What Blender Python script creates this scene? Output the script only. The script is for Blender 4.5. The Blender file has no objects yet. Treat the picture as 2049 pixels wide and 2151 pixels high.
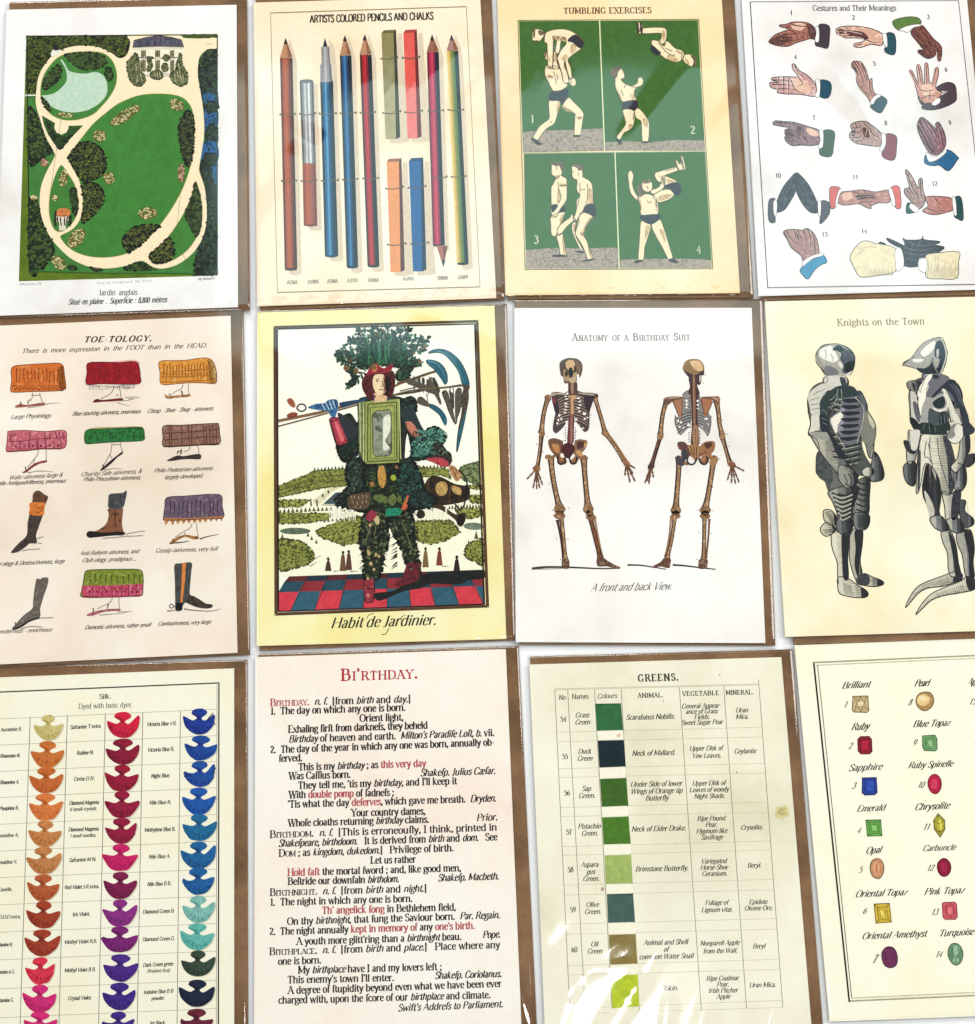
import bpy, math, random
from mathutils import Vector, Matrix
random.seed(7)
C = bpy.context.scene.collection
SC = bpy.context.scene

# ------------------------------------------------------------------ camera
FPX, PITCH, YAW, DIST = 2350.0, -0.175125, 0.006737, 0.57743
IW, IH = 2049.0, 2151.0
_R = Matrix.Rotation(PITCH, 3, 'X') @ Matrix.Rotation(YAW, 3, 'Y')     # world -> camera
_RT = _R.transposed()
CAM = _RT @ Vector((0, 0, DIST))
cd = bpy.data.cameras.new("camera"); co = bpy.data.objects.new("camera", cd); C.objects.link(co)
cd.sensor_fit = 'HORIZONTAL'; cd.sensor_width = 36; cd.lens = FPX / IW * 36
cd.clip_start = 0.01; cd.clip_end = 20
co.matrix_world = Matrix.Translation(CAM) @ _RT.to_4x4()
SC.camera = co

# ------------------------------------------------------------------ room light, lamps, exposure
SC.cycles.use_adaptive_sampling = False
SC.cycles.max_bounces = 6; SC.cycles.transparent_max_bounces = 12
SC.view_settings.view_transform = 'Standard'; SC.view_settings.look = 'None'
SC.view_settings.exposure = 0.34; SC.view_settings.gamma = 1.0
w = bpy.data.worlds.new("World"); SC.world = w; w.use_nodes = True
wb = w.node_tree.nodes['Background']; wb.inputs[0].default_value = (1.0, 0.97, 0.93, 1); wb.inputs[1].default_value = 0.13

def lamp(name, loc, target, sx, sy, power, col):
    l = bpy.data.lights.new(name, 'AREA'); l.shape = 'RECTANGLE'; l.size = sx; l.size_y = sy
    l.energy = power; l.color = col
    o = bpy.data.objects.new(name, l); C.objects.link(o); o.location = loc
    d = Vector(target) - Vector(loc)
    o.rotation_euler = d.to_track_quat('-Z', 'Y').to_euler()
    return o
lamp("key_lamp_back", (-0.5, 3.0, 1.95), (0, 0.0, 0), 2.2, 1.5, 104, (1, 0.965, 0.92))  # soft key lamp added, set clear of the film's reflections
lamp("fill_lamp_right", (2.5, 0.7, 1.8), (0, 0.0, 0), 1.5, 1.9, 76, (1, 0.97, 0.93))  # added fill lamp, evens the light from outside the film's reflections
lamp("fill_lamp_left", (-2.5, 0.5, 1.7), (0, 0.0, 0), 1.3, 1.7, 18, (1, 0.96, 0.91))  # weaker fill lamp added on the other side for evenness
lamp("ceiling_light_panel", (0.25, 1.2, 2.2), (0.25, 1.2, 0), 1.9, 0.8, 8.5, (0.58, 0.95, 1.0))
lamp("small_spot_lamp", (0.30, -0.78, 1.9), (0.06, -0.2, 0), 0.2, 0.2, 5.0, (1, 0.98, 0.95))

def plane_pt(u, v, z=0.0):
    """photo pixel -> point on the horizontal plane at height z"""
    d = _RT @ Vector(((u - IW / 2) / FPX, -(v - IH / 2) / FPX, -1.0))
    t = (z - CAM.z) / d.z
    return CAM + d * t

# ------------------------------------------------------------------ materials
def lin(h, k=0.80):
    r = []
    for i in (0, 2, 4):
        c = int(h[i:i + 2], 16) / 255
        c = c / 12.92 if c <= 0.04045 else ((c + 0.055) / 1.055) ** 2.4
        r.append(c * k)
    return r + [1]
_M = {}
def mat(h, kind='ink', var=None, scale=None, k=0.80):
    """printed / plain surface; colour varied by procedural noise so no ink lies flat"""
    key = (h, kind, var, scale)
    if key in _M: return _M[key]
    m = bpy.data.materials.new(kind + '_' + h.split(',')[0]); m.use_nodes = True
    nt = m.node_tree; N = nt.nodes; L = nt.links; b = N['Principled BSDF']
    b.inputs['Roughness'].default_value = 0.55
    b.inputs['Specular IOR Level'].default_value = 0.08
    tc = N.new('ShaderNodeTexCoord'); no = N.new('ShaderNodeTexNoise')
    no.inputs['Scale'].default_value = scale or 420; no.inputs['Detail'].default_value = 4
    no.inputs['Roughness'].default_value = 0.65
    L.new(tc.outputs['Object'], no.inputs['Vector'])
    cr = N.new('ShaderNodeValToRGB'); L.new(no.outputs['Fac'], cr.inputs['Fac'])
    cols = h.split(',')
    if len(cols) > 1:                       # mottled ink: several colours over the noise
        e = cr.color_ramp.elements
        pos = [0.41 + 0.18 * i / (len(cols) - 1) for i in range(len(cols))]
        e[0].position = pos[0]; e[0].color = lin(cols[0], k)
        e[1].position = pos[-1]; e[1].color = lin(cols[-1], k)
        for p, c in list(zip(pos, cols))[1:-1]:
            q = e.new(p); q.color = lin(c, k)
    else:
        v = 0.13 if var is None else var
        c = lin(h, k)
        e = cr.color_ramp.elements
        e[0].position = 0.38; e[0].color = [x * (1 - v) for x in c[:3]] + [1]
        e[1].position = 0.62; e[1].color = [min(1, x * (1 + v * 0.8) + 0.01 * v) for x in c[:3]] + [1]
    L.new(cr.outputs['Color'], b.inputs['Base Color'])
    _M[key] = m
    return m

# ------------------------------------------------------------------ cards: context + drawing helpers
class K: pass
K.z = 0.0; K.o = (0, 0); K.s = 1.0; K.root = None; K.lay = 0
LS = 0.00002                                 # thickness of one printed layer

def tag(o, label=None, cat=None, group=None, kind=None):
    if label: o['label'] = label
    if cat: o['category'] = cat
    if group: o['group'] = group
    if kind: o['kind'] = kind
def obj(name, verts, faces, material, parent=None, smooth=False):
    me = bpy.data.meshes.new(name)
    base = K.root.location if K.root else Vector((0, 0, 0))
    if parent is None: parent = K.root
    me.from_pydata([tuple(Vector(v) - (base if parent else Vector((0, 0, 0)))) for v in verts], [], faces)
    me.materials.append(material)
    if smooth: me.polygons.foreach_set('use_smooth', [True] * len(faces))
    o = bpy.data.objects.new(name, me); C.objects.link(o)
    if parent: o.parent = parent
    return o
def P(x, y, lay=0.0):
    z = K.z + lay * LS
    return plane_pt(K.o[0] + x / K.s, K.o[1] + y / K.s, z)
def pts(s):
    if isinstance(s, str):
        a = [float(t) for t in s.replace(',', ' ').split()]
        return [(a[i], a[i + 1]) for i in range(0, len(a), 2)]
    return list(s)
def catmull(p, closed, n=4):
    out = []; N = len(p)
    if N < 3: return p
    rng = range(N) if closed else range(N - 1)
    for i in rng:
        p1, p2 = p[i], p[(i + 1) % N]
        p0 = p[i - 1] if (closed or i > 0) else p1
        p3 = p[(i + 2) % N] if (closed or i + 2 < N) else p2
        for j in range(n):
            t = j / n
            out.append(tuple(0.5 * (2 * p1[k] + (p2[k] - p0[k]) * t + (2 * p0[k] - 5 * p1[k] + 4 * p2[k] - p3[k]) * t * t
                             + (3 * p1[k] - p0[k] - 3 * p2[k] + p3[k]) * t ** 3) for k in (0, 1)))
    if not closed: out.append(p[-1])
    return out
def split(s):
    return [q for q in (t.strip() for t in s.split('|')) if q] if isinstance(s, str) else s
def shape(name, s, col, lay=1, sm=1, parent=None, **kw):
    """filled printed shape(s); polygons separated by |"""
    V = []; F = []
    for i, q in enumerate(split(s)):
        p = pts(q)
        if sm: p = catmull(p, True, 4)
        b = len(V); V += [P(x, y, lay + i * 0.04) for x, y in p]; F.append(list(range(b, b + len(p))))
    return obj(name, V, F, col if not isinstance(col, str) else mat(col, **kw), parent)
def ribbon(V, F, p, w, lay, w2=None):
    """stroke along a polyline in photo units, width w (tapering to w2)"""
    n = len(p); b = len(V)
    for i in range(n):
        a = p[max(0, i - 1)]; c = p[min(n - 1, i + 1)]
        dx, dy = c[0] - a[0], c[1] - a[1]; l = math.hypot(dx, dy) or 1
        ww = w if w2 is None else w + (w2 - w) * i / max(1, n - 1)
        nx, ny = -dy / l * ww / 2, dx / l * ww / 2
        V += [P(p[i][0] + nx, p[i][1] + ny, lay), P(p[i][0] - nx, p[i][1] - ny, lay)]
        if i: F.append([b + 2 * i - 2, b + 2 * i - 1, b + 2 * i + 1, b + 2 * i])
def foliage(name, outline, cols, lay=2, blob=9, n_edge=60, n_in=50, sm=1, parent=None, dark=None, lite=None):
    """printed leafage: mottled fill with a ragged rim and loose light and dark leaf marks"""
    o = shape(name, outline, ','.join(cols), lay, sm, parent, scale=520)
    E1 = []; E2 = []; E3 = []
    for q in split(outline):
        p = catmull(pts(q), True, 4) if sm else pts(q)
        xs = [a[0] for a in p]; ys = [a[1] for a in p]
        for _ in range(n_edge):
            i = random.randrange(len(p)); a = p[i]; b = p[(i + 1) % len(p)]; t = random.random()
            E1.append((a[0] + (b[0] - a[0]) * t, a[1] + (b[1] - a[1]) * t, blob * random.uniform(.5, 1.1), blob * random.uniform(.4, .9)))
        k = 0
        while k < n_in:
            x, y = random.uniform(min(xs), max(xs)), random.uniform(min(ys), max(ys)); c = False; j = len(p) - 1
            for i in range(len(p)):
                if (p[i][1] > y) != (p[j][1] > y) and x < (p[j][0] - p[i][0]) * (y - p[i][1]) / (p[j][1] - p[i][1]) + p[i][0]: c = not c
                j = i
            if c: (E2 if k % 2 else E3).append((x, y, blob * random.uniform(.4, .9), blob * random.uniform(.3, .7)))
            k += 1
    dots('leaf_marks', E1, dark or min(cols, key=lambda c: int(c[2:4], 16)), lay + .3, o, .3, 7)['kind'] = 'stuff'
    if E2: dots('leaf_marks', E2, lite or max(cols, key=lambda c: int(c[2:4], 16)), lay + 1, o, .3, 6)['kind'] = 'stuff'
    if E3: dots('leaf_marks', E3, dark or min(cols, key=lambda c: int(c[2:4], 16)), lay + 1.1, o, .3, 6)['kind'] = 'stuff'
    return o
_lc = [0]
def line(name, s, w, col, lay=2, sm=1, w2=None, parent=None, **kw):
    V = []; F = []
    for q in split(s):
        p = pts(q); _lc[0] = (_lc[0] + 1) % 9
        if sm and len(p) > 2: p = catmull(p, False, 4)
        ribbon(V, F, p, w, lay + _lc[0] * 0.05, w2)
    return obj(name, V, F, col if not isinstance(col, str) else mat(col, **kw), parent)
def ell(cx, cy, rx, ry, rot=0, n=14, jit=0.0):
    r = math.radians(rot); out = []
    for i in range(n):
        a = 2 * math.pi * i / n; j = 1 + random.uniform(-jit, jit)
        x, y = rx * math.cos(a) * j, ry * math.sin(a) * j
        out.append((cx + x * math.cos(r) - y * math.sin(r), cy + x * math.sin(r) + y * math.cos(r)))
    return out
def dots(name, L, col, lay=3, parent=None, jit=0.15, n=9, **kw):
    V = []; F = []
    for i, (cx, cy, rx, ry) in enumerate(L):
        b = len(V); e = ell(cx, cy, rx, ry, random.uniform(-20, 20), n, jit)
        V += [P(x, y, lay + (i % 11) * 0.05) for x, y in e]; F.append(list(range(b, b + n)))
    return obj(name, V, F, mat(col, **kw), parent)
def frame(name, q, w, col, lay=1, parent=None, **kw):
    """printed rule frame: q = 4 corners, w = line width (one or four)"""
    q = pts(q); ws = w if isinstance(w, (list, tuple)) else [w] * 4
    V = []; F = []
    for i in range(4):
        ribbon(V, F, [q[i], q[(i + 1) % 4]], ws[i], lay + i * 0.1)
    return obj(name, V, F, mat(col, **kw), parent)

def fine(o, s_, parent, items):
    """details traced at a larger scale: (name, points, colour or (colour, width, end width), layer)"""
    K.o, K.s = o, s_
    for nm, q, c, l in items:
        if isinstance(c, tuple): line(nm, q, c[1], c[0], l, 1, w2=c[2], parent=parent)
        else: shape(nm, q, c, l, 1, parent=parent, var=.12, scale=900)

# ------------------------------------------------------------------ lettering: pen skeletons inked with a thick-and-thin nib
G = {}
def g(ch, w, *st): G[ch] = (w, st)
g('a',46,'C9 41 16 50 27 49 33 41 33 30','S33 34 33 8 36 1 44 3','C33 29 18 27 8 14 14 1 24 1 33 11')
g('b',52,'S10 72 10 0','C10 38 20 49 36 47 43 26 36 3 22 -1 10 9')
g('c',44,'C39 40 30 50 20 49 8 36 8 14 18 0 30 0 40 10')
g('d',54,'S42 72 42 0','C42 38 32 49 16 47 8 26 15 3 28 -1 42 11')
g('e',44,'S9 28 38 28','C38 28 36 43 25 50 13 46 8 26 12 6 24 -1 40 10')
g('f',30,'C14 0 14 50 17 67 25 73 34 67','S4 48 28 48')
g('g',46,'C22 50 10 46 8 34 14 22 24 20 36 26 37 40 28 50 21 50','C14 22 8 12 20 6 34 4 42 -6 34 -18 18 -20 6 -14 8 -4 18 5','S36 47 45 50')
g('h',54,'S10 72 10 0','C10 36 22 49 34 50 42 41 42 30 42 0')
g('i',24,'S12 50 12 0','D12 65')
g('j',22,'C13 50 13 -6 8 -20 -3 -18','D13 65')
g('k',50,'S10 72 10 0','S10 20 38 50','S18 27 42 0')
g('l',24,'S12 72 12 0')
g('m',80,'S10 50 10 0','C10 36 20 49 31 50 38 41 38 0','C38 36 49 49 60 50 68 41 68 0')
g('n',54,'S10 50 10 0','C10 36 22 49 34 50 42 41 42 30 42 0')
g('o',48,'C24 50 11 43 7 25 11 6 24 -1 37 6 41 25 37 43 24 50')
g('p',52,'S10 50 10 -22','C10 38 20 49 36 47 43 26 36 3 22 -1 10 9')
g('q',54,'S42 50 42 -22','C42 38 32 49 16 47 8 26 15 3 28 -1 42 11')
g('r',37,'S10 50 10 0','C10 33 18 47 27 50 34 44')
g('s',38,'C33 39 25 50 14 49 8 40 14 29 26 23 32 12 26 1 14 -1 6 11')
g('t',32,'C14 64 14 12 20 0 31 7','S4 48 28 48')
g('u',55,'C10 50 10 12 17 0 28 0 41 13','S41 50 41 0')
g('v',46,'S5 50 23 0','S23 0 41 50')
g('w',68,'S5 50 20 0','S20 0 34 46','S34 50 49 0','S49 0 64 50')
g('x',48,'S6 50 40 0','S6 0 40 50')
g('y',47,'S5 50 25 2','C42 50 24 2 17 -18 8 -21 3 -16')
g('z',42,'S8 49 35 49 8 1 36 1')
g('ſ',28,'C14 0 14 54 18 68 27 73 34 66','S6 46 14 46')
g('æ',68,'C9 41 16 50 27 49 33 36 33 10','C33 29 18 27 8 14 14 1 24 1 33 11','S33 28 62 28','C62 28 59 45 48 50 36 40 33 22 38 5 50 -1 63 10')
g('è',44,'S9 28 38 28','C38 28 36 43 25 50 13 46 8 26 12 6 24 -1 40 10','S15 70 25 58')
g('é',44,'S9 28 38 28','C38 28 36 43 25 50 13 46 8 26 12 6 24 -1 40 10','S24 58 33 70')
g('A',66,'S4 0 31 72','S31 72 60 0','S14 26 50 26')
g('B',62,'S12 72 12 0','C12 71 36 72 46 62 44 44 30 39 12 38','C30 39 48 36 54 20 46 3 30 0 12 1')
g('C',62,'C56 54 46 70 32 73 12 60 7 36 12 10 32 -1 48 3 57 18')
g('D',70,'S12 72 12 0','C12 71 36 72 56 62 63 36 56 10 36 0 12 1')
g('E',58,'S12 72 12 0','S12 71 50 71 50 60','S12 37 40 37','S12 1 52 1 52 14')
g('F',54,'S12 72 12 0','S12 71 50 71 50 60','S12 37 40 37')
g('G',68,'C56 55 46 70 32 73 12 60 7 36 12 10 32 -1 48 3 56 10','S56 30 56 6')
g('H',72,'S12 72 12 0','S60 72 60 0','S12 37 60 37')
g('I',28,'S14 72 14 0')
g('J',38,'C24 72 24 14 18 -2 6 0')
g('K',66,'S12 72 12 0','S12 30 52 72','S24 42 58 0')
g('L',56,'S12 72 12 0','S12 1 50 1 50 15')
g('M',84,'S12 0 12 72','S12 72 42 8','S42 8 72 72','S72 72 72 0')
g('N',72,'S12 0 12 72','S12 72 60 0','S60 0 60 72')
g('O',70,'C35 73 14 63 7 36 14 9 35 -1 56 9 63 36 56 63 35 73')
g('P',58,'S12 72 12 0','C12 71 38 72 50 62 50 44 36 35 12 35')
g('Q',70,'C35 73 14 63 7 36 14 9 35 -1 56 9 63 36 56 63 35 73','S36 12 62 -12')
g('R',64,'S12 72 12 0','C12 71 38 72 48 62 47 46 34 37 12 37','S34 37 60 0')
g('S',50,'C43 56 34 72 20 72 9 62 12 46 28 38 42 28 44 12 32 0 16 0 6 16')
g('T',60,'S30 72 30 0','S6 58 6 71 54 71 54 58')
g('U',70,'C12 72 12 18 22 1 38 -1 54 6 60 20 60 72')
g('V',62,'S4 72 31 0','S31 0 58 72')
g('W',88,'S4 72 24 0','S24 0 43 68','S43 72 63 0','S63 0 84 72')
g('X',64,'S6 72 56 0','S6 0 56 72')
g('Y',60,'S4 72 30 34','S56 72 30 34','S30 36 30 0')
g('Z',56,'S8 60 8 71 48 71 8 1 50 1 50 14')
g('0',48,'C24 70 11 60 8 35 11 9 24 -1 37 9 40 35 37 60 24 70')
g('1',34,'S18 70 18 0','S18 70 9 60')
g('2',46,'C9 56 14 69 26 70 37 60 35 44 20 22 8 2','S8 2 38 2 40 12')
g('3',44,'C9 60 18 70 32 66 34 50 20 39','C20 39 36 36 39 18 28 0 12 1 7 12')
g('4',48,'S32 0 32 70 6 20 44 20')
g('5',44,'S36 69 14 69 11 40','C11 40 28 46 38 34 37 12 24 -1 7 6')
g('6',46,'C37 64 24 62 11 40 9 18 18 0 32 2 39 18 34 36 20 40 10 28')
g('7',44,'S8 58 8 69 38 69','C38 69 24 40 19 0')
g('8',46,'C24 70 12 64 12 50 24 40 37 30 39 14 30 0 18 0 8 12 12 30 24 40 34 50 34 64 24 70')
g('9',46,'C38 30 26 26 12 34 9 52 18 68 30 70 38 54 38 30 28 8 12 2')
g('.',20,'D10 4'); g(',',20,'S12 6 7 -12','D11 5'); g(';',22,'S12 6 7 -12','D11 5','D11 42'); g(':',22,'D11 5','D11 42')
g("'",18,'S11 74 7 54'); g('-',32,'S5 25 27 25'); g('[',28,'S22 76 10 76 10 -14 22 -14'); g(']',28,'S6 76 18 76 18 -14 6 -14')
g('(',26,'C20 78 9 50 9 14 20 -14'); g(')',26,'C6 78 17 50 17 14 6 -14'); g('_',40,'S3 4 37 4')
g('&',62,'C54 34 40 2 22 -1 8 14 16 32 34 46 36 62 26 72 16 62 22 40 54 0'); g(' ',27)
_SERIF_Y = (0, 50, 72, -22)
def text(name, s, x0, y0, x1, y1, h, col, thick=10, thin=3.6, serif=9, shear=0.0, lay=3, caps=0, col2=None,
         font_w=1.0, space=1.0, parent=None, track=0.0, blur=0.0):
    """letters from (x0,y0) to (x1,y1) along the baseline; h = capital height in photo units.
    *..* italic, _.._ second colour, ^..^ small capitals"""
    a = P(x0, y0, lay); b = P(x1, y1, lay)
    ex = (b - a); W = ex.length; ex.normalize(); ey = Vector((-ex.y, ex.x, 0))
    m = P(x0, y0 - h, lay); H = abs((m - a).dot(ey)); sc = H / 72.0
    glyphs = []; x = 0.0; it = False; sm = False; c2 = False
    for ch in s:
        if ch == '*': it = not it; continue
        if ch == '_' and col2: c2 = not c2; continue
        if ch == '^': sm = not sm; continue
        sx = 1.0
        if sm: ch = ch.upper(); sx = 0.74
        if ch not in G: ch = ' '
        w_, st = G[ch]
        adv = (w_ + track) * sx * (space if ch == ' ' else 1) * (0.9 if it else 1)
        glyphs.append((ch, x, sx, it, c2, st)); x += adv
    fx = W / (x * sc) if x else 1
    V = [[], []]; F = [[], []]
    for gi, (ch, gx, sx, ital, cc, st) in enumerate(glyphs):
        VV, FF = V[1 if cc else 0], F[1 if cc else 0]
        sh = shear + (0.24 if ital else 0); nar = 0.9 if ital else 1
        def put(px, py, z):
            X = (gx + px * sx * nar) * fx + py * sx * sh; Y = py * sx
            return a + ex * (X * sc) + ey * (Y * sc) + Vector((0, 0, z))
        tk = thick
        for si, q in enumerate(st):
            z = ((gi * 3 + si) % 12) * 0.0000012
            k, p = q[0], pts(q[1:])
            if k == 'D':
                r = tk * 0.62; bb = len(VV)
                VV += [put(p[0][0] + r * math.cos(t) / fx, p[0][1] + r * math.sin(t), z) for t in (0, 1.05, 2.09, 3.14, 4.19, 5.24)]
                FF.append(list(range(bb, bb + 6))); continue
            if k == 'C': p = catmull(p, False, 3)
            n = len(p); bb = len(VV)
            for i in range(n):
                A = p[max(0, i - 1)]; B = p[min(n - 1, i + 1)]
                dx, dy = (B[0] - A[0]) * fx, B[1] - A[1]; l = math.hypot(dx, dy) or 1
                t = thin + (tk - thin) * abs(dy / l) ** 1.3
                if ch in 'AVWXYMNUvwxyKk' and dy * dx > 0 and k == 'S' and abs(dx / l) > 0.15: t = thin * 1.35
                nx, ny = -dy / l * t / 2 / fx, dx / l * t / 2
                VV.append(put(p[i][0] + nx, p[i][1] + ny, z)); VV.append(put(p[i][0] - nx, p[i][1] - ny, z))
                if i: FF.append([bb + 2 * i - 2, bb + 2 * i - 1, bb + 2 * i + 1, bb + 2 * i])
            if serif and not ital:
                for e, o_ in ((p[0], p[1]), (p[-1], p[-2])):
                    if e[1] in _SERIF_Y and abs(e[1] - o_[1]) > 6:
                        l_ = r_ = serif * (0.72 if ch.islower() else 1.25)
                        if e[1] in (50, 72) and ch.islower(): r_ = 2
                        bb = len(VV); t = thin * 0.8
                        VV += [put(e[0] - l_ / fx, e[1] - t, z + 6e-6), put(e[0] + r_ / fx, e[1] - t, z + 6e-6),
                               put(e[0] + r_ / fx, e[1] + t, z + 6e-6), put(e[0] - l_ / fx, e[1] + t, z + 6e-6)]
                        FF.append([bb, bb + 1, bb + 2, bb + 3])
    out = None
    for i in (0, 1):
        if F[i]:
            o = obj(name, V[i], F[i], mat(col if i == 0 else col2, var=0.2, scale=900), parent)
            out = out or o
    return out
# ------------------------------------------------------------------ table the cards lie on
def quadmesh(name, q, z0, z1, material, parent=None, root=True, bev=0.0):
    """thin slab (sheet of paper, envelope) between heights z0 and z1 with its outline in photo pixels"""
    top = [plane_pt(u, v, z1) for u, v in q]
    bot = [Vector((p.x, p.y, z0)) for p in top]
    V = top + bot
    F = [[3, 2, 1, 0], [4, 5, 6, 7]] + [[i, (i + 1) % 4, 4 + (i + 1) % 4, 4 + i] for i in range(4)]
    return obj(name, V, F, material, parent)
def paper_mat(name, cols, scale=9, fine=0.03, tone_cloud=None, rough=0.5):
    """uncoated paper: soft cloudy mottling between the given colours and a fine fibre grain"""
    m = bpy.data.materials.new(name); m.use_nodes = True
    nt = m.node_tree; N = nt.nodes; L = nt.links; b = N['Principled BSDF']
    b.inputs['Roughness'].default_value = rough; b.inputs['Specular IOR Level'].default_value = 0.08
    tc = N.new('ShaderNodeTexCoord')
    n1 = N.new('ShaderNodeTexNoise'); n1.inputs['Scale'].default_value = scale; n1.inputs['Detail'].default_value = 6
    n1.inputs['Roughness'].default_value = 0.62
    L.new(tc.outputs['Object'], n1.inputs['Vector'])
    cr = N.new('ShaderNodeValToRGB'); e = cr.color_ramp.elements
    e[0].position = 0.33; e[0].color = lin(cols[0]); e[1].position = 0.62; e[1].color = lin(cols[-1])
    if len(cols) > 2:
        q = e.new(0.47); q.color = lin(cols[1])
    L.new(n1.outputs['Fac'], cr.inputs['Fac'])
    n2 = N.new('ShaderNodeTexNoise'); n2.inputs['Scale'].default_value = 1300; n2.inputs['Detail'].default_value = 2
    L.new(tc.outputs['Object'], n2.inputs['Vector'])
    mr = N.new('ShaderNodeMapRange'); mr.inputs['From Min'].default_value = 0.25; mr.inputs['From Max'].default_value = 0.75
    mr.inputs['To Min'].default_value = 1 - fine * 2; mr.inputs['To Max'].default_value = 1 + fine
    L.new(n2.outputs['Fac'], mr.inputs['Value'])
    mx = N.new('ShaderNodeMix'); mx.data_type = 'RGBA'; mx.blend_type = 'MULTIPLY'; mx.inputs[0].default_value = 1
    L.new(cr.outputs['Color'], mx.inputs[6]); L.new(mr.outputs['Result'], mx.inputs[7])
    out = mx.outputs[2]
    if tone_cloud:                                  # second, larger cloud of another colour; printed stains on the greens card
        col, sc2, lo, hi, amt = tone_cloud
        n3 = N.new('ShaderNodeTexNoise'); n3.inputs['Scale'].default_value = sc2; n3.inputs['Detail'].default_value = 5
        mp = N.new('ShaderNodeMapping'); mp.inputs['Location'].default_value = (3.3, 1.7, 0.4)
        L.new(tc.outputs['Object'], mp.inputs['Vector']); L.new(mp.outputs['Vector'], n3.inputs['Vector'])
        m3 = N.new('ShaderNodeMapRange'); m3.inputs['From Min'].default_value = lo; m3.inputs['From Max'].default_value = hi
        m3.inputs['To Max'].default_value = amt
        L.new(n3.outputs['Fac'], m3.inputs['Value'])
        m4 = N.new('ShaderNodeMix'); m4.data_type = 'RGBA'
        L.new(m3.outputs['Result'], m4.inputs[0]); L.new(out, m4.inputs[6]); m4.inputs[7].default_value = lin(col)
        out = m4.outputs[2]
    L.new(out, b.inputs['Base Color'])
    bp = N.new('ShaderNodeBump'); bp.inputs['Strength'].default_value = 0.12; bp.inputs['Distance'].default_value = 0.00004
    L.new(n2.outputs['Fac'], bp.inputs['Height']); L.new(bp.outputs['Normal'], b.inputs['Normal'])
    return m
K.root = None
tm = paper_mat('white_laminate', ['eceff2', 'f6f8fa'], 5, 0.01, rough=0.35)
tv = [Vector(v) for v in ((-1.2, -1.1, 0), (1.2, -1.1, 0), (1.2, 1.1, 0), (-1.2, 1.1, 0))]
tb = [Vector((v.x, v.y, -0.018)) for v in tv]
tt = obj('table_top', tv + tb, [[0, 1, 2, 3], [7, 6, 5, 4]] + [[i, 4 + i, 4 + (i + 1) % 4, (i + 1) % 4] for i in range(4)], tm)
tag(tt, kind='structure')

KRAFT = paper_mat('kraft_paper', ['6e5238', '836346', '906f50'], 38, 0.11, ('5e452c', 22, 0.5, 0.66, 0.7), 0.6)
# ------------------------------------------------------------------ clear sleeve
def sleeve_mat(rough=0.07, bump=0.025, gain=1.0):
    m = bpy.data.materials.new('clear_film'); m.use_nodes = True
    nt = m.node_tree; N = nt.nodes; L = nt.links; N.remove(N['Principled BSDF'])
    tr = N.new('ShaderNodeBsdfTransparent'); tr.inputs[0].default_value = (0.985, 0.985, 0.985, 1)
    gl = N.new('ShaderNodeBsdfGlossy'); gl.inputs['Roughness'].default_value = rough
    fr = N.new('ShaderNodeLayerWeight'); fr.inputs['Blend'].default_value = 0.5
    pw = N.new('ShaderNodeMath'); pw.operation = 'POWER'; pw.inputs[1].default_value = 5
    mu = N.new('ShaderNodeMath'); mu.operation = 'MULTIPLY_ADD'; mu.inputs[1].default_value = 0.9; mu.inputs[2].default_value = 0.07 * gain; mu.use_clamp = True
    L.new(fr.outputs['Facing'], pw.inputs[0])
    mix = N.new('ShaderNodeMixShader'); L.new(pw.outputs[0], mu.inputs[0]); L.new(mu.outputs[0], mix.inputs[0])
    L.new(tr.outputs[0], mix.inputs[1]); L.new(gl.outputs[0], mix.inputs[2])
    tc = N.new('ShaderNodeTexCoord'); no = N.new('ShaderNodeTexNoise'); no.inputs['Scale'].default_value = 60
    no.inputs['Detail'].default_value = 3
    mp = N.new('ShaderNodeMapping'); mp.inputs['Scale'].default_value = (1, 0.35, 1); mp.inputs['Rotation'].default_value = (0, 0, 0.6)
    L.new(tc.outputs['Object'], mp.inputs['Vector']); L.new(mp.outputs['Vector'], no.inputs['Vector'])
    bp = N.new('ShaderNodeBump'); bp.inputs['Strength'].default_value = bump; bp.inputs['Distance'].default_value = 0.0004
    L.new(no.outputs['Fac'], bp.inputs['Height'])
    L.new(bp.outputs['Normal'], gl.inputs['Normal']); L.new(bp.outputs['Normal'], fr.inputs['Normal'])
    L.new(mix.outputs[0], N['Material Output'].inputs['Surface'])
    return m
FILM = sleeve_mat()
SEAM = None
def lerp(a, b, t): return (a[0] + (b[0] - a[0]) * t, a[1] + (b[1] - a[1]) * t)
def noise1(seed):
    r = random.Random(seed); a = [(r.uniform(0.6, 6), r.uniform(0.6, 6), r.uniform(0, 6.3), r.uniform(0.3, 1)) for _ in range(6)]
    return lambda u, v: sum(q[3] * math.sin(q[0] * u * 3.1 + q[1] * v * 3.1 + q[2]) for q in a) / 3
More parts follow.
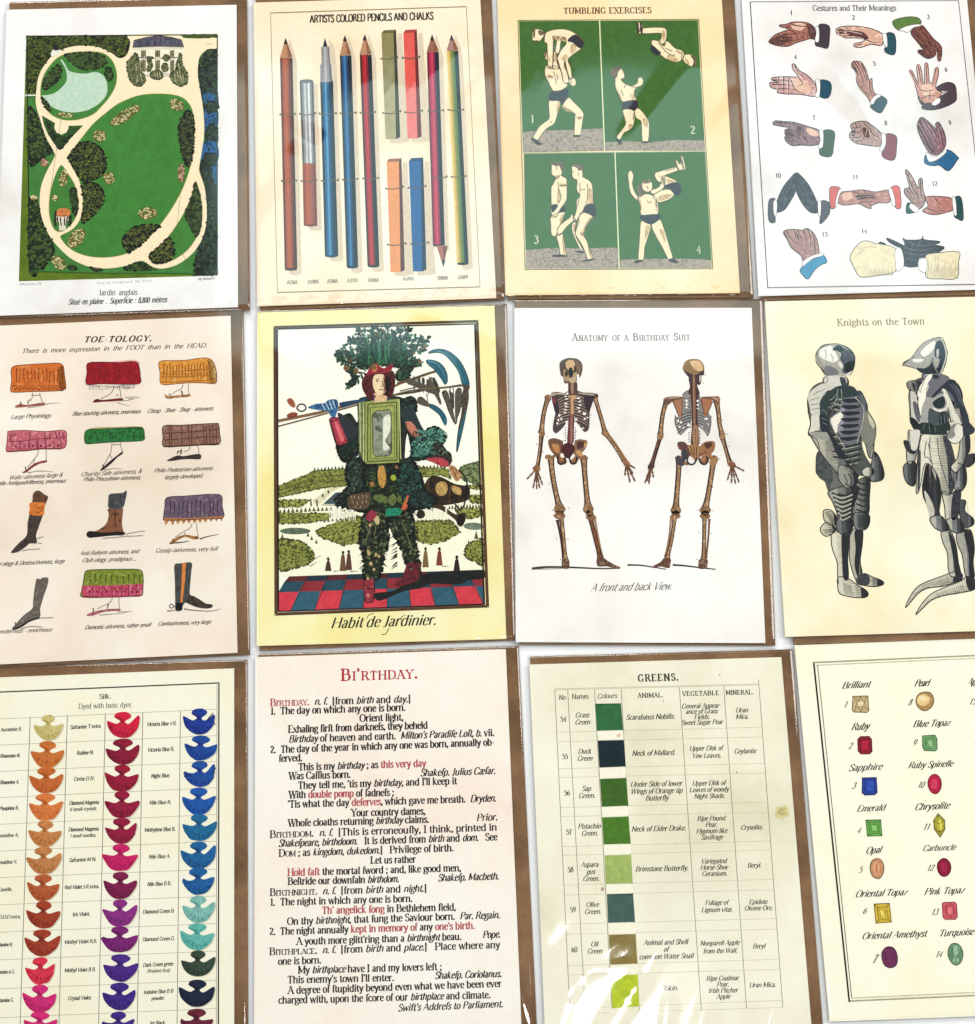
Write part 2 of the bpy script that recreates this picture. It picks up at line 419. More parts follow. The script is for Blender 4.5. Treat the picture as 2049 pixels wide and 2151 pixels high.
def sleeve(q, z0, z1, seed, creases=(), flap=0.0, nu=56, nv=76):
    """clear bag: a film that lies over the card, slopes to the table at its rim and is creased here and there.
    creases: (x0, y0, x1, y1, height_mm, width_px) in photo pixels"""
    nz = noise1(seed); r = random.Random(seed)
    V = []; F = []
    us = sorted([0, 0.003, 0.006, 0.010, 0.02, 0.04, 0.96, 0.98, 0.993, 0.9955, 0.998, 1] + [0.06 + 0.88 * i / (nu - 1) for i in range(nu)])
    vs = sorted([0, 0.002, 0.005, 0.008, 0.011, 0.016, 0.025, 0.035, 0.965, 0.975, 0.984, 0.991, 0.996, 1] + [0.045 + 0.91 * i / (nv - 1) for i in range(nv)])
    for v in vs:
        for u in us:
            p = lerp(lerp(q[0], q[1], u), lerp(q[3], q[2], u), v)
            e = min(u / 0.010, (1 - u) / 0.007, v / 0.008, (1 - v) / 0.012, 1.0)
            e = math.sin(e * math.pi / 2)
            z = z0 + (z1 - z0) * e
            z += e * (0.00009 * (nz(u, v) + 1))
            for (x0, y0, x1, y1, hh, ww) in creases:
                dx, dy = x1 - x0, y1 - y0; L2 = dx * dx + dy * dy
                t = ((p[0] - x0) * dx + (p[1] - y0) * dy) / L2
                tt_ = min(1, max(0, t)); d = math.hypot(p[0] - x0 - dx * tt_, p[1] - y0 - dy * tt_)
                fall = 1 - 0.6 * abs(tt_ - 0.3)
                s_ = max(0.0, 1 - d / abs(ww)); z += e * hh * 0.001 * fall * (s_ if ww > 0 else (1 - math.cos(s_ * math.pi)) / 2)
            if flap and v > 0.955:                 # puckered bottom hem of the bag
                z += flap * 0.0006 * math.sin((v - 0.955) / 0.045 * math.pi) * (0.6 + nz(u * 6, v * 2) * 0.5 + 0.5 * math.sin(u * 60 + seed))
            V.append(plane_pt(p[0], p[1], z))
    nn = len(us)
    for j in range(len(vs) - 1):
        for i in range(nn - 1):
            F.append([j * nn + i, (j + 1) * nn + i, (j + 1) * nn + i + 1, j * nn + i + 1])
    return obj('clear_sleeve', V, F, FILM, smooth=True)
CARDS = {
 1: dict(o=(0,0), s=2.983, card=[(14,20),(497,9.5),(500,645),(-8,663)], env=[(20,4),(519,-9),(525,651),(2,669)],
    pap=['e4e0dc','f5f3f1','fdfdfb'], psc=11, label='white greeting card printed with a green garden plan and curving cream paths'),
 2: dict(o=(520,0), s=2.983, card=[(533,5),(1009,-9),(1043,626),(541,643)], env=[(537,-12),(1032,-28),(1060.5,630),(546,652)],
    pap=['f7dab2','fce8ca','fef5e0'], psc=9, label='cream greeting card printed with coloured pencils and square chalks, top row'),
 3: dict(o=(1030,0), s=2.984, card=[(1044.5,-22),(1515.5,-24),(1555,615.5),(1062,620)], env=[(1052,-40),(1541,-44),(1584,625),(1067,628)],
    pap=['fad49a','fddfae','feeecc'], psc=9, tone_cloud=('f3bc7c', 7, .48, .7, .55), label='peach greeting card printed with four green panels of tumbling acrobats'),
 4: dict(o=(1529,0), s=2.983, card=[(1558,-14),(2030,-24),(2092,607),(1594,622)], env=[(1567,-30),(2076,-42),(2122,617),(1602,631)],
    pap=['dcd6d2','eeeae8','fbfafa'], psc=11, label='white greeting card printed with fourteen numbered hand gestures in coloured cuffs'),
 5: dict(o=(0,640), s=2.591, card=[(-15,684.5),(484.4,663),(499,1371.4),(-27,1397)], env=[(-8,664),(511,647),(525,1376),(-18,1403)],
    pap=['eedfce','faecdc','fef7ec'], psc=11, tone_cloud=('e2d0ba', 8, .54, .74, .4), label='cream greeting card printed with skirts, shoes and boots in rows'),
 6: dict(o=(520,640), s=2.591, card=[(541,656),(1039,642),(1064,1342.4),(540,1357)], env=[(548,652),(1064.5,638),(1083,1345),(546,1367)],
    pap=['f6e88e','fbf3b2','fefbd6'], psc=9, tone_cloud=('efdc78', 8, .5, .7, .5), label='yellow greeting card printed with a framed picture of a gardener in leafy costume'),
 7: dict(o=(1060,640), s=2.59, card=[(1081,647),(1579.5,646.5),(1608.5,1351),(1084,1349)], env=[(1083,630),(1602,628),(1629.5,1356),(1092,1354)],
    pap=['e8e3dd','f8f5f0','fffefb'], psc=10, label='off-white greeting card printed with two brown skeletons, front and back view'),
 8: dict(o=(1549,610), s=2.59, card=[(1607,633),(2107,622),(2180,1322),(1650,1338)], env=[(1613,629),(2134,617),(2190,1340),(1669,1354)],
    pap=['efe2b8','faf0cc','fffbe4'], psc=10, tone_cloud=('d8cfa8', 9, .52, .72, .45), label='pale buff greeting card printed with two grey suits of armour'),
 9: dict(o=(0,1370), s=2.5214, card=[(-25,1424),(492,1404),(492,2166),(-50,2188)], env=[(-20,1402),(519.5,1386),(521.5,2174),(-42,2196)],
    pap=['f8f4d8','fbf8e2','fdfbea'], label='ivory greeting card printed with columns of dyed silk tufts in orange, red, violet and blue'),
 10: dict(o=(520,1340), s=2.428, card=[(537,1380.5),(1063,1363.5),(1096,2158),(534,2173)], env=[(544,1374),(1090,1357),(1129,2166),(540,2182)],
    pap=['fbe8da','fef4e8','fefcf4'], psc=9, label='cream greeting card printed with dictionary text under a red birthday heading'),
 11: dict(o=(1090,1340), s=2.428, card=[(1112.6,1396),(1642,1380.5),(1707,2175),(1146,2187)], env=[(1114,1379),(1665,1364),(1731,2172),(1154,2195)],
    pap=['e2dec0','f4f0da','fcf9e8'], psc=10, tone_cloud=('cdc8a6', 9, .52, .72, .45), label='stained cream greeting card printed with a table of green colour swatches'),
 12: dict(o=(1649,1340), s=2.4275, card=[(1669.6,1355.6),(2190,1337),(2290,2126),(1743.4,2146.5)], env=[(1675,1354),(2208,1337),(2312,2122),(1752,2142)],
    pap=['fdf9dc','fefce6','fffdea'], label='ivory greeting card printed with labelled gemstones in two columns'),
}
def expand(q1, q2, m):
    xs = lambda i, f: f(q1[i][0], q2[i][0]); ys = lambda i, f: f(q1[i][1], q2[i][1])
    return [(xs(0, min) - m[0], ys(0, min) - m[1]), (xs(1, max) + m[2], ys(1, min) - m[1]),
            (xs(2, max) + m[2], ys(2, max) + m[3]), (xs(3, min) - m[0], ys(3, max) + m[3])]
for i_, f_ in ((2, 1.2), (3, .8), (6, .6), (7, .5), (1, .3), (5, .3), (8, .2)): CARDS[i_]['flap'] = f_
CREASE = {
 2: [(560, 470, 760, 180, 0.5, 60), (600, 520, 770, 330, 0.35, 35), (880, 190, 1005, 60, 0.5, 60), (700, 330, 560, 250, 0.4, 40), (930, 380, 1010, 160, 0.35, 50)],
 3: [(1325, 300, 1445, 140, 0.9, 46), (1060, 300, 1150, 170, 0.6, 60), (1180, 40, 1100, 190, 0.4, 50), (1470, 330, 1550, 220, 0.5, 40)],
 4: [(1590, 190, 1660, 340, 0.6, 50), (1720, 190, 1800, 290, 0.6, 45), (1640, 230, 1780, 250, 0.4, 50)],
 6: [(880, 650, 1010, 690, 0.4, 50), (560, 700, 660, 830, 0.3, 60)],
 9: [(495, 1960, 512, 2151, 0.5, -18)],
 10: [(1090, 2080, 1116, 2180, 0.8, -16), (820, 2151, 1060, 1980, 0.3, 80)],
 11: [(1168, 2190, 1196, 2080, 0.42, -34), (1196, 2080, 1290, 1978, 0.42, -38), (1262, 2190, 1335, 2075, 0.5, -42), (1335, 2075, 1425, 1915, 0.4, -38), (1395, 2190, 1405, 2110, 0.3, -26), (1465, 2190, 1500, 2090, 0.4, -44), (1240, 2040, 1330, 2032, 0.25, -24),
      (1622, 2190, 1636, 2118, 0.4, -16), (1150, 1960, 1200, 1900, 0.3, 30), (1380, 2000, 1480, 1850, 0.4, 50)],
 12: [(1694, 1950, 1738, 2170, 0.7, -12), (1680, 1640, 1702, 1900, 0.4, -10), (1704, 1900, 1720, 2000, 0.6, -10)],
}
def start(i):
    c = CARDS[i]; row = (i - 1) // 4; up = (2 - row) * 0.00035 + (0.00012 * (i % 2))
    K.root = None; K.o = c['o']; K.s = c['s']
    z1 = 0.0019 + up
    q = c['card']; cx = sum(p[0] for p in q) / 4; cy = sum(p[1] for p in q) / 4
    e = bpy.data.objects.new('greeting_card', None); e.empty_display_size = 0.02
    ctr = plane_pt(cx, cy, 0); e.location = ctr; C.objects.link(e)
    tag(e, c['label'], 'greeting card', 'greeting cards in clear sleeves laid out in rows')
    K.root = e
    quadmesh('envelope', c['env'], 0.0002 + up, 0.0010 + up, KRAFT)
    pm = paper_mat('card_paper', c['pap'], c.get('psc', 16), 0.022, c.get('tone_cloud'))
    quadmesh('card_back', [lerp(p, (cx, cy), 0.003) for p in q], 0.0010 + up + 5e-6, 0.00145 + up, pm)
    quadmesh('card_front', q, 0.00152 + up, z1, pm)
    K.z = z1
    sq = expand(q, c['env'], c.get('sm', (5, 4, 2, 2)))
    sleeve(sq, 0.00015 + up, z1 + 0.0009, i * 13, CREASE.get(i, ()), c.get('flap', 0.0), *((110, 150) if i >= 10 else (70, 90)))
# ================================================================== garden plan
start(1)
DG = ['0c1608', '1e2c10', '3a4c1c', '223418']
OL = ['0c1206', '2a3610', '5c6c26', '1c2a10']
gp = shape('garden_picture', '165 225 1362 215 1362 1726 118 1762', '3f7d36', .6, 0, var=.12, scale=160)
shape('olive_margin', '165 225 166 600 180 1698 1362 1716 1362 1726 118 1762', '5b7414', .8, 0, var=.2, scale=90)
line('picture_edge', '165 225 1362 215|168 228 184 1700', 7, '1a2410', 2.9, 0)
line('picture_edge', '1362 215 1362 1726', 7, '2a3a18', 2.9, 0)
foliage('tree_mass', '166 228 812 222 808 300 785 350 745 362 700 335 620 295 520 285 430 295 350 330 290 390 245 470 228 560 220 602 170 600', OL, 1, 12, 120, 420, 0, None, '0a1006', '566a22')
foliage('tree_mass', '1362 305 1300 312 1250 365 1242 470 1262 600 1278 690 1290 900 1262 1000 1250 1060 1282 1170 1297 1300 1290 1430 1240 1540 1222 1640 1215 1722 1362 1722', ['0e1810', '1c2a1c', '36462a', '24343c'], 1, 12, 120, 420, 0, None, '0a140e', '3c5a34')
shape('river', '1275 585 1362 590 1362 660 1290 650|1282 690 1362 680 1362 800 1300 850 1285 800|1290 860 1362 850 1362 900 1300 930|1275 890 1362 905 1362 1010 1262 1000|1330 1020 1362 1020 1362 1160 1335 1100', '1d5284,2c6ca4,173c64', 1.8, 1)
foliage('bush_marks', '1300 640 1360 640 1362 690 1300 700|1310 790 1350 780 1362 880 1290 860|1290 960 1362 970 1340 1040 1280 1010', ['14241c', '26382a', '3a4a34'], 2.4, 9, 40, 20)
foliage('tree_mass', '178 680 240 740 270 830 300 900 330 960 260 990 200 1040 180 980|182 1260 250 1290 270 1400 330 1500 330 1590 260 1690 186 1698', ['101c0c', '24361a', '44582a'], 1, 12, 60, 200, 1, None, '0c160a', '4c6a2c')
path = shape('gravel_path', '820 216 1122 214 1150 236 1240 240 1360 238 1360 300 1300 308 1250 360 1240 470 1255 560 1275 700 1280 830 1265 950 1250 1040 1252 1080 1282 1170 1296 1300 1290 1420 1250 1530 1180 1612 1100 1662 1020 1682 960 1672 912 1642 880 1634 800 1662 680 1681 560 1671 450 1622 380 1562 320 1492 275 1402 250 1300 255 1180 290 1080 338 990 342 958 290 862 250 742 225 650 228 560 245 470 290 390 350 330 430 295 520 285 620 295 700 332 742 362 782 354 806 318 818 260', 'fae8c4', 2, 1, var=.04)
def lawn(s, c='3f8034'):
    o = shape('lawn', s, c, 2.5, 1, var=.1, scale=200)
    q = catmull(pts(s), True, 3); line('lawn_edge', [q + [q[0]]], 4, '8a8a3c', 2.6, 0, parent=o); return o
lawn('545 322 640 330 700 375 730 450 725 530 690 600 640 660 590 710 520 740 450 752 380 745 320 715 275 660 256 600 258 530 280 460 330 390 380 350 450 328')
shape('lawn', '262 722 320 755 345 770 340 800 355 830 385 842 415 830 430 800 430 787 522 784 440 870 378 940 340 900 300 840 275 780', '2e5a26,1e3a18,3c6a2c', 2.5, 0)
lawn('985 587 1080 592 1150 615 1195 665 1215 740 1218 830 1210 950 1190 1050 1165 1130 1120 1230 1060 1330 985 1430 900 1520 820 1575 740 1602 650 1612 560 1605 480 1580 420 1540 388 1500 382 1476 450 1440 500 1380 520 1300 515 1200 490 1110 450 1040 425 990 430 970 500 880 580 780 660 710 740 650 830 610 900 592', '3c8232')
lawn('385 1035 420 1080 465 1150 488 1230 490 1310 470 1370 430 1420 385 1450 345 1440 320 1390 308 1320 312 1230 330 1150 355 1080')
lawn('1225 1135 1250 1200 1268 1300 1262 1400 1235 1480 1180 1560 1110 1615 1040 1645 980 1650 945 1625 935 1600 950 1580 1010 1530 1080 1450 1150 1340 1200 1230')
shape('pond', '385 370 408 400 430 440 480 456 540 460 600 450 650 475 672 530 668 590 630 640 570 680 500 700 430 702 360 685 300 650 262 600 300 594 350 577 400 532 420 490 410 430 382 380', 'b8d4bc,c6deca', 3.2, 1)
foliage('tree_clump', '430 335 560 325 650 350 672 395 620 425 540 435 470 410 410 352|270 520 300 460 360 405 385 430 372 490 330 530 282 560|660 430 690 425 705 470 690 505 665 480|262 610 300 650 315 690 280 668', ['0e1a0c', '22361a', '4a6426', '2a4420'], 3.4, 9, 50, 50)
foliage('tree_clump', '500 895 560 890 620 920 655 970 665 1040 640 1090 600 1118 555 1135 510 1120 480 1080 440 1010 432 975', ['0e180c', '26341a', '4c5a28', '2c3a1c'], 3, 11, 90, 260, 1, None, '0a1208', '66702e')
foliage('tree_clump', '520 1150 600 1150 640 1190 650 1250 625 1300 560 1370 512 1390 522 1300 516 1200', ['0e180c', '26341a', '4c5a28', '2c3a1c'], 3, 11, 70, 200, 1, None, '0a1208', '66702e')
foliage('tree_clump', '432 1195 470 1180 486 1230 488 1310 468 1350 450 1300', ['12200e', '24381a', '3a5428'], 3, 8, 40, 30)
foliage('tree_clump', '1180 690 1215 740 1218 830 1210 950 1190 1045 1150 1000 1125 900 1118 800 1140 730', ['0a120c', '1a2614', '46522a', '2a3a24'], 3, 10, 60, 180, 1, None, '080e0a', '545e30')
foliage('tree_clump', '800 1578 770 1520 790 1460 850 1420 930 1405 1000 1415 985 1432 900 1520 822 1575|940 1600 1000 1540 1062 1488 1092 1550 1080 1610 1035 1642 965 1645', ['0e180c', '26301a', '505a2c', '2c361c'], 3, 11, 60, 180, 1, None, '0a1208', '66702e')
foliage('tree_clump', '1226 1142 1252 1220 1264 1330 1256 1430 1225 1482 1182 1400 1156 1350 1200 1230', ['12200e', '2a3a1a', '4c5c2c'], 3, 9, 50, 60)
foliage('tree_clump', '780 1672 850 1645 900 1645 950 1675 980 1690 900 1695 800 1694|430 1665 470 1670 480 1690 436 1686|560 1672 640 1688 600 1697', ['12200e', '26381a', '3c5426'], 2.3, 8, 40, 30)
foliage('tree_clump', '292 760 330 800 345 840 388 860 430 850 450 850 378 935 320 860', ['12200e', '1e3416', '2e4c22'], 3, 7, 30, 30)
BED = [(785, 722, 112, 34, -33), (1108, 657, 50, 36, 25), (622, 852, 44, 40, 0), (684, 1115, 36, 41, 0), (1137, 1082, 23, 62, 0), (925, 1335, 60, 42, 0), (480, 1490, 74, 46, -52), (368, 1645, 56, 36, 48), (398, 1115, 27, 56, 8), (277, 1018, 25, 26, 0), (214, 1238, 22, 18, 0), (346, 1240, 22, 18, 0), (408, 720, 56, 15, 3)]
for i, (x, y, a, b, r) in enumerate(BED):
    o = shape('flower_bed', [ell(x, y, a, b, r, 18, .05)], '5a6028,3c5a24,7a7a40', 3, 1)
    D1 = []; D2 = []
    for k in range(int(10 + a * b / 45)):
        t = random.random() * 6.28; q = math.sqrt(random.random()) * .9
        ex, ey = a * q * math.cos(t), b * q * math.sin(t); rr = math.radians(r)
        (D1 if k % 3 else D2).append((x + ex * math.cos(rr) - ey * math.sin(rr), y + ex * math.sin(rr) + ey * math.cos(rr), 6, 4))
    pink = i in (4, 9)
    dots('blossom', D1, 'd9a89a' if pink else 'dccf9c', 3.6, o, .3, 6)['kind'] = 'stuff'; dots('blossom', D2, 'a05048' if pink else '8a6c3c', 3.8, o, .3, 6)['kind'] = 'stuff'
# house
K.o, K.s = (240, 60), 4.446
o = shape('house', '168 170 650 165 640 260 600 330 590 400 470 440 300 430 240 400 200 300 165 250', 'f4ecd4', 3.1, 0, var=.05)
shape('roof', '172 170 182 108 300 80 412 62 540 80 632 104 652 165 412 160', '4c4a5e,62606e,3a384a', 3.6, 0, parent=o)
line('roof_line', '182 108 300 80 412 62 540 80 632 104|258 95 262 160|296 88 298 160|384 72 388 158|432 72 434 158|524 82 530 160|566 88 568 160|172 172 412 162 652 168', 6, '26242e', 3.9, 0, parent=o)
line('cornice', '168 178 412 170 650 176|172 190 640 186', 4, 'b0a890', 3.7, 0, parent=o)
shape('window', '252 202 294 200 294 262 252 264|384 202 426 200 428 262 386 264|524 202 558 200 560 262 524 264|252 290 292 290 290 400 252 400|384 296 424 294 424 400 386 400|526 296 556 294 558 400 524 400', '6a6a48,84845c', 3.6, 0, parent=o)
line('window_edge', '252 202 250 400|294 200 291 400|384 202 386 400|426 200 425 400|524 202 525 400|559 200 558 400|272 204 271 400|405 204 405 400|541 204 541 400', 4, '3a3624', 3.9, 0, parent=o)
line('balcony', '200 268 380 276|430 274 600 268', 9, '5c5840', 3.85, 0, parent=o)
shape('forecourt', '296 440 340 400 400 396 470 402 520 420 515 440 460 452 330 450', 'd8cfbc', 3.3, 1, parent=o)
BU = ['2c3418', '566038', '84885c', '3c4426']
foliage('creeper', '306 270 330 262 358 268 350 300 360 340 352 380 320 400 300 385 312 340|454 262 480 242 508 250 515 280 500 300 470 300|446 340 470 320 500 330 505 380 480 400 450 390|310 262 360 262 356 280 312 280', BU, 4, 7, 34, 24, 1, o, '1c2210', '6c7448')
for q in ('115 350 122 300 160 268 175 240 205 225 225 260 230 300 250 330 252 400 290 440 292 500 250 535 205 535 160 500 130 440', '522 455 530 410 570 380 580 320 600 280 612 225 632 240 640 330 680 400 690 470 670 520 620 540 560 510', '338 435 350 405 380 392 430 395 452 425 448 460 400 474 355 462'):
    foliage('shrubbery', q, BU, 3.8, 9, 60, 70, 1, o, '1c2210', '7c8254')
line('shrub_highlights', '240 300 248 380 256 400|200 330 212 400|215 430 225 500|245 420 262 500|205 470 215 520|600 320 612 400 630 470|590 400 600 460|560 420 580 500|640 420 650 500|615 440 640 520|560 480 575 500|375 410 385 460|400 405 410 465|425 410 430 455', 6, 'c8c4a0', 5.2, 1, w2=3, parent=o)
K.o, K.s = CARDS[1]['o'], CARDS[1]['s']
foliage('shrubbery', '1128 214 1362 212 1362 232 1250 236 1150 228', ['3a4a14', '4c5a1c', '2c3a12'], 3, 6, 30, 30, 0)
o = shape('pavilion_roof', '350 1330 370 1308 400 1303 432 1312 442 1335 430 1352 395 1358 358 1352', 'c8743c,d98a50,a85828', 3.5, 1)
shape('pavilion', '352 1352 430 1352 428 1385 410 1400 412 1440 370 1445 372 1400 350 1385', 'e8e0cc', 3.3, 0)
line('pavilion_column', '358 1355 366 1400|378 1360 384 1415|405 1360 404 1412|424 1355 416 1395', 8, '2a2418', 3.7, 0)
foliage('bush_marks', '342 1335 352 1330 350 1420 342 1400|436 1345 450 1370 440 1410 428 1400', ['16200e', '2c3c1a'], 3.6, 7, 20, 6)
shape('bridge', '158 592 222 590 222 600 158 602', 'dfe8dc', 3, 0); shape('summer_house', '318 330 330 312 372 308 382 322 352 346 322 352', 'e8e8dc', 3, 0); shape('summer_house_roof', '330 298 345 286 362 290 370 312 345 316', '1c1c22', 3.4, 0)
for q_ in split('390 700 310 1240|905 700 830 970|770 1090 710 1320|940 640 1050 930|1140 1150 1110 1400|1080 1450 1190 1690|300 1000 285 1080'): line('sight_line', q_, 2, '2f5a24', 3.1, 0)
line('hedge_line', '190 1700 420 1706 700 1712 980 1712 1220 1716', 8, '2a5a1c', 2.6)
text('caption', 'Jardin anglais', 618, 1850, 862, 1846, 34, '6a686c', 11, 4.5, 6, lay=2, space=1.6)
text('caption', 'Situé en plaine _ Superficie : 8,800 mètres', 428, 1908, 1046, 1892, 34, '55535a', 12, 5, 4, shear=.18, lay=2, space=1.5)
text('credit', 'Dess. par et s. c. 98', 122, 1786, 258, 1783, 15, 'a09ea2', 9, 6, 0, lay=2)
text('credit', 'Rue de Vaugirard, 58. Paris', 608, 1780, 955, 1764, 14, 'a09ea2', 9, 6, 3, lay=2, track=8)
text('credit', 'Imp. Monrocq Pr.', 1240, 1755, 1348, 1750, 17, '8a888c', 9, 6, 0, shear=.25, lay=2)
text('credit', 'Parc', 1292, 282, 1330, 281, 16, 'c8b890', 9, 5, 0, lay=3)
# ================================================================== coloured pencils and chalks
start(2)
frame('border_rule', '145 80 1372 40 1458 1797 188 1832', [7, 4, 7, 4], '9a8468', 1, k=0.75)
text('title', 'ARTISTS COLORED PENCILS AND CHALKS', 392, 141, 1166, 120, 46, '2c2620', 12, 9.5, 0, lay=2, font_w=0.8, space=1.3)
def gradbar(name, x0t, x1t, yt, x0b, x1b, yb, cols, parent=None, lay=3):
    """rounded bar drawn as side-by-side strips of printed shading"""
    n = len(cols); first = None
    for i, c in enumerate(cols):
        a, b = i / n, (i + 1) / n
        p = [(x0t + (x1t - x0t) * a, yt), (x0t + (x1t - x0t) * b + .5, yt), (x0b + (x1b - x0b) * b + .5, yb), (x0b + (x1b - x0b) * a, yb)]
        o = shape(name if i == 0 else 'shading', [p], c, lay + 0.01 * i, 0, parent if parent else first, var=0.1)
        if first is None: first = o
    return first
def pencil(xt, yt, xb, yb, w, tip, body, wood='b98560', lead='2a2222', drop=26, lay=3):
    """xt,yt = point of the lead, xb,yb = centre of the foot"""
    h = w / 2; k = (xb - xt) / (yb - yt)
    xs = xt + k * tip
    shape('drop_shadow', [[(xt + 26, yt + 5), (xs + h + 28, yt + tip + 20), (xb + h + 28, yb + drop), (xb + h - 8, yb + drop + 10), (xb - h + 30, yb + drop), (xs - h + 30, yt + tip)]], 'dccbb2', 1.5, 0, var=0.06)
    o = gradbar('pencil', xs - h, xs + h, yt + tip - 4, xb - h, xb + h, yb - 6, body)
    shape('foot', [[(xb - h, yb - 10), (xb + h, yb - 12), (xb + h - 5, yb + 2), (xb, yb + 6), (xb - h + 5, yb + 3)]], body[-1], 3.4, 0, parent=o)
    shape('wood_tip', [[(xt, yt + 2), (xs + h, yt + tip - 12), (xs + h * .55, yt + tip + 1), (xs, yt + tip - 6), (xs - h * .55, yt + tip + 2), (xs - h, yt + tip - 8)]], wood, 3.6, 0, parent=o)
    shape('wood_tip', [[(xt + 2, yt + 20), (xs + h, yt + tip - 12), (xs + h * .3, yt + tip - 2)]], '8a5a3c', 3.7, 0, parent=o)
    shape('lead', [[(xt, yt), (xt + 13, yt + 36), (xt, yt + 44), (xt - 13, yt + 36)]], lead, 3.9, 0, parent=o)
    return o
pencil(240, 235, 273, 1690, 78, 130, ['601c08', 'a84818', 'b85426', '9c4418', '6c240e', '40140a'])
# silver capped stub
shape('drop_shadow', '415 525 440 530 466 1430 462 1445 395 1445 380 1420', 'dccbb2', 1.5, 0, var=0.06)
o = gradbar('pencil_stub', 345, 428, 1020, 353, 438, 1414, ['8c3412', 'b24c1c', 'a85030', '94503c', '7a3020'])
shape('foot', '355 1405 437 1402 430 1415 395 1420 360 1414', '7c382c', 3.4, 0, parent=o)
gradbar('metal_cap', 327, 413, 507, 345, 428, 1022, ['5e5e60', '8d8e90', 'c9cbcc', '9c9d9f', 'e2e2e0', '8a8a8c', '5a5a5e'], parent=o, lay=3.3)
shape('metal_cap', '327 512 333 500 370 495 406 499 413 512 370 520', '6c6c70', 3.7, 0, parent=o)
# blue pen with grey nib holder
shape('drop_shadow', '512 240 545 290 560 420 600 1625 580 1637 530 1635 515 1610 500 520', 'dccbb2', 1.5, 0, var=0.06)
o = gradbar('holder_pen', 456, 536, 505, 486, 569, 1605, ['081c34', '1f5c8c', '4a90bc', '164c78', '0a2c48', '061c2c'])
shape('foot', '487 1600 568 1596 560 1608 528 1614 492 1608', '0f3a50', 3.4, 0, parent=o)
shape('ferrule', '462 292 512 290 517 385 526 408 532 512 458 515 456 410 465 392', '8f8a8e', 3.5, 0, parent=o)
shape('ferrule', '478 292 492 292 500 512 482 512', 'b4b0b2', 3.6, 0, parent=o)
shape('ferrule', '512 290 517 385 532 512 518 512 505 300', '605c62', 3.65, 0, parent=o)
shape('lead', '486 235 502 290 473 292', '1c2438', 3.8, 0, parent=o)
pencil(611, 217, 658, 1676, 72, 132, ['061428', '1a4c80', '3478ac', '143c68', '080e1c', '061e30'])
pencil(736, 212, 790, 1670, 74, 132, ['40060e', 'a8101e', 'bc2030', '7c0c20', '160e1c', '0e1220'])
pencil(1158, 213, 1200, 1540, 74, 115, ['681434', 'b42048', 'c83c5c', '901c40', '241030', '101828'], wood='96604c')
o = shape('sharpened_end', '1184 1535 1255 1540 1228 1670', 'a8685a', 3.6, 0)
shape('sharpened_end', '1225 1540 1255 1540 1232 1655', '7c4440', 3.7, 0, parent=o)
shape('lead', '1216 1630 1240 1628 1230 1672', '20284c', 3.8, 0, parent=o)
pencil(1280, 212, 1350, 1655, 72, 108, ['e4c872', 'c4a250', '768840', '5c7838', '1c2828', '10181c'], wood='a98078', lead='4a4450')
def chalk(x0, y0, x1, xb0, xb1, yb, face, side, top, low=None):
    sw = 26
    shape('drop_shadow', [[(x1 + sw, y0 + 20), (x1 + sw + 26, y0 + 20), (xb1 + sw + 32, yb + 15), (xb1 + 10, yb + 25), (xb0 + 30, yb + 25), (xb0 + 20, yb - 10)]], 'dccbb2', 1.5, 0, var=0.06)
    o = shape('chalk_stick', [[(x0, y0 + 20), (x1, y0 + 16), (xb1 - sw, yb), (xb0, yb)]], face, 3, 0, var=0.08)
    shape('side_face', [[(x1, y0 + 16), (x1 + sw * .6, y0 - 4), (xb1, yb - 12), (xb1 - sw, yb)]], side, 3.2, 0, parent=o)
    shape('end_face', [[(x0, y0 + 20), (x0 + 14, y0), (x1 + sw * .6, y0 - 4), (x1, y0 + 16)]], top, 3.3, 0, parent=o)
    if low:
        t = 0.6; xm = x0 + (xb0 - x0) * t; xn = x1 + (xb1 - sw - x1) * t; ym = y0 + (yb - y0) * t
        shape('pale_end', [[(xm, ym), (xn, ym - 90), (xb1 - sw, yb), (xb0, yb)]], low, 3.15, 0, parent=o, var=0.08)  # lower end drawn in a paler tone behind a slanting edge
    text('imprint', 'ARTIST CHALK', xb0 + 38, yb - 60, xb0 + 8 + (x0 - xb0) * .5, y0 + (yb - y0) * .52, 20, side, 9, 7, 0, lay=4, parent=o)
    return o
chalk(840, 188, 916, 866, 958, 870, '8c8350', '35301c', '6a6238', 'aaa278')
chalk(977, 186, 1046, 1004, 1092, 866, 'e2574c', '6e1f22', 'a83a36', 'e87a72')
chalk(873, 994, 950, 897, 986, 1704, 'e8985c', '5c2a22', '9a6046')
chalk(1012, 990, 1086, 1038, 1122, 1700, '1f5c98', '122848', '163e6c')
# elastic loops
V = '205 716 250 722 300 712|328 712 370 720 425 708|452 710 500 716 556 708|582 708 630 712 680 704|708 704 760 708 802 700'
V += '|215 1132 260 1138 308 1130|338 1132 385 1138 432 1126|465 1132 520 1134 568 1126|598 1124 640 1128 692 1118|725 1118 770 1122 820 1114'
V += '|838 366 880 370 940 358|972 360 1020 366 1078 354|850 706 900 712 960 695|988 702 1040 706 1096 692|1135 692 1180 696 1228 690|1258 686 1310 694 1354 686'
V += '|868 1180 920 1184 976 1168|1010 1175 1060 1180 1118 1164|880 1532 930 1536 992 1524|1026 1528 1070 1530 1136 1518|1158 1110 1200 1114 1250 1106|1280 1106 1320 1110 1370 1102'
L = []
for q in V.split('|'):
    p = pts(q); L += [(p[0][0], p[0][1], 5, 7), (p[-1][0], p[-1][1], 5, 8)]
for q_, a_, b_ in zip(V.split('|'), L[::2], L[1::2]):
    dots('loop_hole', [a_, b_], '463c30', 5.6, line('elastic_loop', q_, 6, '5e5440', 5, 1))
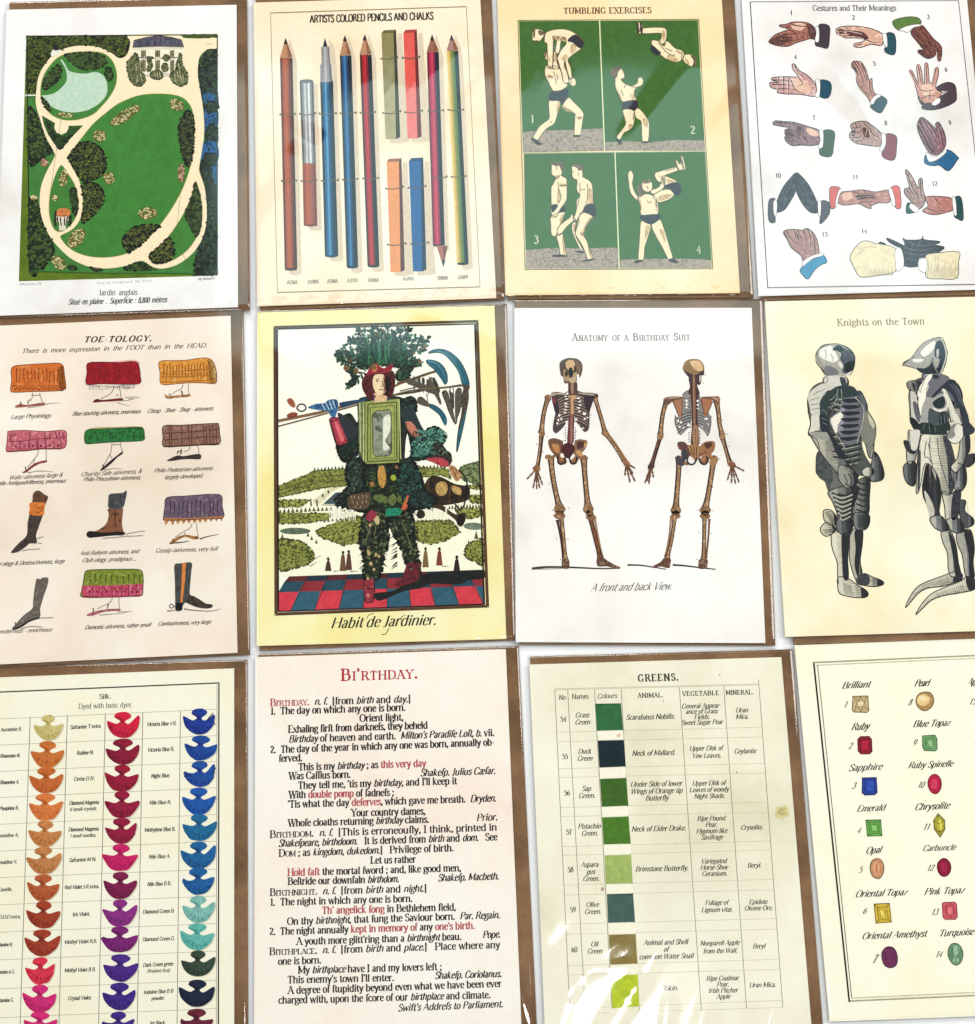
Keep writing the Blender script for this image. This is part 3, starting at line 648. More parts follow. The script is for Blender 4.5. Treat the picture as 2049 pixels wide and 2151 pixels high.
text('imprint', 'ARTIST COLOUR PENCIL', 660, 1610, 645, 1060, 18, '6f9cae', 8, 6, 0, lay=5)
text('imprint', 'ARTIST COLOUR PENCIL', 795, 1600, 778, 1060, 18, '8a5a60', 8, 6, 0, lay=5)
text('imprint', 'ARTIST COLOUR', 526, 1530, 512, 1210, 16, '7fa4a0', 8, 6, 0, lay=5)
for s, x0, y0, x1, y1 in (('A726 A', 248, 1780, 314, 1777), ('A788 A', 378, 1776, 448, 1773), ('A788 A', 500, 1773, 567, 1770), ('A7011', 626, 1769, 694, 1765),
                          ('A706 A', 756, 1766, 824, 1763), ('A4910', 975, 1758, 1042, 1755), ('B8808', 1192, 1752, 1256, 1750), ('2A809', 1320, 1748, 1384, 1744)):
    text('stock_number', s.replace(' ', ''), x0, y0, x1, y1, 22, '6a6050', 12, 8, 6, lay=2)
# ================================================================== tumbling acrobats
start(3)
text('title', 'TUMBLING EXERCISES', 462, 84, 1016, 80, 36, '6a4a2a', 15, 5, 10, lay=2, track=10)
GRN = '3c6826'
for s in ('178 128 684 126 716 944 207 954', '690 126 1305 122 1348 944 720 944', '212 962 780 956 806 1682 222 1686', '787 956 1352 950 1394 1680 812 1682'):
    shape('picture_panel', s, GRN, 1, 0, var=.12, scale=300)
frame('picture_border', '174 126 1308 119 1397 1684 219 1690', 4, '3c4a20', 1.8)
frame('picture_border', '180 130 1302 124 1391 1680 225 1686', 2.5, 'd8d8a0', 2)
line('divider', '686 126 718 946|783 954 810 1684', 7, 'e8ecc0', 2.2, 0); line('divider', '208 958 1352 948', 4, '9ab890', 2.2, 0)
GR = ['8e8072', 'a99b8c', 'b6a898', '7e7064']
for s in ('207 826 380 815 560 812 706 802 714 942 208 952', '722 892 860 882 1000 892 1150 876 1345 880 1348 943 722 944', '222 1566 400 1554 600 1556 798 1550 806 1680 222 1685', '816 1628 1000 1622 1200 1620 1390 1628 1394 1680 814 1682'):
    foliage('gravel_ground', s, GR, 1.4, 4, 30, 130, 0, None, '776a5e', 'c0b2a2')
SK, SKD, NV = 'f3e3bc', 'c9ab84', '2b2733'
def man(bodies, trunks, hair, outl, shade, shoes=None):
    o = shape('acrobat', bodies, SK, 3, 1, var=.06)
    shape('trunks', trunks, NV, 4, 1, parent=o); shape('hair', hair, '6e5c48,54443a,8a7660', 4, 1, parent=o)
    V = []; F = []
    for q in split(bodies):
        p = catmull(pts(q), True, 3); ribbon(V, F, p + [p[0]], 1.4 * K.s, 3.6)
    obj('outline', V, F, mat('57442e'), o)
    if outl: line('muscle_lines', outl, 1.5 * K.s, '5a4632', 4.4, 1, parent=o)
    if shade: shape('shading', shade, 'd6bc92,b8976c', 3.4, 1, parent=o)
    if shoes: shape('shoe', shoes, '3a302c', 4.3, 1, parent=o)
    return o
K.o, K.s = (1100, 50), 4.307
man('200 385 215 375 240 385 290 380 330 410 350 470 362 525 400 545 385 572 345 600 275 610 245 570 225 520 205 490 192 440 195 405|185 270 200 245 212 262 218 320 205 320 188 300|270 262 290 250 300 290 302 340 320 400 270 400 265 330|235 690 330 700 335 720 322 780 300 850 275 905 220 940 175 985 135 1045 110 1048 90 1035 92 1015 150 920 230 860 232 790|355 735 405 665 450 700 510 760 545 810 540 850 530 920 515 1005 462 1008 462 930 465 840 468 815 420 790 370 760',
    '245 612 320 602 398 585 408 650 395 680 355 722 335 712 320 695 235 690', '186 272 200 248 208 262 205 300 192 300', '275 430 290 500 298 545|300 455 312 480 305 510|248 570 275 608 345 598 385 572|205 400 240 395 280 410|225 470 260 470|500 850 530 845|240 880 262 895', '340 742 372 748 450 790 440 802 380 782|305 720 330 706 325 765 302 850 300 800|212 462 262 470 270 492 220 490|270 270 290 262 296 330 275 340|482 838 528 838 520 865 490 862', '68 1040 85 1030 125 1050 160 1080 158 1095 130 1095 90 1065|455 1005 515 1005 512 1020 455 1022')
man('200 85 240 60 320 45 400 52 470 85 530 140 548 185 520 225 470 262 410 310 405 340 430 400 440 490 425 500 400 440 385 370 375 330 370 380 395 440 412 520 400 532 362 525 350 450 325 390 308 330 308 300 345 230 385 180 382 130 350 125 335 190 325 250 300 270 290 240 300 160 285 130 270 160 268 260 270 330 258 400 225 390 218 300 215 200 208 170 190 160|82 75 100 48 150 48 190 75 190 100 150 155 140 160 130 150 85 150 80 120|412 510 430 492 460 490 475 520 470 555 440 560 415 535',
    '410 130 470 95 530 145 548 175 520 220 480 200 440 165 405 160', '138 55 186 75 186 96 150 102 138 90|90 62 106 55 102 118 88 122', '200 78 188 110 188 158|266 110 274 200 268 330 260 400|302 290 345 230 388 178|310 322 350 460 362 525|376 322 374 380 400 450 414 540|402 322 425 352 440 490|262 105 272 130 282 105|305 125 315 110 322 135|360 140 372 118 376 150|425 510 440 540', '440 180 482 205 452 262 430 265 425 220|382 270 402 300 372 332 345 312|262 120 300 108 380 118 388 160 350 150 300 150|228 300 240 310 242 340 230 335')
K.o, K.s = CARDS[3]['o'], CARDS[3]['s']
man('955 176 1075 170 1104 184 1108 216 1096 266 1056 272 1076 216 1054 206 955 208|1018 250 1060 258 1090 290 1104 256 1130 270 1160 300 1206 316 1216 345 1200 376 1158 388 1100 366 1060 332 1014 278|1214 345 1260 340 1292 370 1290 402 1262 416 1216 386|922 150 942 138 956 165 950 206 926 202', '1014 280 1050 308 1072 332 1040 346 1008 316', '1255 345 1290 360 1294 396 1268 414 1276 380', '1060 270 1100 320 1150 350|1150 340 1158 350|1205 320 1200 370|1075 220 1070 260|945 150 935 200|1100 300 1140 320', '1080 190 1100 200 1092 260 1080 230|1120 340 1180 370 1150 385 1110 368|1220 360 1250 390 1240 408|1160 310 1200 325 1190 340', '920 150 930 142 934 205 922 200|938 140 948 145 956 205 944 206')
man('770 440 800 420 828 434 842 468 840 488 820 498 852 526 894 536 924 516 926 494 944 482 960 498 956 526 936 542 906 562 906 600 916 628 836 638 810 600 785 540 784 490|835 684 898 690 906 740 896 790 870 816 840 832 816 872 794 866 800 845 834 802 850 770 838 722|904 685 926 675 960 704 990 750 998 782 992 882 956 886 950 790 944 756 914 736',
    '832 640 916 626 926 668 905 692 870 680 830 686', '754 444 784 420 822 426 806 446 792 486 766 480 756 466', '820 560 835 600|850 530 840 550|840 520 900 545 936 540|905 700 895 750', '800 560 830 620 840 630 815 605|880 590 905 590 908 620 885 620|960 740 990 755 985 800 960 780|870 780 895 780 870 812', '782 856 800 866 824 885 822 905 806 900|956 884 994 886 990 896 958 896')
K.o, K.s = (1140, 330), 4.869
man('92 85 100 60 150 45 210 55 218 100 205 160 190 185 240 215 250 250 250 400 240 450 190 520 160 570 150 600 120 615 100 600 85 550 80 500 90 480 88 320 100 290 130 230 135 215 125 190 102 186 96 160 84 150 92 132|90 605 225 555 215 610 190 680 155 730 150 770 140 800 115 810 90 780 86 690|150 762 165 710 215 665 285 612 290 588 310 590 322 640 300 665 240 720 192 785 165 800|145 805 200 780 220 840 235 930 245 1000 185 1005 175 940 160 870',
    '88 488 150 482 158 500 140 530 105 565 90 545|205 515 230 500 235 535 215 565 175 548', '100 56 150 45 205 52 220 85 215 130 205 165 186 120 170 88 140 90 100 76', '160 250 165 320 190 400 170 470|248 250 252 400 238 460 190 525|175 288 240 288|120 602 145 606 150 590|125 190 135 215 178 195|155 735 148 775|92 140 104 140|140 95 150 130', '160 300 186 390 162 472 148 450|202 580 217 590 202 660 185 682 175 640|200 800 225 850 240 980 215 990 205 900|180 270 240 275 240 300 180 300|165 790 190 772 180 802|140 190 180 180 165 215 140 225', '105 1000 185 994 245 1004 245 1018 110 1020')
man('300 100 320 75 370 70 420 95 425 140 410 190 420 205 480 240 510 290 518 400 520 480 440 540 430 560 395 580 370 612 355 640 330 655 310 612 330 600 345 540 350 440 375 410 382 390 350 330 355 260 350 230 315 216 306 190 298 178 304 160|405 560 520 605 500 630 450 700 430 760 415 790 455 860 490 960 525 1040 465 1050 440 980 400 890 350 810 335 770 350 700 370 630|305 680 335 660 340 700 330 760 350 830 390 900 415 960 395 960 350 870 315 790 300 730',
    '440 490 520 475 545 520 550 570 520 615 480 575 415 560', '310 86 370 70 420 95 425 150 412 176 398 130 372 140 350 105 320 96', '380 260 385 340 375 430 330 590|460 270 462 380 440 500 370 610|395 330 440 325|345 662 330 620|318 640 340 650|336 770 360 700 380 640|312 150 326 148|368 160 366 188|420 792 385 782|512 300 522 480|550 520 545 590 505 630', '470 330 500 330 515 460 470 482|480 620 505 628 440 722 425 772 410 750|385 760 417 765 427 802 395 802|460 880 490 960 520 1040 500 1040 470 960|310 690 335 690 330 752 315 740', '380 1070 440 1050 520 1035 525 1050 450 1065|325 965 395 955 430 970 400 980')
K.o, K.s = CARDS[3]['o'], CARDS[3]['s']
man('870 1076 884 1068 900 1100 892 1150 906 1200 930 1240 916 1250 880 1206 870 1150 864 1100|926 1236 976 1214 1040 1240 1050 1342 950 1346 944 1290|1010 1190 1060 1170 1080 1110 1096 1106 1096 1150 1080 1186 1020 1216|950 1382 1006 1405 992 1480 970 1550 962 1626 930 1628 934 1540 940 1450|1012 1405 1062 1372 1090 1430 1112 1500 1130 1560 1146 1620 1120 1628 1080 1550 1040 1480|958 1132 1010 1134 1016 1186 985 1202 955 1182',
    '950 1350 1056 1342 1066 1370 1010 1406 950 1380', '924 1170 950 1150 956 1180 972 1215 936 1226|955 1130 985 1120 1012 1132 1000 1145 962 1150', '985 1255 995 1270 1012 1262|1040 1250 1045 1300|985 1165 990 1185|930 1240 955 1225', '930 1250 945 1260 950 1320|1030 1260 1045 1280 1046 1330|975 1420 1000 1420 985 1480 970 1500|1060 1440 1090 1450 1100 1520', '902 1640 930 1628 962 1628 950 1640 915 1650|1120 1626 1146 1618 1175 1636 1172 1650 1140 1644')
man('1020 1226 1080 1190 1140 1190 1152 1222 1120 1250 1062 1268 1040 1256|1084 1102 1130 1114 1172 1140 1112 1162 1094 1150|1034 1086 1060 1074 1164 1046 1176 1068 1084 1104 1096 1130 1062 1142 1036 1112|1160 1012 1172 1004 1192 1030 1196 985 1208 980 1226 1056 1206 1062 1184 1064',
    '1090 1166 1164 1140 1196 1165 1196 1206 1166 1226 1130 1190', '1160 1012 1166 1008 1180 1055 1172 1056|1192 985 1200 980 1216 1050 1206 1052', '1080 1110 1090 1150|1060 1140 1100 1160|1100 1070 1160 1055', '1060 1230 1120 1215 1140 1225 1110 1245 1060 1258|1060 1100 1080 1110 1080 1130|1110 1120 1160 1140 1120 1152')
for s, x, y in (('1', 258, 768), ('2', 1256, 838), ('3', 274, 1525), ('4', 1294, 1585)):
    text('panel_number', s, x, y, x + 30 if s != '1' else x + 16, y, 50, 'd5dcb0', 11, 6, 5, lay=3)
# ================================================================== gestures
start(4)
line('border_rule', '142 10 252 1806', 6, '26222a', 1.2, 0)
line('border_rule', '140 10 1448 2', 6, '8a858a', 1.1, 0); line('border_rule', '252 1802 1640 1780', 8, '7c7a80', 1.15, 0); line('border_rule', '1448 2 1640 1780', 5, '55525a', 1.15, 0)
text('title', 'Gestures and Their Meanings', 534, 66, 1058, 64, 34, '5c5458', 12, 5, 7, lay=2, space=1.0)
for s, x, y in (('1', 392, 92), ('2', 782, 122), ('3', 1250, 118), ('4', 418, 368), ('5', 912, 410), ('6', 1362, 446), ('7', 534, 748), ('8', 984, 782), ('9', 1386, 782), ('10', 300, 1112), ('11', 784, 1122), ('12', 1282, 1164), ('13', 592, 1480), ('14', 840, 1460)):
    text('number', s, x, y, x + (17 if len(s) == 1 else 36), y, 28, '3a3438', 14, 6, 5, lay=2)
def hand(outline, col, cuff, sleeve, scol, lines='', dark='', light='', lay=3):
    """printed hand with shirt cuff and coat sleeve"""
    o = shape('hand', outline, col, lay, 1, var=.2, scale=420)
    V = []; F = []
    for q in split(outline):
        p = catmull(pts(q), True, 3); ribbon(V, F, p + [p[0]], 5, lay + .7)
    obj('outline', V, F, mat('2e2024'), o)
    if dark: shape('shading', dark, '4a2a2a,6a4440', lay + .4, 1, parent=o)
    if light: shape('highlight', light, 'dcae98,e8c4b0', lay + .45, 1, parent=o)
    if lines:
        line('finger_shine', [[(x - 6, y + 2) for x, y in pts(q)] for q in split(lines)], 8, max(col.split(','), key=lambda c: int(c[2:4], 16)), lay + .6, 1, w2=4, parent=o)
        line('finger_lines', lines, 6.5, '2a1718', lay + .9, 1, w2=3, parent=o)
    if sleeve:
        s_ = shape('sleeve', sleeve, scol, lay + 1.2, 1, var=.1, scale=300, parent=o)
        V = []; F = []
        for q in split(sleeve):
            p = catmull(pts(q), True, 3); ribbon(V, F, p + [p[0]], 4, lay + 1.5)
        obj('sleeve_edge', V, F, mat('1e1c22'), o)
    if cuff:
        shape('cuff', cuff, 'f6f4f0', lay + 1.9, 1, parent=o, var=.03)
        V = []; F = []
        for q in split(cuff):
            p = catmull(pts(q), True, 3); ribbon(V, F, p + [p[0]], 3, lay + 2.2)
        obj('cuff_edge', V, F, mat('6a666c'), o)
    return o
hand('262 252 300 215 360 192 382 180 330 165 328 155 370 150 400 138 460 135 510 145 545 175 552 242 520 240 480 252 430 266 380 288 320 286 266 268', '945a4c,b67a68,723e38', '553 168 572 172 574 250 560 264 548 250 556 205', '572 154 636 160 640 220 630 298 590 294 555 285 550 262 572 248', '40313c',
     '300 230 400 210 500 205|382 182 420 205 440 240|330 262 400 255 470 240|400 150 450 160 520 165|500 150 505 200 500 240|340 240 390 235', '268 250 310 225 360 222 400 240 360 275 310 280 270 266|500 150 548 178 550 238 515 236 508 190', '400 150 460 142 490 160 460 190 410 180')
hand('684 178 740 162 830 165 900 178 970 210 975 260 960 284 900 276 840 295 795 291 796 272 840 262 862 246 800 236 740 236 700 216 684 206', 'dcae98,c8917c,ecccb8', '972 210 996 214 1002 292 985 282 975 250', '996 208 1045 212 1056 280 1046 340 995 330 984 302 1002 285', '1c4c56',
     '690 192 760 190 850 210|700 208 770 212|720 225 790 224 860 240|740 170 760 185|862 244 900 262 950 262|800 282 850 274', '745 190 800 192 850 200 885 235 862 244 800 232 760 222|690 185 720 180 735 200 700 206', '')
hand('1148 196 1214 156 1250 190 1290 240 1330 276 1344 310 1336 376 1318 374 1314 312 1300 290 1306 340 1270 364 1240 360 1194 326 1202 310 1226 312 1214 290 1180 250', '6e4038,8a5448,4e2a28', '1074 186 1130 160 1196 150 1212 160 1165 172 1130 200 1100 192', '1034 132 1120 105 1190 108 1215 136 1196 152 1130 158 1072 188', '5c7c3a',
     '1180 220 1230 260 1240 320|1220 200 1260 250 1270 330|1250 260 1290 290|1215 290 1250 300 1280 350|1310 300 1328 340|1160 200 1200 250', '1190 250 1230 290 1250 340 1290 345 1270 362 1225 345 1200 318 1225 310|1150 200 1180 190 1200 240 1186 250', '')
hand('266 530 268 515 320 514 280 500 282 484 360 478 440 478 410 432 405 405 420 400 450 440 500 470 552 528 556 582 540 604 460 590 380 588 315 580 312 562 272 546', 'd0a09a,b08890,e8c4b8', '552 500 580 505 576 600 550 602 560 560', '578 500 640 510 651 560 630 612 576 602 586 550', '1c4c60',
     '280 500 360 502 400 510|275 528 360 530 420 535|312 556 380 556 430 560|320 482 322 510|350 480 352 580|385 480 380 585|440 480 470 520 440 540|400 500 420 560 470 580|420 410 440 450 470 480', '', '400 490 450 490 500 520 530 570 470 580 410 560 390 520')
hand('778 400 790 382 820 384 842 392 870 440 888 500 905 488 908 540 920 580 938 600 900 642 880 610 832 560 810 510 804 450 780 420', 'ae7868,946052,cc988a', '895 640 918 604 950 590 962 600 930 622 912 652', '946 592 1000 625 985 670 955 708 895 670 908 650 930 625', '2c4652',
     '796 390 830 450 850 520|815 388 850 450 870 520|838 398 862 450 878 510|830 540 860 580 890 600|888 500 890 560 905 590|810 450 820 500', '780 400 796 390 820 440 806 450', '')
hand('1140 448 1154 440 1176 480 1192 520 1195 500 1185 420 1200 404 1216 440 1226 514 1235 512 1236 405 1254 398 1262 460 1266 515 1280 512 1300 432 1320 424 1322 470 1306 530 1312 556 1340 575 1330 612 1312 640 1260 662 1215 652 1195 600 1184 560 1165 500', 'cf9686,b87e70,e4b6a6', '1300 624 1330 612 1332 640 1300 660 1280 650', '1308 548 1370 515 1425 530 1436 610 1420 640 1360 670 1280 688 1216 676 1245 646 1300 644 1322 610 1388 570 1340 566', '46363e',
     '1150 450 1180 520 1200 550|1196 420 1210 500 1215 530|1245 410 1248 500 1250 530|1305 440 1290 500 1285 540|1200 560 1250 570 1300 560|1210 620 1250 600 1300 600|1310 560 1350 580 1390 565|1270 580 1260 630', '1200 600 1230 640 1270 655 1250 665 1210 650 1192 610', '1215 540 1280 535 1300 570 1270 600 1225 590')
hand('285 768 300 755 360 760 420 765 500 790 578 820 580 890 540 910 460 908 410 912 372 890 358 860 372 842 358 815 390 800 350 793 290 781', '7a5862,a07c84,5c424c', '574 820 600 822 596 920 566 922 582 880', '600 818 668 822 666 900 650 978 582 970 578 930 597 900', '3c5239',
     '300 768 380 772 440 790|360 815 410 820 440 850|365 845 410 850 440 870|375 880 420 880 450 890|440 790 430 830 450 880|480 800 470 850 500 890|330 758 330 785|360 760 362 790', '360 815 400 812 420 850 380 870 362 858|440 790 470 800 460 850 440 840', '500 800 560 820 570 850 530 850 500 830')
hand('770 786 800 765 860 758 900 780 950 820 968 850 960 912 900 912 850 905 800 894 765 860 770 830 782 815', 'b89890,9a8080,cab0a6', '966 840 990 842 990 910 966 945 952 938 968 890', '990 840 1056 850 1060 920 1046 1000 986 992 966 960 990 922', '84404e',
     '780 800 820 800 840 780|775 830 820 830 850 800|780 860 820 858 850 830|800 885 840 880 860 850|850 770 880 800 870 850|890 800 910 840 950 860|800 770 810 800', '850 800 880 810 890 860 855 850|780 820 800 815 800 845 782 850', '')
hand('1194 762 1214 734 1240 745 1290 790 1310 812 1304 775 1324 764 1346 800 1365 850 1368 902 1350 940 1310 970 1270 960 1240 920 1206 850 1190 800', '8a606a,6a4850,a87c84', '1246 950 1290 985 1340 960 1362 938 1372 952 1322 995 1262 1012', '1240 970 1270 1010 1320 1002 1378 936 1445 984 1440 1002 1386 1070 1330 1035 1284 1038 1236 1020', '20608c',
     '1205 770 1250 850 1290 930|1225 750 1270 820 1310 900|1250 760 1300 830 1330 900|1320 780 1340 850 1350 920|1210 820 1250 900|1240 900 1280 950', '1195 765 1210 745 1230 800 1270 880 1300 950 1275 955 1240 918 1206 850', '')
hand('425 1084 440 1090 434 1150 426 1200 375 1290 345 1320 302 1326 310 1260 350 1170 400 1108|428 1084 460 1100 510 1160 546 1230 570 1290 576 1326 526 1332 480 1290 440 1220 430 1160', '34303a,2a2830,565260', '288 1260 310 1262 306 1346 290 1340|566 1265 586 1262 583 1350 570 1346', '262 1250 298 1245 290 1300 300 1388 262 1386 254 1320|586 1258 636 1268 638 1340 586 1402 578 1380 590 1310', '4e4652',
     '425 1090 370 1180 330 1270|415 1130 370 1220|440 1100 490 1180 530 1270|450 1160 500 1250')
hand('696 1230 720 1202 780 1195 850 1188 930 1202 1014 1190 1016 1266 950 1270 900 1290 902 1305 870 1300 820 1276 740 1285 694 1270', 'b8827a,a06c66,c89890', '690 1272 700 1222 718 1196 706 1180 684 1230 676 1292|1010 1190 1026 1178 1046 1230 1051 1286 1036 1290 1024 1245', '645 1170 708 1178 682 1230 675 1300 645 1300 640 1230|1026 1172 1072 1165 1086 1220 1086 1300 1052 1300 1046 1230', 'd2605c',
     '780 1200 850 1215 930 1210|800 1235 880 1225 950 1230|810 1250 880 1240 940 1250|820 1270 880 1262 930 1270|850 1190 870 1215|900 1290 880 1270', '800 1225 860 1215 930 1225 920 1240 840 1250', '720 1215 770 1205 780 1240 730 1255')
hand('1240 1234 1330 1230 1410 1245 1416 1310 1370 1330 1290 1345 1220 1322 1258 1290', 'ba7a70,a46860,c88e84', '1408 1240 1428 1242 1436 1342 1420 1340', '1426 1236 1466 1240 1478 1372 1446 1372 1420 1350 1434 1300', '1c4c4c', '1240 1300 1300 1320 1370 1320|1300 1240 1330 1280')
hand('1114 1070 1126 1064 1160 1110 1185 1160 1200 1180 1198 1126 1220 1118 1226 1190 1240 1240 1226 1290 1190 1310 1150 1262 1110 1212 1112 1180 1140 1170 1126 1120', 'a88880,8c6c68,bca098', '1150 1275 1180 1290 1200 1316 1176 1330 1140 1300', '1124 1276 1146 1270 1160 1310 1186 1324 1140 1337 1120 1330', '1e4c4a',
     '1120 1080 1150 1150 1170 1200|1120 1190 1150 1220|1130 1175 1165 1215|1150 1160 1180 1210|1210 1130 1208 1190 1215 1230|1180 1200 1200 1250', lay=3.3)
hand('350 1460 366 1440 420 1436 470 1442 490 1430 520 1440 552 1480 570 1540 572 1592 545 1610 490 1622 470 1632 460 1600 400 1552 375 1500', 'ae8480,946c6c,c09a92', '470 1642 510 1610 590 1584 598 1600 540 1618 492 1652 474 1668', '455 1690 500 1642 590 1602 612 1610 622 1645 590 1656 545 1692 505 1748 470 1720', '3e8cb6',
     '370 1450 400 1500 440 1530|420 1445 430 1500|440 1445 465 1500|475 1445 490 1500|500 1435 520 1490 520 1540|540 1480 545 1550 550 1590|470 1560 500 1590', '355 1455 375 1450 385 1490 370 1485|430 1450 450 1490 440 1500', '')
o = hand('952 1516 985 1525 1000 1552 960 1552|1000 1490 1090 1530 1100 1546 1060 1542 1010 1512|1098 1490 1120 1502 1210 1500 1226 1474 1232 1500 1320 1510 1330 1520 1300 1532 1355 1546 1350 1562 1312 1588 1330 1596 1280 1610 1200 1616 1200 1666 1110 1666 1090 1600 1086 1552 1112 1530', '2c2a34,3c3a46,201e28', '1052 1562 1090 1560 1106 1660 1064 1700 1052 1640|1200 1626 1246 1624 1246 1702 1200 1690', '768 1612 800 1550 856 1508 930 1524 1050 1552 1055 1620 1052 1700 960 1722 840 1736 800 1690 778 1642|1242 1600 1330 1582 1450 1578 1448 1640 1440 1740 1340 1746 1250 1740 1242 1690', 'e8dcb8', '1110 1540 1200 1560 1290 1540|1120 1580 1200 1580 1320 1560')
line('glove_seams', '1110 1545 1180 1570 1290 1556|1110 1580 1190 1596 1300 1586|1120 1620 1190 1630|1130 1510 1200 1540 1300 1530|1110 1500 1110 1560|1210 1505 1190 1560|1160 1520 1150 1600', 5, '6e6c78', 5.4, 1, w2=2.5, parent=o)
line('fold_hatching', '|'.join('%d %d %d %d' % (880 + i * 9, 1700 - (i % 3) * 12, 884 + i * 9, 1728) for i in range(18)) + '|' + '|'.join('%d %d %d %d' % (1250 + i * 10, 1690 - (i % 4) * 12, 1254 + i * 10, 1738) for i in range(20)) + '|830 1560 880 1545 930 1550|820 1590 860 1560|1256 1610 1262 1700|1300 1600 1300 1690|1320 1600 1316 1700', 2.4, '8a8268', 4.8, 0, parent=o)
# ================================================================== skirts, shoes and boots
start(5)
text('title', 'TOE-TOLOGY.', 456, 204, 830, 197, 30, '2c2220', 20, 7, 6, shear=.32, lay=2, track=14)
text('subtitle', 'There is more expression in the FOOT than in the HEAD.', 116, 264, 1126, 232, 24, '4c3c34', 13, 5, 4, shear=.35, lay=2, space=1.9)
def skirt(outline, col, folds, fcol, parts=()):
    o = shape('skirt', outline, col, 3, 1, scale=420)
    V = []; F = []
    for q in split(outline):
        p = catmull(pts(q), True, 3); ribbon(V, F, p + [p[0]], 4, 3.8)
    obj('outline', V, F, mat(fcol), o)
    if folds: line('fold_lines', folds, 6, fcol, 4, 1, w2=3, parent=o)
    for nm, s, c, l in parts: shape(nm, s, c, l, 1, parent=o)
    return o
def leg(lines, shoe, scol, shadow='', extra='', stock='f9efe2'):
    o = shape('shoe', shoe, scol, 3.4, 1, scale=500)
    if shadow: line('ground_shadow', shadow, 6, '9a9488', 2, 1, w2=2)
    line('stocking', lines, 3.6, '77706a', 3.2, 1)
    if extra: line('shoe_ribbon', extra, 7, '2c2220', 3.9, 1, w2=4, parent=o)
    return o
# 1 orange skirt
random.seed(3)
def vf(x0, x1, yt, yb, n, sl=8):
    return '|'.join('%g %g %g %g %g %g' % (x, yt + random.uniform(0, 20), x + random.uniform(-4, 4), (yt + yb) / 2, x + random.uniform(-sl, sl), yb - random.uniform(0, 25)) for x in [x0 + (x1 - x0) * (i + .5) / n for i in range(n)])
o = skirt('66 340 150 326 250 320 320 318 345 335 348 370 356 420 352 460 280 470 180 472 90 476 58 468 64 410', 'd8722c,c86020,e08a48', vf(80, 345, 340, 440, 13), '7a3a10')
line('hem_scallops', '|'.join('%g 462 %g 444 %g 440 %g 448 %g 462' % (x - 15, x - 10, x, x + 10, x + 15) for x in range(80, 345, 33)), 4, '8a4412', 4.2, 1, parent=o)
dots('eyelets', [(x, 459, 4.5, 5) for x in range(80, 345, 33)], '6a2c0c', 4.5, o)
shape('skirt_shade', '320 345 346 340 355 420 350 462 325 466 318 400', '9a5418,7a3c10', 3.5, 1, parent=o)
leg('178 478 178 492 170 518 160 520|214 480 224 510 236 542|170 494 222 492|150 530 165 512', '82 552 110 540 150 545 236 532 236 546 150 555 90 560', '8a4a3c,a8685a', '150 560 200 555 240 548|230 548 280 536 330 536', '112 528 115 545|152 525 154 542')
# 2 red skirt
shape('petticoat', '468 432 600 442 726 430 722 458 640 452 560 446 500 448', 'a89c98,d8ccc4', 2.8, 1); line('lace', vf(480, 720, 436, 470, 20, 3), 2.5, '5c4c48', 2.95, 1)
shape('faded_top', '600 312 700 300 748 304 756 325 650 318', 'eab4b0', 2.7, 1)
o = skirt('478 318 560 312 650 314 740 310 760 350 764 390 758 430 640 432 540 430 470 432 474 370', '98101e,84081a,ac1828', '', '5a0a14')
line('fold_lines', vf(500, 745, 335, 415, 9, 3), 5, '7a0c18', 4, 1, parent=o)
leg('620 440 612 470 590 492 550 512|648 440 656 480 660 514', '508 524 530 512 560 518 660 508 660 522 560 528 512 532', '5c1020,7a1c2a', '655 522 700 520 760 500|640 530 660 540 710 552|700 512 760 505|680 506 745 498', '636 490 644 494')
# 3 ochre skirt
o = skirt('868 310 940 304 1010 302 1080 292 1130 290 1160 310 1178 360 1180 400 1172 428 1120 426 1040 424 960 430 878 432 872 370', 'e09838,d28428,eab05c', vf(885, 1150, 315, 420, 16), '8a4c10')
line('pattern_line', '878 368 960 364 1050 356 1150 350|880 392 960 392 1060 388 1150 380|878 420 960 420 1100 412 1170 412', 6, 'a86a1c', 4.1, 1, parent=o)
dots('pattern_spots', [(890 + i * 17, 380 - i * .5, 5, 5) for i in range(16)], '8c5414', 4.4, o)
shape('skirt_shade', '1130 300 1158 312 1178 360 1180 400 1170 428 1140 424 1136 360', '8a5c20,b07c34,6c4418', 3.5, 1, parent=o)
shape('lace_edge', '1150 312 1172 340 1180 390 1174 425 1162 390 1158 345', 'c8a868,8a6c3a', 3.8, 1, parent=o)
leg('996 432 990 455 960 470 935 488|1025 430 1026 460 1030 488|984 465 992 490', '896 486 905 492 930 496 1030 487 1030 500 960 506 920 512 900 504', '7a5230,c8935c', '', '920 485 930 492|990 470 995 492')
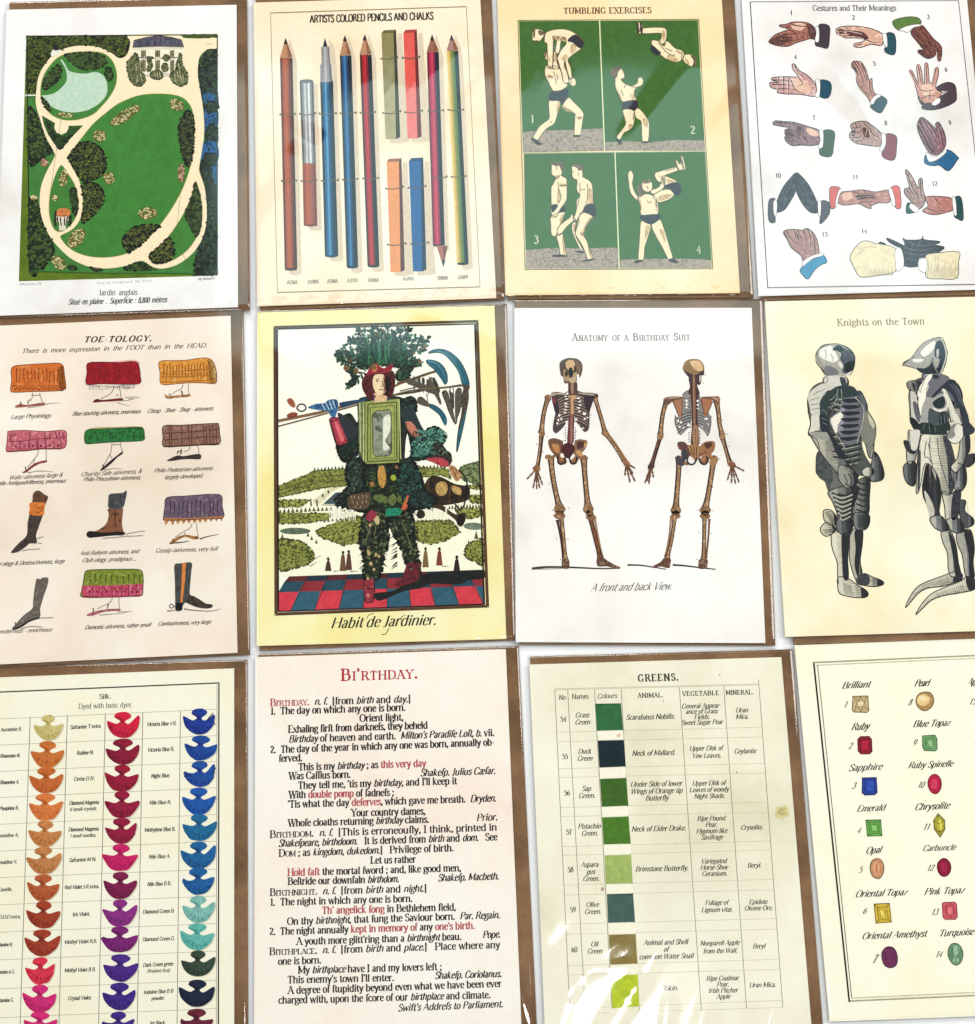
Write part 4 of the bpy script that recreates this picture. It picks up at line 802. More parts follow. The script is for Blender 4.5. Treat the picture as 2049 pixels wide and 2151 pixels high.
# 4 pink skirt
o = skirt('42 700 50 688 140 684 250 690 350 684 362 720 358 770 330 784 250 784 160 792 60 800 34 794 38 750', 'c86a78,b85466,d88a92', '', '7c3444')
line('fold_lines', '160 690 162 730 160 785|205 735 208 785|245 700 248 740 252 780|300 690 310 730|322 692 330 740 325 775|340 692 350 740|270 700 275 740|110 735 112 790|60 700 56 740', 5, '7c2c40', 4, 1, parent=o)
line('tuck_line', '48 745 130 742 200 730 290 726 358 722|50 715 90 705', 6, '8a3c4c', 4.1, 1, parent=o)
line('hem_scallops', '|'.join('%g 740 %g 780 %g 786 %g 780 %g 740' % (x - 22, x - 20, x, x + 20, x + 22) for x in range(86, 345, 46)), 3.6, '8a3c4c', 4.1, 1, parent=o)
dots('eyelets', [(x, 772 - (x - 86) * .03, 6, 7) for x in range(86, 345, 46)], '6c1c30', 4.4, o)
line('hem_edge', '36 800 60 798 100 796 150 794 200 785 260 784 330 784', 6, '6c2838', 4.3, 1, parent=o)
leg('208 790 205 815 190 835 150 885|250 786 252 820 252 850|188 838 182 868', '120 915 140 900 165 880 200 858 252 846 252 858 215 866 180 885 145 912', '7a2c3c,96485a', '150 915 220 905 290 910|200 905 285 908', '138 882 142 905')
# 5 green skirt
shape('faded_top', '480 680 520 668 640 665 760 662 770 676 640 680 500 690', 'b8a878,8a8c50', 2.7, 1)
o = skirt('462 700 480 680 560 676 660 672 760 668 782 680 786 710 780 738 700 744 600 748 520 754 468 756 460 730', '1f6c30,2c7c3a,164c22', vf(480, 780, 690, 745, 9, 3), '123c1c')
leg('610 752 606 785 598 815 555 890|660 750 656 765 668 800|612 762 655 760|598 815 610 838', '545 900 560 885 600 850 640 818 668 798 666 812 640 830 610 860 575 890 552 904', '1c1618,302428', '570 900 620 892 670 895', '560 870 562 888')
# 6 tartan skirt
o = skirt('890 660 980 656 1080 650 1170 646 1190 650 1196 700 1194 758 1100 762 1000 768 892 772 888 720', '8a6656,7a5444,9c7868', '', '3c1c14')
line('plaid_lines', '892 700 990 696 1090 688 1192 676|892 738 1000 728 1100 722 1192 718|922 660 924 768|932 660 934 768|988 658 990 766|1026 656 1030 762|1044 655 1044 765|1108 660 1112 760|1122 660 1126 760|1140 656 1146 758|1158 654 1164 758|1176 652 1180 756', 5, '5c3226', 4, 1, parent=o)
line('hem_edge', '890 772 1000 768 1100 762 1194 758', 7, '3c1814', 4.3, 1, parent=o)
leg('1034 770 1028 790 1000 800|1076 765 1082 790 1084 812', '908 850 925 838 960 822 978 820 1000 824 1086 812 1090 840 1040 840 990 842 940 850', '2a2422,3c3430', '', '965 810 972 796 985 800 980 815|985 812 990 784')
# 7 dark boot with orange garter
o = shape('boot', '176 1070 180 1030 200 1012 220 1016 245 1035 262 1045 252 1075 244 1100 235 1140 225 1170 200 1240 196 1262 200 1298 162 1300 140 1318 100 1345 62 1352 66 1338 100 1300 145 1255 150 1190 160 1140 164 1110', '3a302e,4c403c,2a2222', 3, 1)
shape('garter', '166 1078 244 1078 240 1110 234 1146 162 1142 162 1110', 'e0863c,cc6c28', 3.6, 1, parent=o); line('garter_pattern', '195 1085 205 1110 220 1100|190 1125 205 1135 225 1120 230 1095', 5, '8a4a14', 4, 1, parent=o)
shape('knee_band', '178 1070 182 1030 202 1014 222 1020 246 1038 260 1046 248 1078 200 1074', '6a4a30,523626', 3.5, 1, parent=o)
line('ground_shadow', '200 1275 236 1262|205 1298 230 1298|120 1340 170 1332 220 1330', 5, '8a857c', 2, 1)
# 8 brown ankle boot
o = shape('boot', '590 1110 664 1106 668 1140 664 1190 672 1235 672 1255 600 1256 500 1268 474 1262 472 1244 490 1232 520 1232 560 1210 584 1180 592 1140', '7a4c34,8e5c40,5c3826', 3, 1)
shape('sole', '472 1250 478 1236 500 1232 560 1240 672 1236 670 1252 600 1258 520 1266 486 1268', '1a1416', 3.6, 1, parent=o)
shape('stocking_top', '594 1108 590 1060 596 1032 640 1026 668 1024 690 1012 684 1060 664 1108', '4e5054,3a3c40', 3.4, 1, parent=o)
line('lacing', '628 1120 626 1160 630 1215', 7, '3c2014', 4, 1, w2=4, parent=o); line('sock_rib', '655 1025 656 1080', 4, '26282c', 4, 1, parent=o)
line('ground_shadow', '560 1272 640 1266 700 1258|680 1250 740 1238 790 1232|690 1262 780 1256', 6, 'a09a92', 2, 1)
# 9 violet skirt
o = skirt('908 1050 1000 1042 1100 1034 1160 1032 1206 1040 1210 1100 1214 1160 1100 1165 1000 1172 900 1172 890 1160 898 1100', '6a5868,5c4a5e,7c6c7a', vf(915, 1200, 1060, 1160, 12, 6), '33243a')
shape('zigzag_fringe', [[(890, 1160), (902, 1200), (925, 1170), (940, 1202), (955, 1170), (968, 1196), (985, 1170), (1000, 1194), (1014, 1168), (1030, 1192), (1044, 1166), (1060, 1190), (1074, 1166), (1090, 1188), (1104, 1164), (1120, 1186), (1134, 1160), (1150, 1182), (1164, 1158), (1180, 1180), (1192, 1155), (1208, 1180), (1215, 1150), (1100, 1158), (990, 1164)]], 'c88a48,a8672c', 3.6, 0, parent=o)
leg('1046 1190 1035 1215 1000 1235 955 1265|1072 1185 1072 1220 1080 1262|1006 1238 1006 1255', '922 1300 940 1280 970 1262 1010 1252 1050 1258 1080 1262 1078 1276 1050 1276 1010 1264 970 1280 950 1296', 'b07c40,8a5c30', '', '924 1300 960 1296|1060 1270 1080 1268|940 1275 948 1290')
line('ground_shadow', '960 1296 1000 1292 1030 1286|1088 1276 1130 1262 1190 1250', 8, '4a4440', 2, 1, w2=3)
# 10 grey stocking
o = shape('stocking_leg', '196 1500 205 1490 220 1494 230 1486 262 1488 258 1530 240 1580 222 1640 218 1660 218 1700 180 1712 130 1740 96 1766 66 1766 80 1745 130 1690 175 1655 180 1620 186 1560', '6c645c,5a524a,7c746a', 3, 1)
line('sole_line', '66 1766 110 1755 160 1722 216 1704', 9, '1e1a1c', 3.7, 1, parent=o); line('bow', '82 1728 86 1745', 6, '2c2626', 3.8, 1, parent=o)
line('ground_shadow', '220 1706 290 1704|110 1768 160 1752 230 1756', 6, '9a958c', 2, 1)
# 11 olive and pink skirt
o = skirt('460 1470 470 1448 520 1442 640 1440 740 1440 772 1450 780 1490 778 1550 770 1584 700 1588 600 1592 450 1592 444 1560 452 1520', '7c8c2c,6a7a20,94a048', vf(475, 775, 1460, 1525, 10, 4), '38400e')
shape('flounce', '452 1528 520 1528 600 1528 700 1524 778 1518 778 1560 768 1584 700 1588 600 1591 450 1592 444 1562', 'c44c68,b03c58,d87088', 3.5, 0, parent=o)
line('flounce_lines', '506 1530 504 1588|556 1530 556 1588|608 1528 612 1590|660 1526 662 1588|700 1526 702 1586|742 1522 742 1584|450 1588 600 1592 768 1584', 5, '7c2038', 4.3, 1, parent=o)
dots('eyelets', [(x, 1562, 6, 7) for x in (488, 530, 580, 636, 680, 718, 752)] + [(x, 1546, 4, 5) for x in (470, 500, 545, 570, 625, 650, 690, 730, 762)], '6c1830', 4.6, o)
leg('612 1596 600 1620 560 1640 530 1656|648 1592 648 1625 652 1660', '472 1688 500 1674 540 1664 600 1656 652 1656 652 1666 600 1668 550 1676 510 1692 480 1694', '8c4450,b8707c', '540 1690 600 1685 660 1680 720 1668|640 1672 720 1670', '590 1630 584 1655|507 1652 509 1672')
# 12 dark trouser boot with orange stripe
o = shape('boot', '950 1418 980 1408 1042 1404 1042 1450 1036 1520 1036 1580 1080 1600 1120 1626 1155 1632 1154 1648 1120 1654 1070 1646 1030 1630 1010 1622 995 1640 990 1664 956 1664 954 1600 952 1500', '3e4140,4c504c,323436', 3, 1)
shape('trouser_stripe', '992 1406 1012 1405 1008 1500 1000 1560 994 1620 982 1622 988 1520', 'e08a44,d07a38', 3.6, 0, parent=o)
shape('foot_part', '1036 1582 1080 1600 1120 1626 1155 1632 1154 1648 1120 1654 1070 1646 1034 1626 1012 1618', '2c2622,4a3e34', 3.5, 1, parent=o)
shape('heel', '956 1624 996 1622 992 1662 958 1662', '0e0a0e', 3.7, 0, parent=o)
line('spur', '922 1640 930 1630 942 1634 944 1646 934 1652 924 1646 922 1640|944 1642 956 1644', 5, '4a4644', 3.2, 1, parent=o)
line('ground_shadow', '910 1668 960 1664|1000 1656 1060 1664 1150 1668 1200 1656', 8, '7c766e', 2, 1, w2=3)
CP = [('Large Physiology.', 56, 622, 280, 612), ('Blue-stocking-ativeness, enormous.', 392, 604, 766, 590), ('Cheap - Shoe - Shop - ativeness', 800, 590, 1158, 574),
      ('Waltz-ativeness large &', 48, 952, 338, 936), ('Philo-Antiquadrilleness, enormous', -30, 984, 356, 968), ('Charity-Sale-ativeness, &', 440, 934, 770, 916), ('Philo-Pincushion-ativeness,', 450, 962, 764, 950),
      ('Philo-Pedestrian-ativeness', 836, 914, 1156, 900), ('largely developed.', 894, 950, 1104, 940), ('Scent-ology & Destructiveness, large', -60, 1424, 348, 1406), ('Anti-Reform-ativeness, and', 432, 1364, 754, 1352), ('Club-ology. prodigious ...', 446, 1402, 742, 1392),
      ('Gossip-iativeness, very full', 846, 1350, 1182, 1338), ('Tenderness - enormous', -30, 1792, 280, 1778), ('Domestic-ativeness, rather small', 460, 1768, 818, 1752), ('Combativeness, very large', 858, 1748, 1146, 1736)]
for s, x0, y0, x1, y1 in CP:
    text('caption', s, x0, y0, x1, y1, 22, '4a3e36', 13, 5, 0, shear=.5, lay=2)
# ================================================================== leafy gardener (a plain stand-in picture of the same masses and colours)
start(6)
shape('picture_sky', '160 128 1240 100 1294 1634 164 1676', 'fdfdee', .6, 0, var=.03)
frame('picture_frame', '150 122 1250 90 1307 1640 156 1684', [13, 15, 15, 17], '5a3c26', 5.5, scale=200)
frame('frame_inner_line', '162 132 1238 104 1290 1630 168 1670', [7, 9, 7, 9], '22120f', 5.8)
frame('frame_outer_line', '145 117 1256 84 1314 1646 149 1691', 3.5, '3a2618', 5.7)
OLV = ['4a5220', '7c8438', 'a0a654', '5c6428']; CRM = 'fbfbe2'
def pines(xs, y0, y1, h, w=8):
    V = []; F = []
    for i, x in enumerate(xs):
        y = y0 + (y1 - y0) * i / max(1, len(xs) - 1); b = len(V)
        V += [P(x - w, y, 2.6 + i * .02), P(x, y - h * random.uniform(.8, 1.1), 2.6 + i * .02), P(x + w, y, 2.6 + i * .02)]; F.append([b, b + 1, b + 2])
    o = obj('clipped_trees', V, F, mat('4c5426', var=.4, scale=900)); o['kind'] = 'stuff'
shape('garden_ground', '168 1060 540 890 920 880 1262 880 1284 1444 170 1480', 'fafae0', 1, 0, var=.03)
foliage('hedge_bank', '168 985 365 905 540 892 545 985 410 1000 170 1050', OLV, 1.4, 6, 60, 160, 0)
line('terrace_line', '170 1012 360 940 540 925|170 1032 380 965 540 955|170 1050 400 995 540 985', 5, '55502c', 2.7, 0)
pines([366 + i * 19 for i in range(10)], 908, 895, 24); pines([172 + i * 17 for i in range(12)], 1012, 962, 14, 6); pines([940 + i * 19 for i in range(8)], 892, 888, 20)
shape('stairs', '356 1065 405 1030 450 990 520 985 460 1020 400 1082 360 1082', 'ddd8b4', 2, 0); line('stair_people', '378 1062 380 1098|345 1068 347 1098|440 1010 441 1028|410 1030 411 1048', 8, '33281e', 2.5, 0)
shape('reflecting_pool', '412 1085 480 1022 560 1018 560 1085', '42565c', 2, 0); line('pool_edge', '405 1090 560 1092', 4, '6a6a58', 2.3, 0)
foliage('hedge_bank', '930 882 1090 892 1112 950 1060 930 950 940', OLV, 1.4, 6, 30, 60, 0)
foliage('tall_trees', '1150 905 1165 880 1200 868 1240 858 1262 852 1268 985 1220 970 1170 955', ['3c4c2c', '6c7c4c', '8c9a6c'], 1.4, 6, 50, 60, 0)
for s in ('170 1062 345 1062 290 1100 170 1102', '170 1132 470 1134 430 1172 300 1192 172 1192', '1205 1040 1272 1034 1274 1080 1215 1078', '1130 1112 1276 1108 1278 1150 1210 1166 1160 1156', '1190 985 1270 985 1270 1005 1200 1000', '365 1232 500 1176 600 1150 640 1160 640 1290 525 1312 400 1268', '890 1182 1000 1172 1110 1172 1160 1240 1080 1285 1000 1306 925 1290'):
    foliage('parterre', s, OLV, 1.6, 7, 60, 170, 0, None, '3c441a', 'aeb45c')
pines([178 + i * 23 for i in range(13)], 1134, 1120, 26, 9); pines([420 + i * 22 for i in range(9)], 1185, 1160, 18); pines([1100 + i * 16 for i in range(11)], 1112, 1104, 24, 7); pines([905 + i * 22 for i in range(10)], 1182, 1184, 18)
shape('pool', [ell(260, 1232, 84, 18, 0, 18)], '4c5c50,6c7a60', 2.2, 0); shape('pool', [ell(1232, 1206, 56, 20, 2, 18)], '5c7064,7c8c74', 2.2, 0)
foliage('round_bush', '168 1285 230 1280 300 1292 345 1335 362 1372 330 1412 250 1436 168 1440', OLV, 2, 8, 90, 150, 1, None, '3a421a')
foliage('round_bush', '1182 1352 1200 1305 1240 1285 1284 1282 1286 1412 1240 1400 1200 1380', OLV, 2, 8, 60, 90, 1, None, '3a421a')
pines([190, 225, 262, 300, 330, 345], 1290, 1375, 45, 12); pines([1204, 1246], 1332, 1275, 55, 12); pines([330, 350, 375], 1262, 1300, 26, 8)
line('path_shadow', '345 1398 400 1364|340 1425 380 1400|470 1452 500 1448|560 1452 605 1450|1060 1424 1095 1424', 6, '77745c', 2.2, 0, w2=2)
for x, y, h, c in ((440, 1400, 50, '4a3428'), (520, 1365, 85, '6c4c38'), (552, 1360, 85, '5c3c30'), (970, 1345, 85, '7a6440'), (1045, 1345, 75, '7c3c34'), (1140, 1390, 58, '2c1c18')):
    o = shape('stroller', [[(x, y - 12), (x + 9, y), (x + 12, y + h * .3), (x + 18, y + h), (x - 18, y + h), (x - 12, y + h * .3), (x - 9, y)]], c, 2.4, 0); dots('head', [(x, y - 16, 8, 10)], '3a2620', 2.7, o)
# chequered floor
lv = [(1.0, 1668, 1628), (.914, 1566, 1530), (.85, 1510, 1472), (.81, 1481, 1442)]
def fy(l, x): return l[1] + (l[2] - l[1]) * (x - 168) / 1120
pal = [[('d23c4a', '2e5c70'), ('8e2c34', '234a5a'), ('5a2426', '1c3240')], [('dc4650', '2e5c70'), ('7a2830', '234a5a'), ('4c2024', '1c3240')]]
for r in range(3):
    a, b = lv[r], lv[r + 1]
    for k in range(-5, 5):
        xs = [max(168, min(1290, 760 + (k + d) * 131.5 * l[0])) for l, d in ((a, 0), (a, 1), (b, 1), (b, 0))]
        if xs[1] - xs[0] < 4: continue
        c = pal[0][r][(k + r + 1) % 2]
        shape('floor_tile', [[(xs[0], fy(a, xs[0])), (xs[1], fy(a, xs[1])), (xs[2], fy(b, xs[2])), (xs[3], fy(b, xs[3]))]], c, 1.6, 0, var=.15, scale=250)
line('tile_joint', '|'.join('%g %g %g %g' % (760 + k * 131.5, 1668 - (k + 4.5) * 4.4, 760 + k * 131.5 * .81, 1481 - (k + 4.5) * 3.9) for k in range(-4, 5)), 3.4, '141a1e', 2.3, 0)
shape('printed_shadow', '690 1572 800 1555 880 1500 1000 1462 1280 1446 1286 1490 1200 1500 1150 1522 1000 1520 940 1545 850 1560 720 1612', '15181a', 2.6, 1, var=.3)
# tools over the shoulder
o = line('tool_pole', '168 632 400 585 640 520 830 430 1025 362', 11, '8a6038', 3, 0); line('tool_pole', '168 662 400 600 620 540', 8, '6c4a2c', 3.1, 0, parent=o); line('tool_pole', '790 492 900 478 1000 458 1100 448 1200 436', 9, '4c4236', 3.1, 0)
line('tool_pole', '830 470 1000 430', 6, '3c3a34', 3.1, 0); line('pole_edge', '168 626 400 579 640 514 830 424 1025 356|168 640 400 592 640 527', 2.5, '3c2a1c', 3.5, 0, parent=o)
BL = '235a6e,2f7082,1c4454'
for s in ('985 264 1010 246 1060 242 1110 262 1160 310 1195 380 1208 436 1190 442 1172 390 1135 320 1090 280 1040 260', '975 306 1020 304 1062 330 1086 375 1088 420 1074 432 1056 400 1030 362 990 330', '985 540 1020 548 1060 578 1084 620 1080 655 1066 640 1046 600 1010 570 985 552', '1196 440 1204 500 1192 580 1172 680 1142 800 1140 760 1152 660 1176 560 1184 470'):
    o = shape('curved_blade', s, BL, 3.2, 1, scale=300); q = catmull(pts(s), True, 3); line('blade_edge', [q + [q[0]]], 4, '102830', 3.6, 0, parent=o)
for x, y, a in ((900, 395, .5), (925, 395, .5), (950, 402, .5), (975, 410, .5), (1080, 480, .2), (1105, 480, .15), (1150, 470, -.1), (1170, 475, -.15), (1008, 400, -.5)):
    shape('tool_head', [[(x, y), (x + 16, y + 4), (x + 26 - a * 30, y + 70), (x + 14, y + 88), (x + 4, y + 60)]], '3c3a38,5c564c', 3.3, 1)
line('tine', '1068 470 1090 560 1125 640|1100 465 1115 560 1130 648|1165 460 1150 560 1136 648|880 405 960 450 1000 470|1000 395 1030 440 1050 540', 7, '2c2c2c', 3.4, 1)
shape('trowel', '215 520 232 508 250 520 262 550 250 560 228 545', '8c4632,a85c40', 3.4, 1); line('ring_handle', '268 560 285 542 310 545 318 565 300 580 280 575 268 560', 8, '2c2a26', 3.4, 1); shape('tool_handle', '215 600 245 585 275 592 260 610 225 618', '8c4632', 3.4, 1)
# figure
random.seed(11)
LF = ['0c1812', '16301e', '2c5434', '1a3826']; LD = ['080c0a', '142018', '2c3c28', '101814']
g_ = shape('gardener', '600 530 640 500 780 495 850 510 880 560 900 640 960 720 1010 780 1100 800 1112 850 1080 880 960 840 900 820 870 700 860 860 920 880 960 960 990 1060 900 1140 890 1250 920 1370 940 1490 900 1500 830 1310 790 1180 760 1180 760 1300 730 1400 700 1500 640 1500 640 1380 610 1240 650 1140 540 1100 480 1060 560 1000 540 880 600 850 600 780 540 790 480 700 500 620 560 590 600 640', '101412,1c2620,283028', 3.2, 1, scale=300)
foliage('leaf_costume', '556 850 640 870 830 872 920 880 935 960 1000 1060 1010 1100 900 1110 840 1140 740 1130 660 1130 560 1110 480 1080 540 1000 545 900', LD, 3.6, 13, 160, 260, 1, g_, '0a0e0c', '36502c')
foliage('leaf_costume', '640 1140 760 1150 765 1290 735 1390 720 1480 640 1500 636 1380 612 1290|780 1150 890 1140 905 1250 930 1370 938 1470 880 1440 830 1310 790 1230', ['0a0c0a', '182218', '3a4a30', '101a14'], 3.6, 12, 130, 170, 1, g_, '0a0e0c', '5c6844')
foliage('headdress', '600 300 640 240 690 215 760 205 830 230 870 290 880 345 800 335 720 330 650 345 610 340', LF, 3.6, 11, 110, 160, 1, g_, '0c1610', '3f7a48')
def spray(x0, y0, x1, y1, n, sz, c1, c2):
    """one printed twig with leaves in pairs"""
    mx, my = (x0 + x1) / 2 + (y1 - y0) * .12, (y0 + y1) / 2 - (x1 - x0) * .08
    stem = catmull([(x0, y0), (mx, my), (x1, y1)], False, 5); t = line('twig', [stem], 6, '0e1a14', 4.6, 0, w2=3, parent=g_)
    for c, ph in ((c1, 0), (c2, 1)):
        V = []; F = []
        for i in range(n):
            if i % 2 != ph: continue
            q = stem[min(len(stem) - 2, int((i + 1) / (n + 1) * len(stem)))]; a = math.atan2(y1 - y0, x1 - x0) + (.85 if i % 4 < 2 else -.85) + random.uniform(-.3, .3)
            L_ = sz * random.uniform(.7, 1.2); tip = (q[0] + L_ * math.cos(a), q[1] + L_ * math.sin(a)); b = len(V)
            m_ = ((q[0] + tip[0]) / 2, (q[1] + tip[1]) / 2); px, py = -math.sin(a) * L_ * .27, math.cos(a) * L_ * .27
            lf = catmull([q, (m_[0] + px, m_[1] + py), tip, (m_[0] - px, m_[1] - py)], True, 2)
            V += [P(x, y, 4.9 + i * .06) for x, y in lf]; F.append(list(range(b, b + len(lf))))
        obj('leaves', V, F, mat(c, var=.35), t)['kind'] = 'stuff'
for x1, y1 in ((500, 268), (492, 300), (520, 232), (545, 205), (572, 180), (600, 155), (635, 132), (668, 140), (690, 122), (722, 135), (762, 120), (800, 150), (832, 132), (868, 128), (880, 165), (920, 178), (958, 184), (975, 215), (940, 250), (962, 240), (900, 290), (560, 250), (610, 210), (780, 180), (700, 175), (840, 190), (930, 312)):
    k = random.uniform(.35, .55); spray(735 + (x1 - 735) * k, 330 + (y1 - 330) * k, x1, y1, 11, 28, random.choice(('163c2a', '0e2018', '2a5c3c')), random.choice(('3c6c4c', '1c4430', '0c1a14', '4c6c3c')))
for i in range(5):
    V = []; F = []
    for k in range(8):
        x = random.uniform(640, 850); ribbon(V, F, catmull([(x, 320), (x + random.uniform(-20, 20), 230), (x + (x - 740) * .35, random.uniform(125, 175))], False, 3), random.uniform(8, 14), 5 + k * .05 + i * .02, 2)
    obj('reed_blades', V, F, mat(('0e2418', '1c4c34', '2c6444', '14382a', '3c7a54')[i], var=.3), g_)['kind'] = 'stuff'
foliage('leaf_sprig', '540 330 580 345 590 420 560 445 545 430 575 400 540 360|860 340 900 300 940 310 930 330 890 350 880 400 820 410 815 360|500 250 480 280 520 290', ['14201a', '2c3c28', '3a5c3c'], 3.7, 9, 70, 30, 1, g_)
dots('fruit', [(536, 345, 14, 15), (592, 362, 12, 14), (560, 305, 9, 10), (850, 355, 9, 9), (905, 262, 8, 8), (700, 160, 8, 9)], '6c4a2c', 5.6, g_); dots('fruit', [(690, 500, 10, 9), (680, 978, 14, 15), (792, 942, 14, 16), (812, 884, 8, 10), (600, 945, 9, 9)], '9a6a3c', 5.6, g_)
shape('hair', '640 400 660 370 700 358 760 350 800 370 804 430 790 480 770 495 700 495 650 480 636 450', '3a1c1a,5c2a26', 4.9, 1, parent=g_)
shape('hat', '632 396 650 372 672 332 700 320 740 345 786 322 790 345 760 370 700 372 660 400 640 412', '8c2030,a82c3c,6c1824', 5.4, 1, parent=g_); shape('hat_badge', '674 340 690 325 704 332 702 360 684 364', 'c8864c', 5.8, 1, parent=g_)
shape('face', '686 395 700 380 735 378 758 390 762 430 752 470 730 490 706 486 690 462 682 430', 'f0d8b0', 5.5, 1, parent=g_, var=.05)
line('face_features', '700 408 718 402|738 402 754 404|732 410 738 440 726 444|716 462 742 462|742 390 750 440 742 478', 4.5, '5c3020', 6, 1, parent=g_); shape('face_shade', '744 384 760 395 760 440 748 474 740 440', 'b08058', 5.8, 1, parent=g_); dots('eye', [(708, 416, 6, 4), (745, 416, 5, 4)], '2c1814', 6.2, g_)
shape('neck', '676 492 700 480 740 492 760 500 750 525 680 525', 'e0bc90', 5, 1, parent=g_); line('ribbon', '690 490 686 525|770 490 765 525', 8, '2c3c6c', 5.6, 0, parent=g_)
o = shape('chest_panel', '604 530 645 522 640 866 606 800', '5c6a44,7a8654', 4.6, 0, parent=g_); shape('chest_panel', '645 528 824 512 826 858 640 868', 'a8b060,8c964c', 4.8, 0, parent=g_)
frame('panel_moulding', '656 542 812 530 814 846 654 854', 7, '4c5630', 5.4, g_); frame('panel_moulding', '670 560 800 548 802 832 668 840', 5, '6a7440', 5.5, g_)
shape('panel_field', '680 600 700 578 775 572 782 590 786 800 770 822 700 826 684 806', '77806c,9aa08c,545c50', 5.2, 0, parent=g_, scale=200); shape('panel_light', '740 620 775 600 778 680 750 740 775 780 740 790 738 700', 'e4e6d4', 5.6, 1, parent=g_); line('panel_edge', '680 600 700 578 775 572 782 590 786 800 770 822 700 826 684 806 680 600', 4, '2c3428', 5.9, 0, parent=g_)
line('chest_rail', '612 535 616 800|632 530 632 850|826 515 835 840', 5, 'c8cc90', 5.3, 0, parent=g_)
shape('gauntlet', '446 625 475 612 510 618 528 660 548 742 520 760 486 764 470 720', 'b83a50,98283c,cc5468', 4.8, 1, parent=g_); line('gauntlet_edge', '446 625 475 640 510 620|486 764 520 752 548 742|446 625 470 720 486 764', 6, '3c141c', 5.3, 1, parent=g_)
foliage('leaf_cuff', '490 770 545 755 590 740 600 800 570 840 530 850 510 830', LD, 4.5, 12, 90, 40, 1, g_, '0c1410', '3a5c44')
shape('glove', '330 560 370 540 420 535 440 518 485 516 494 545 486 590 470 620 450 600 440 580 380 572', '1f4468,2f6090,4a7ca4', 4.9, 1, parent=g_); line('glove_fingers', '405 540 425 575|425 530 445 572|445 522 462 568|465 520 478 560', 4.5, 'c8dce0', 5.5, 1, parent=g_); shape('tool_sleeve', '500 535 560 522 610 515 640 505 640 520 560 545 520 560', '22405c', 4.6, 1, parent=g_)
shape('arm_panel', '862 655 890 640 915 648 945 705 925 722 900 720', 'c8705c,d88a70', 5, 1, parent=g_); foliage('leaf_cuff', '905 740 960 690 1030 670 1075 720 1040 780 980 830 905 840 900 790', ['0e2a24', '1f4c40', '3a7a64', '14342c'], 4.6, 13, 150, 90, 1, g_, '0c2620', '4c8a74')
V = []; F = []
for i in range(46):
    x, y = random.uniform(905, 1060), random.uniform(690, 820); ribbon(V, F, catmull([(x, y), (x + 18, y - 22), (x + 30 + random.uniform(-6, 6), y - 4)], False, 2), 5, 6 + (i % 12) * .04, 1.5)
obj('leaf_blades', V, F, mat('6ca890', var=.4), g_)['kind'] = 'stuff'
foliage('leaf_cuff', '845 520 900 505 920 560 900 600 860 620 840 580', LD, 4.5, 11, 80, 40, 1, g_, '0c1410', '2c4c44')
shape('cuff_band', '985 842 1040 836 1092 838 1086 868 1072 884 1030 868', 'b43c4c', 5, 1, parent=g_)
shape('hand', '1096 880 1120 875 1150 905 1162 940 1140 962 1120 940 1104 910', 'c8986c,a8744c', 5, 1, parent=g_); line('hand_lines', '1110 885 1130 920 1140 950|1125 882 1145 915', 4, '3c2418', 5.5, 1, parent=g_)
# watering can: held in the hand of the printed figure
o = shape('watering_can', '965 985 980 950 1010 932 1060 940 1130 975 1200 990 1212 1030 1196 1066 1120 1085 1060 1092 1020 1085 975 1060 958 1020', '241a12,3a2a1a,14100c', 4.4, 1, scale=250)
shape('can_glint', '1030 975 1070 962 1090 990 1080 1030 1050 1040 1026 1015|1115 985 1160 1000 1160 1035 1120 1020', 'a8844c,c8a868', 4.9, 1, parent=o); line('can_handle', '1150 900 1180 930 1196 975 1190 1010|1130 1085 1160 1115 1180 1090 1185 1050', 9, '2c2014', 4.8, 1, parent=o)
shape('can_spout', '1000 1075 1060 1090 1130 1140 1180 1130 1190 1160 1170 1205 1145 1200 1130 1170 1060 1120 1000 1100', '2c2016,4c3824', 4.3, 1, parent=o); dots('can_rim', [(1192, 1022, 17, 36), (1162, 1172, 22, 32)], '1a120c', 5.2, o, .05); line('can_ring', '990 950 985 1000 1000 1070|1105 975 1100 1080', 5, '5c4428', 5, 1, parent=o)
dots('onion', [(944, 1140, 24, 26)], '2a2018', 4.4, g_, .05); line('onion_stalk', '918 1060 926 1100 940 1116', 7, '54604c', 4.6, 1, parent=g_)
o = shape('corn_cob', '726 880 742 878 752 920 750 970 738 996 722 960 718 910', 'c09050,d8b070,8c6430', 5.2, 1, parent=g_, scale=900)
shape('cucumber', '752 1130 770 1112 830 1106 836 1130 820 1145 760 1152', '1f7a54,2c9468', 5.8, 1, parent=g_); shape('carrot', '846 1110 868 1075 880 1050 876 1090 858 1118', 'c85838', 5.8, 1, parent=g_)
shape('flower', '650 1140 680 1128 702 1140 695 1160 660 1168', '8c2838', 5.8, 1, parent=g_); dots('root', [(705, 1050, 20, 17), (745, 1060, 24, 22), (790, 1052, 20, 20), (830, 1060, 16, 18)], '5c6436', 5.6, g_); dots('root', [(700, 1165, 16, 15), (668, 1200, 8, 10), (660, 1350, 9, 18), (700, 1360, 7, 12), (672, 1410, 10, 12), (690, 1440, 7, 9), (716, 1370, 6, 10), (655, 1490, 7, 9)], 'c0a878', 5.6, g_)
line('stems', '690 1170 660 1240 640 1310|705 1180 690 1260|665 1060 640 1110|600 960 580 1020 590 1080|840 1180 870 1260 900 1340|800 1190 820 1230', 5, '6a6a44', 5.6, 1, parent=g_)
V = []; F = []
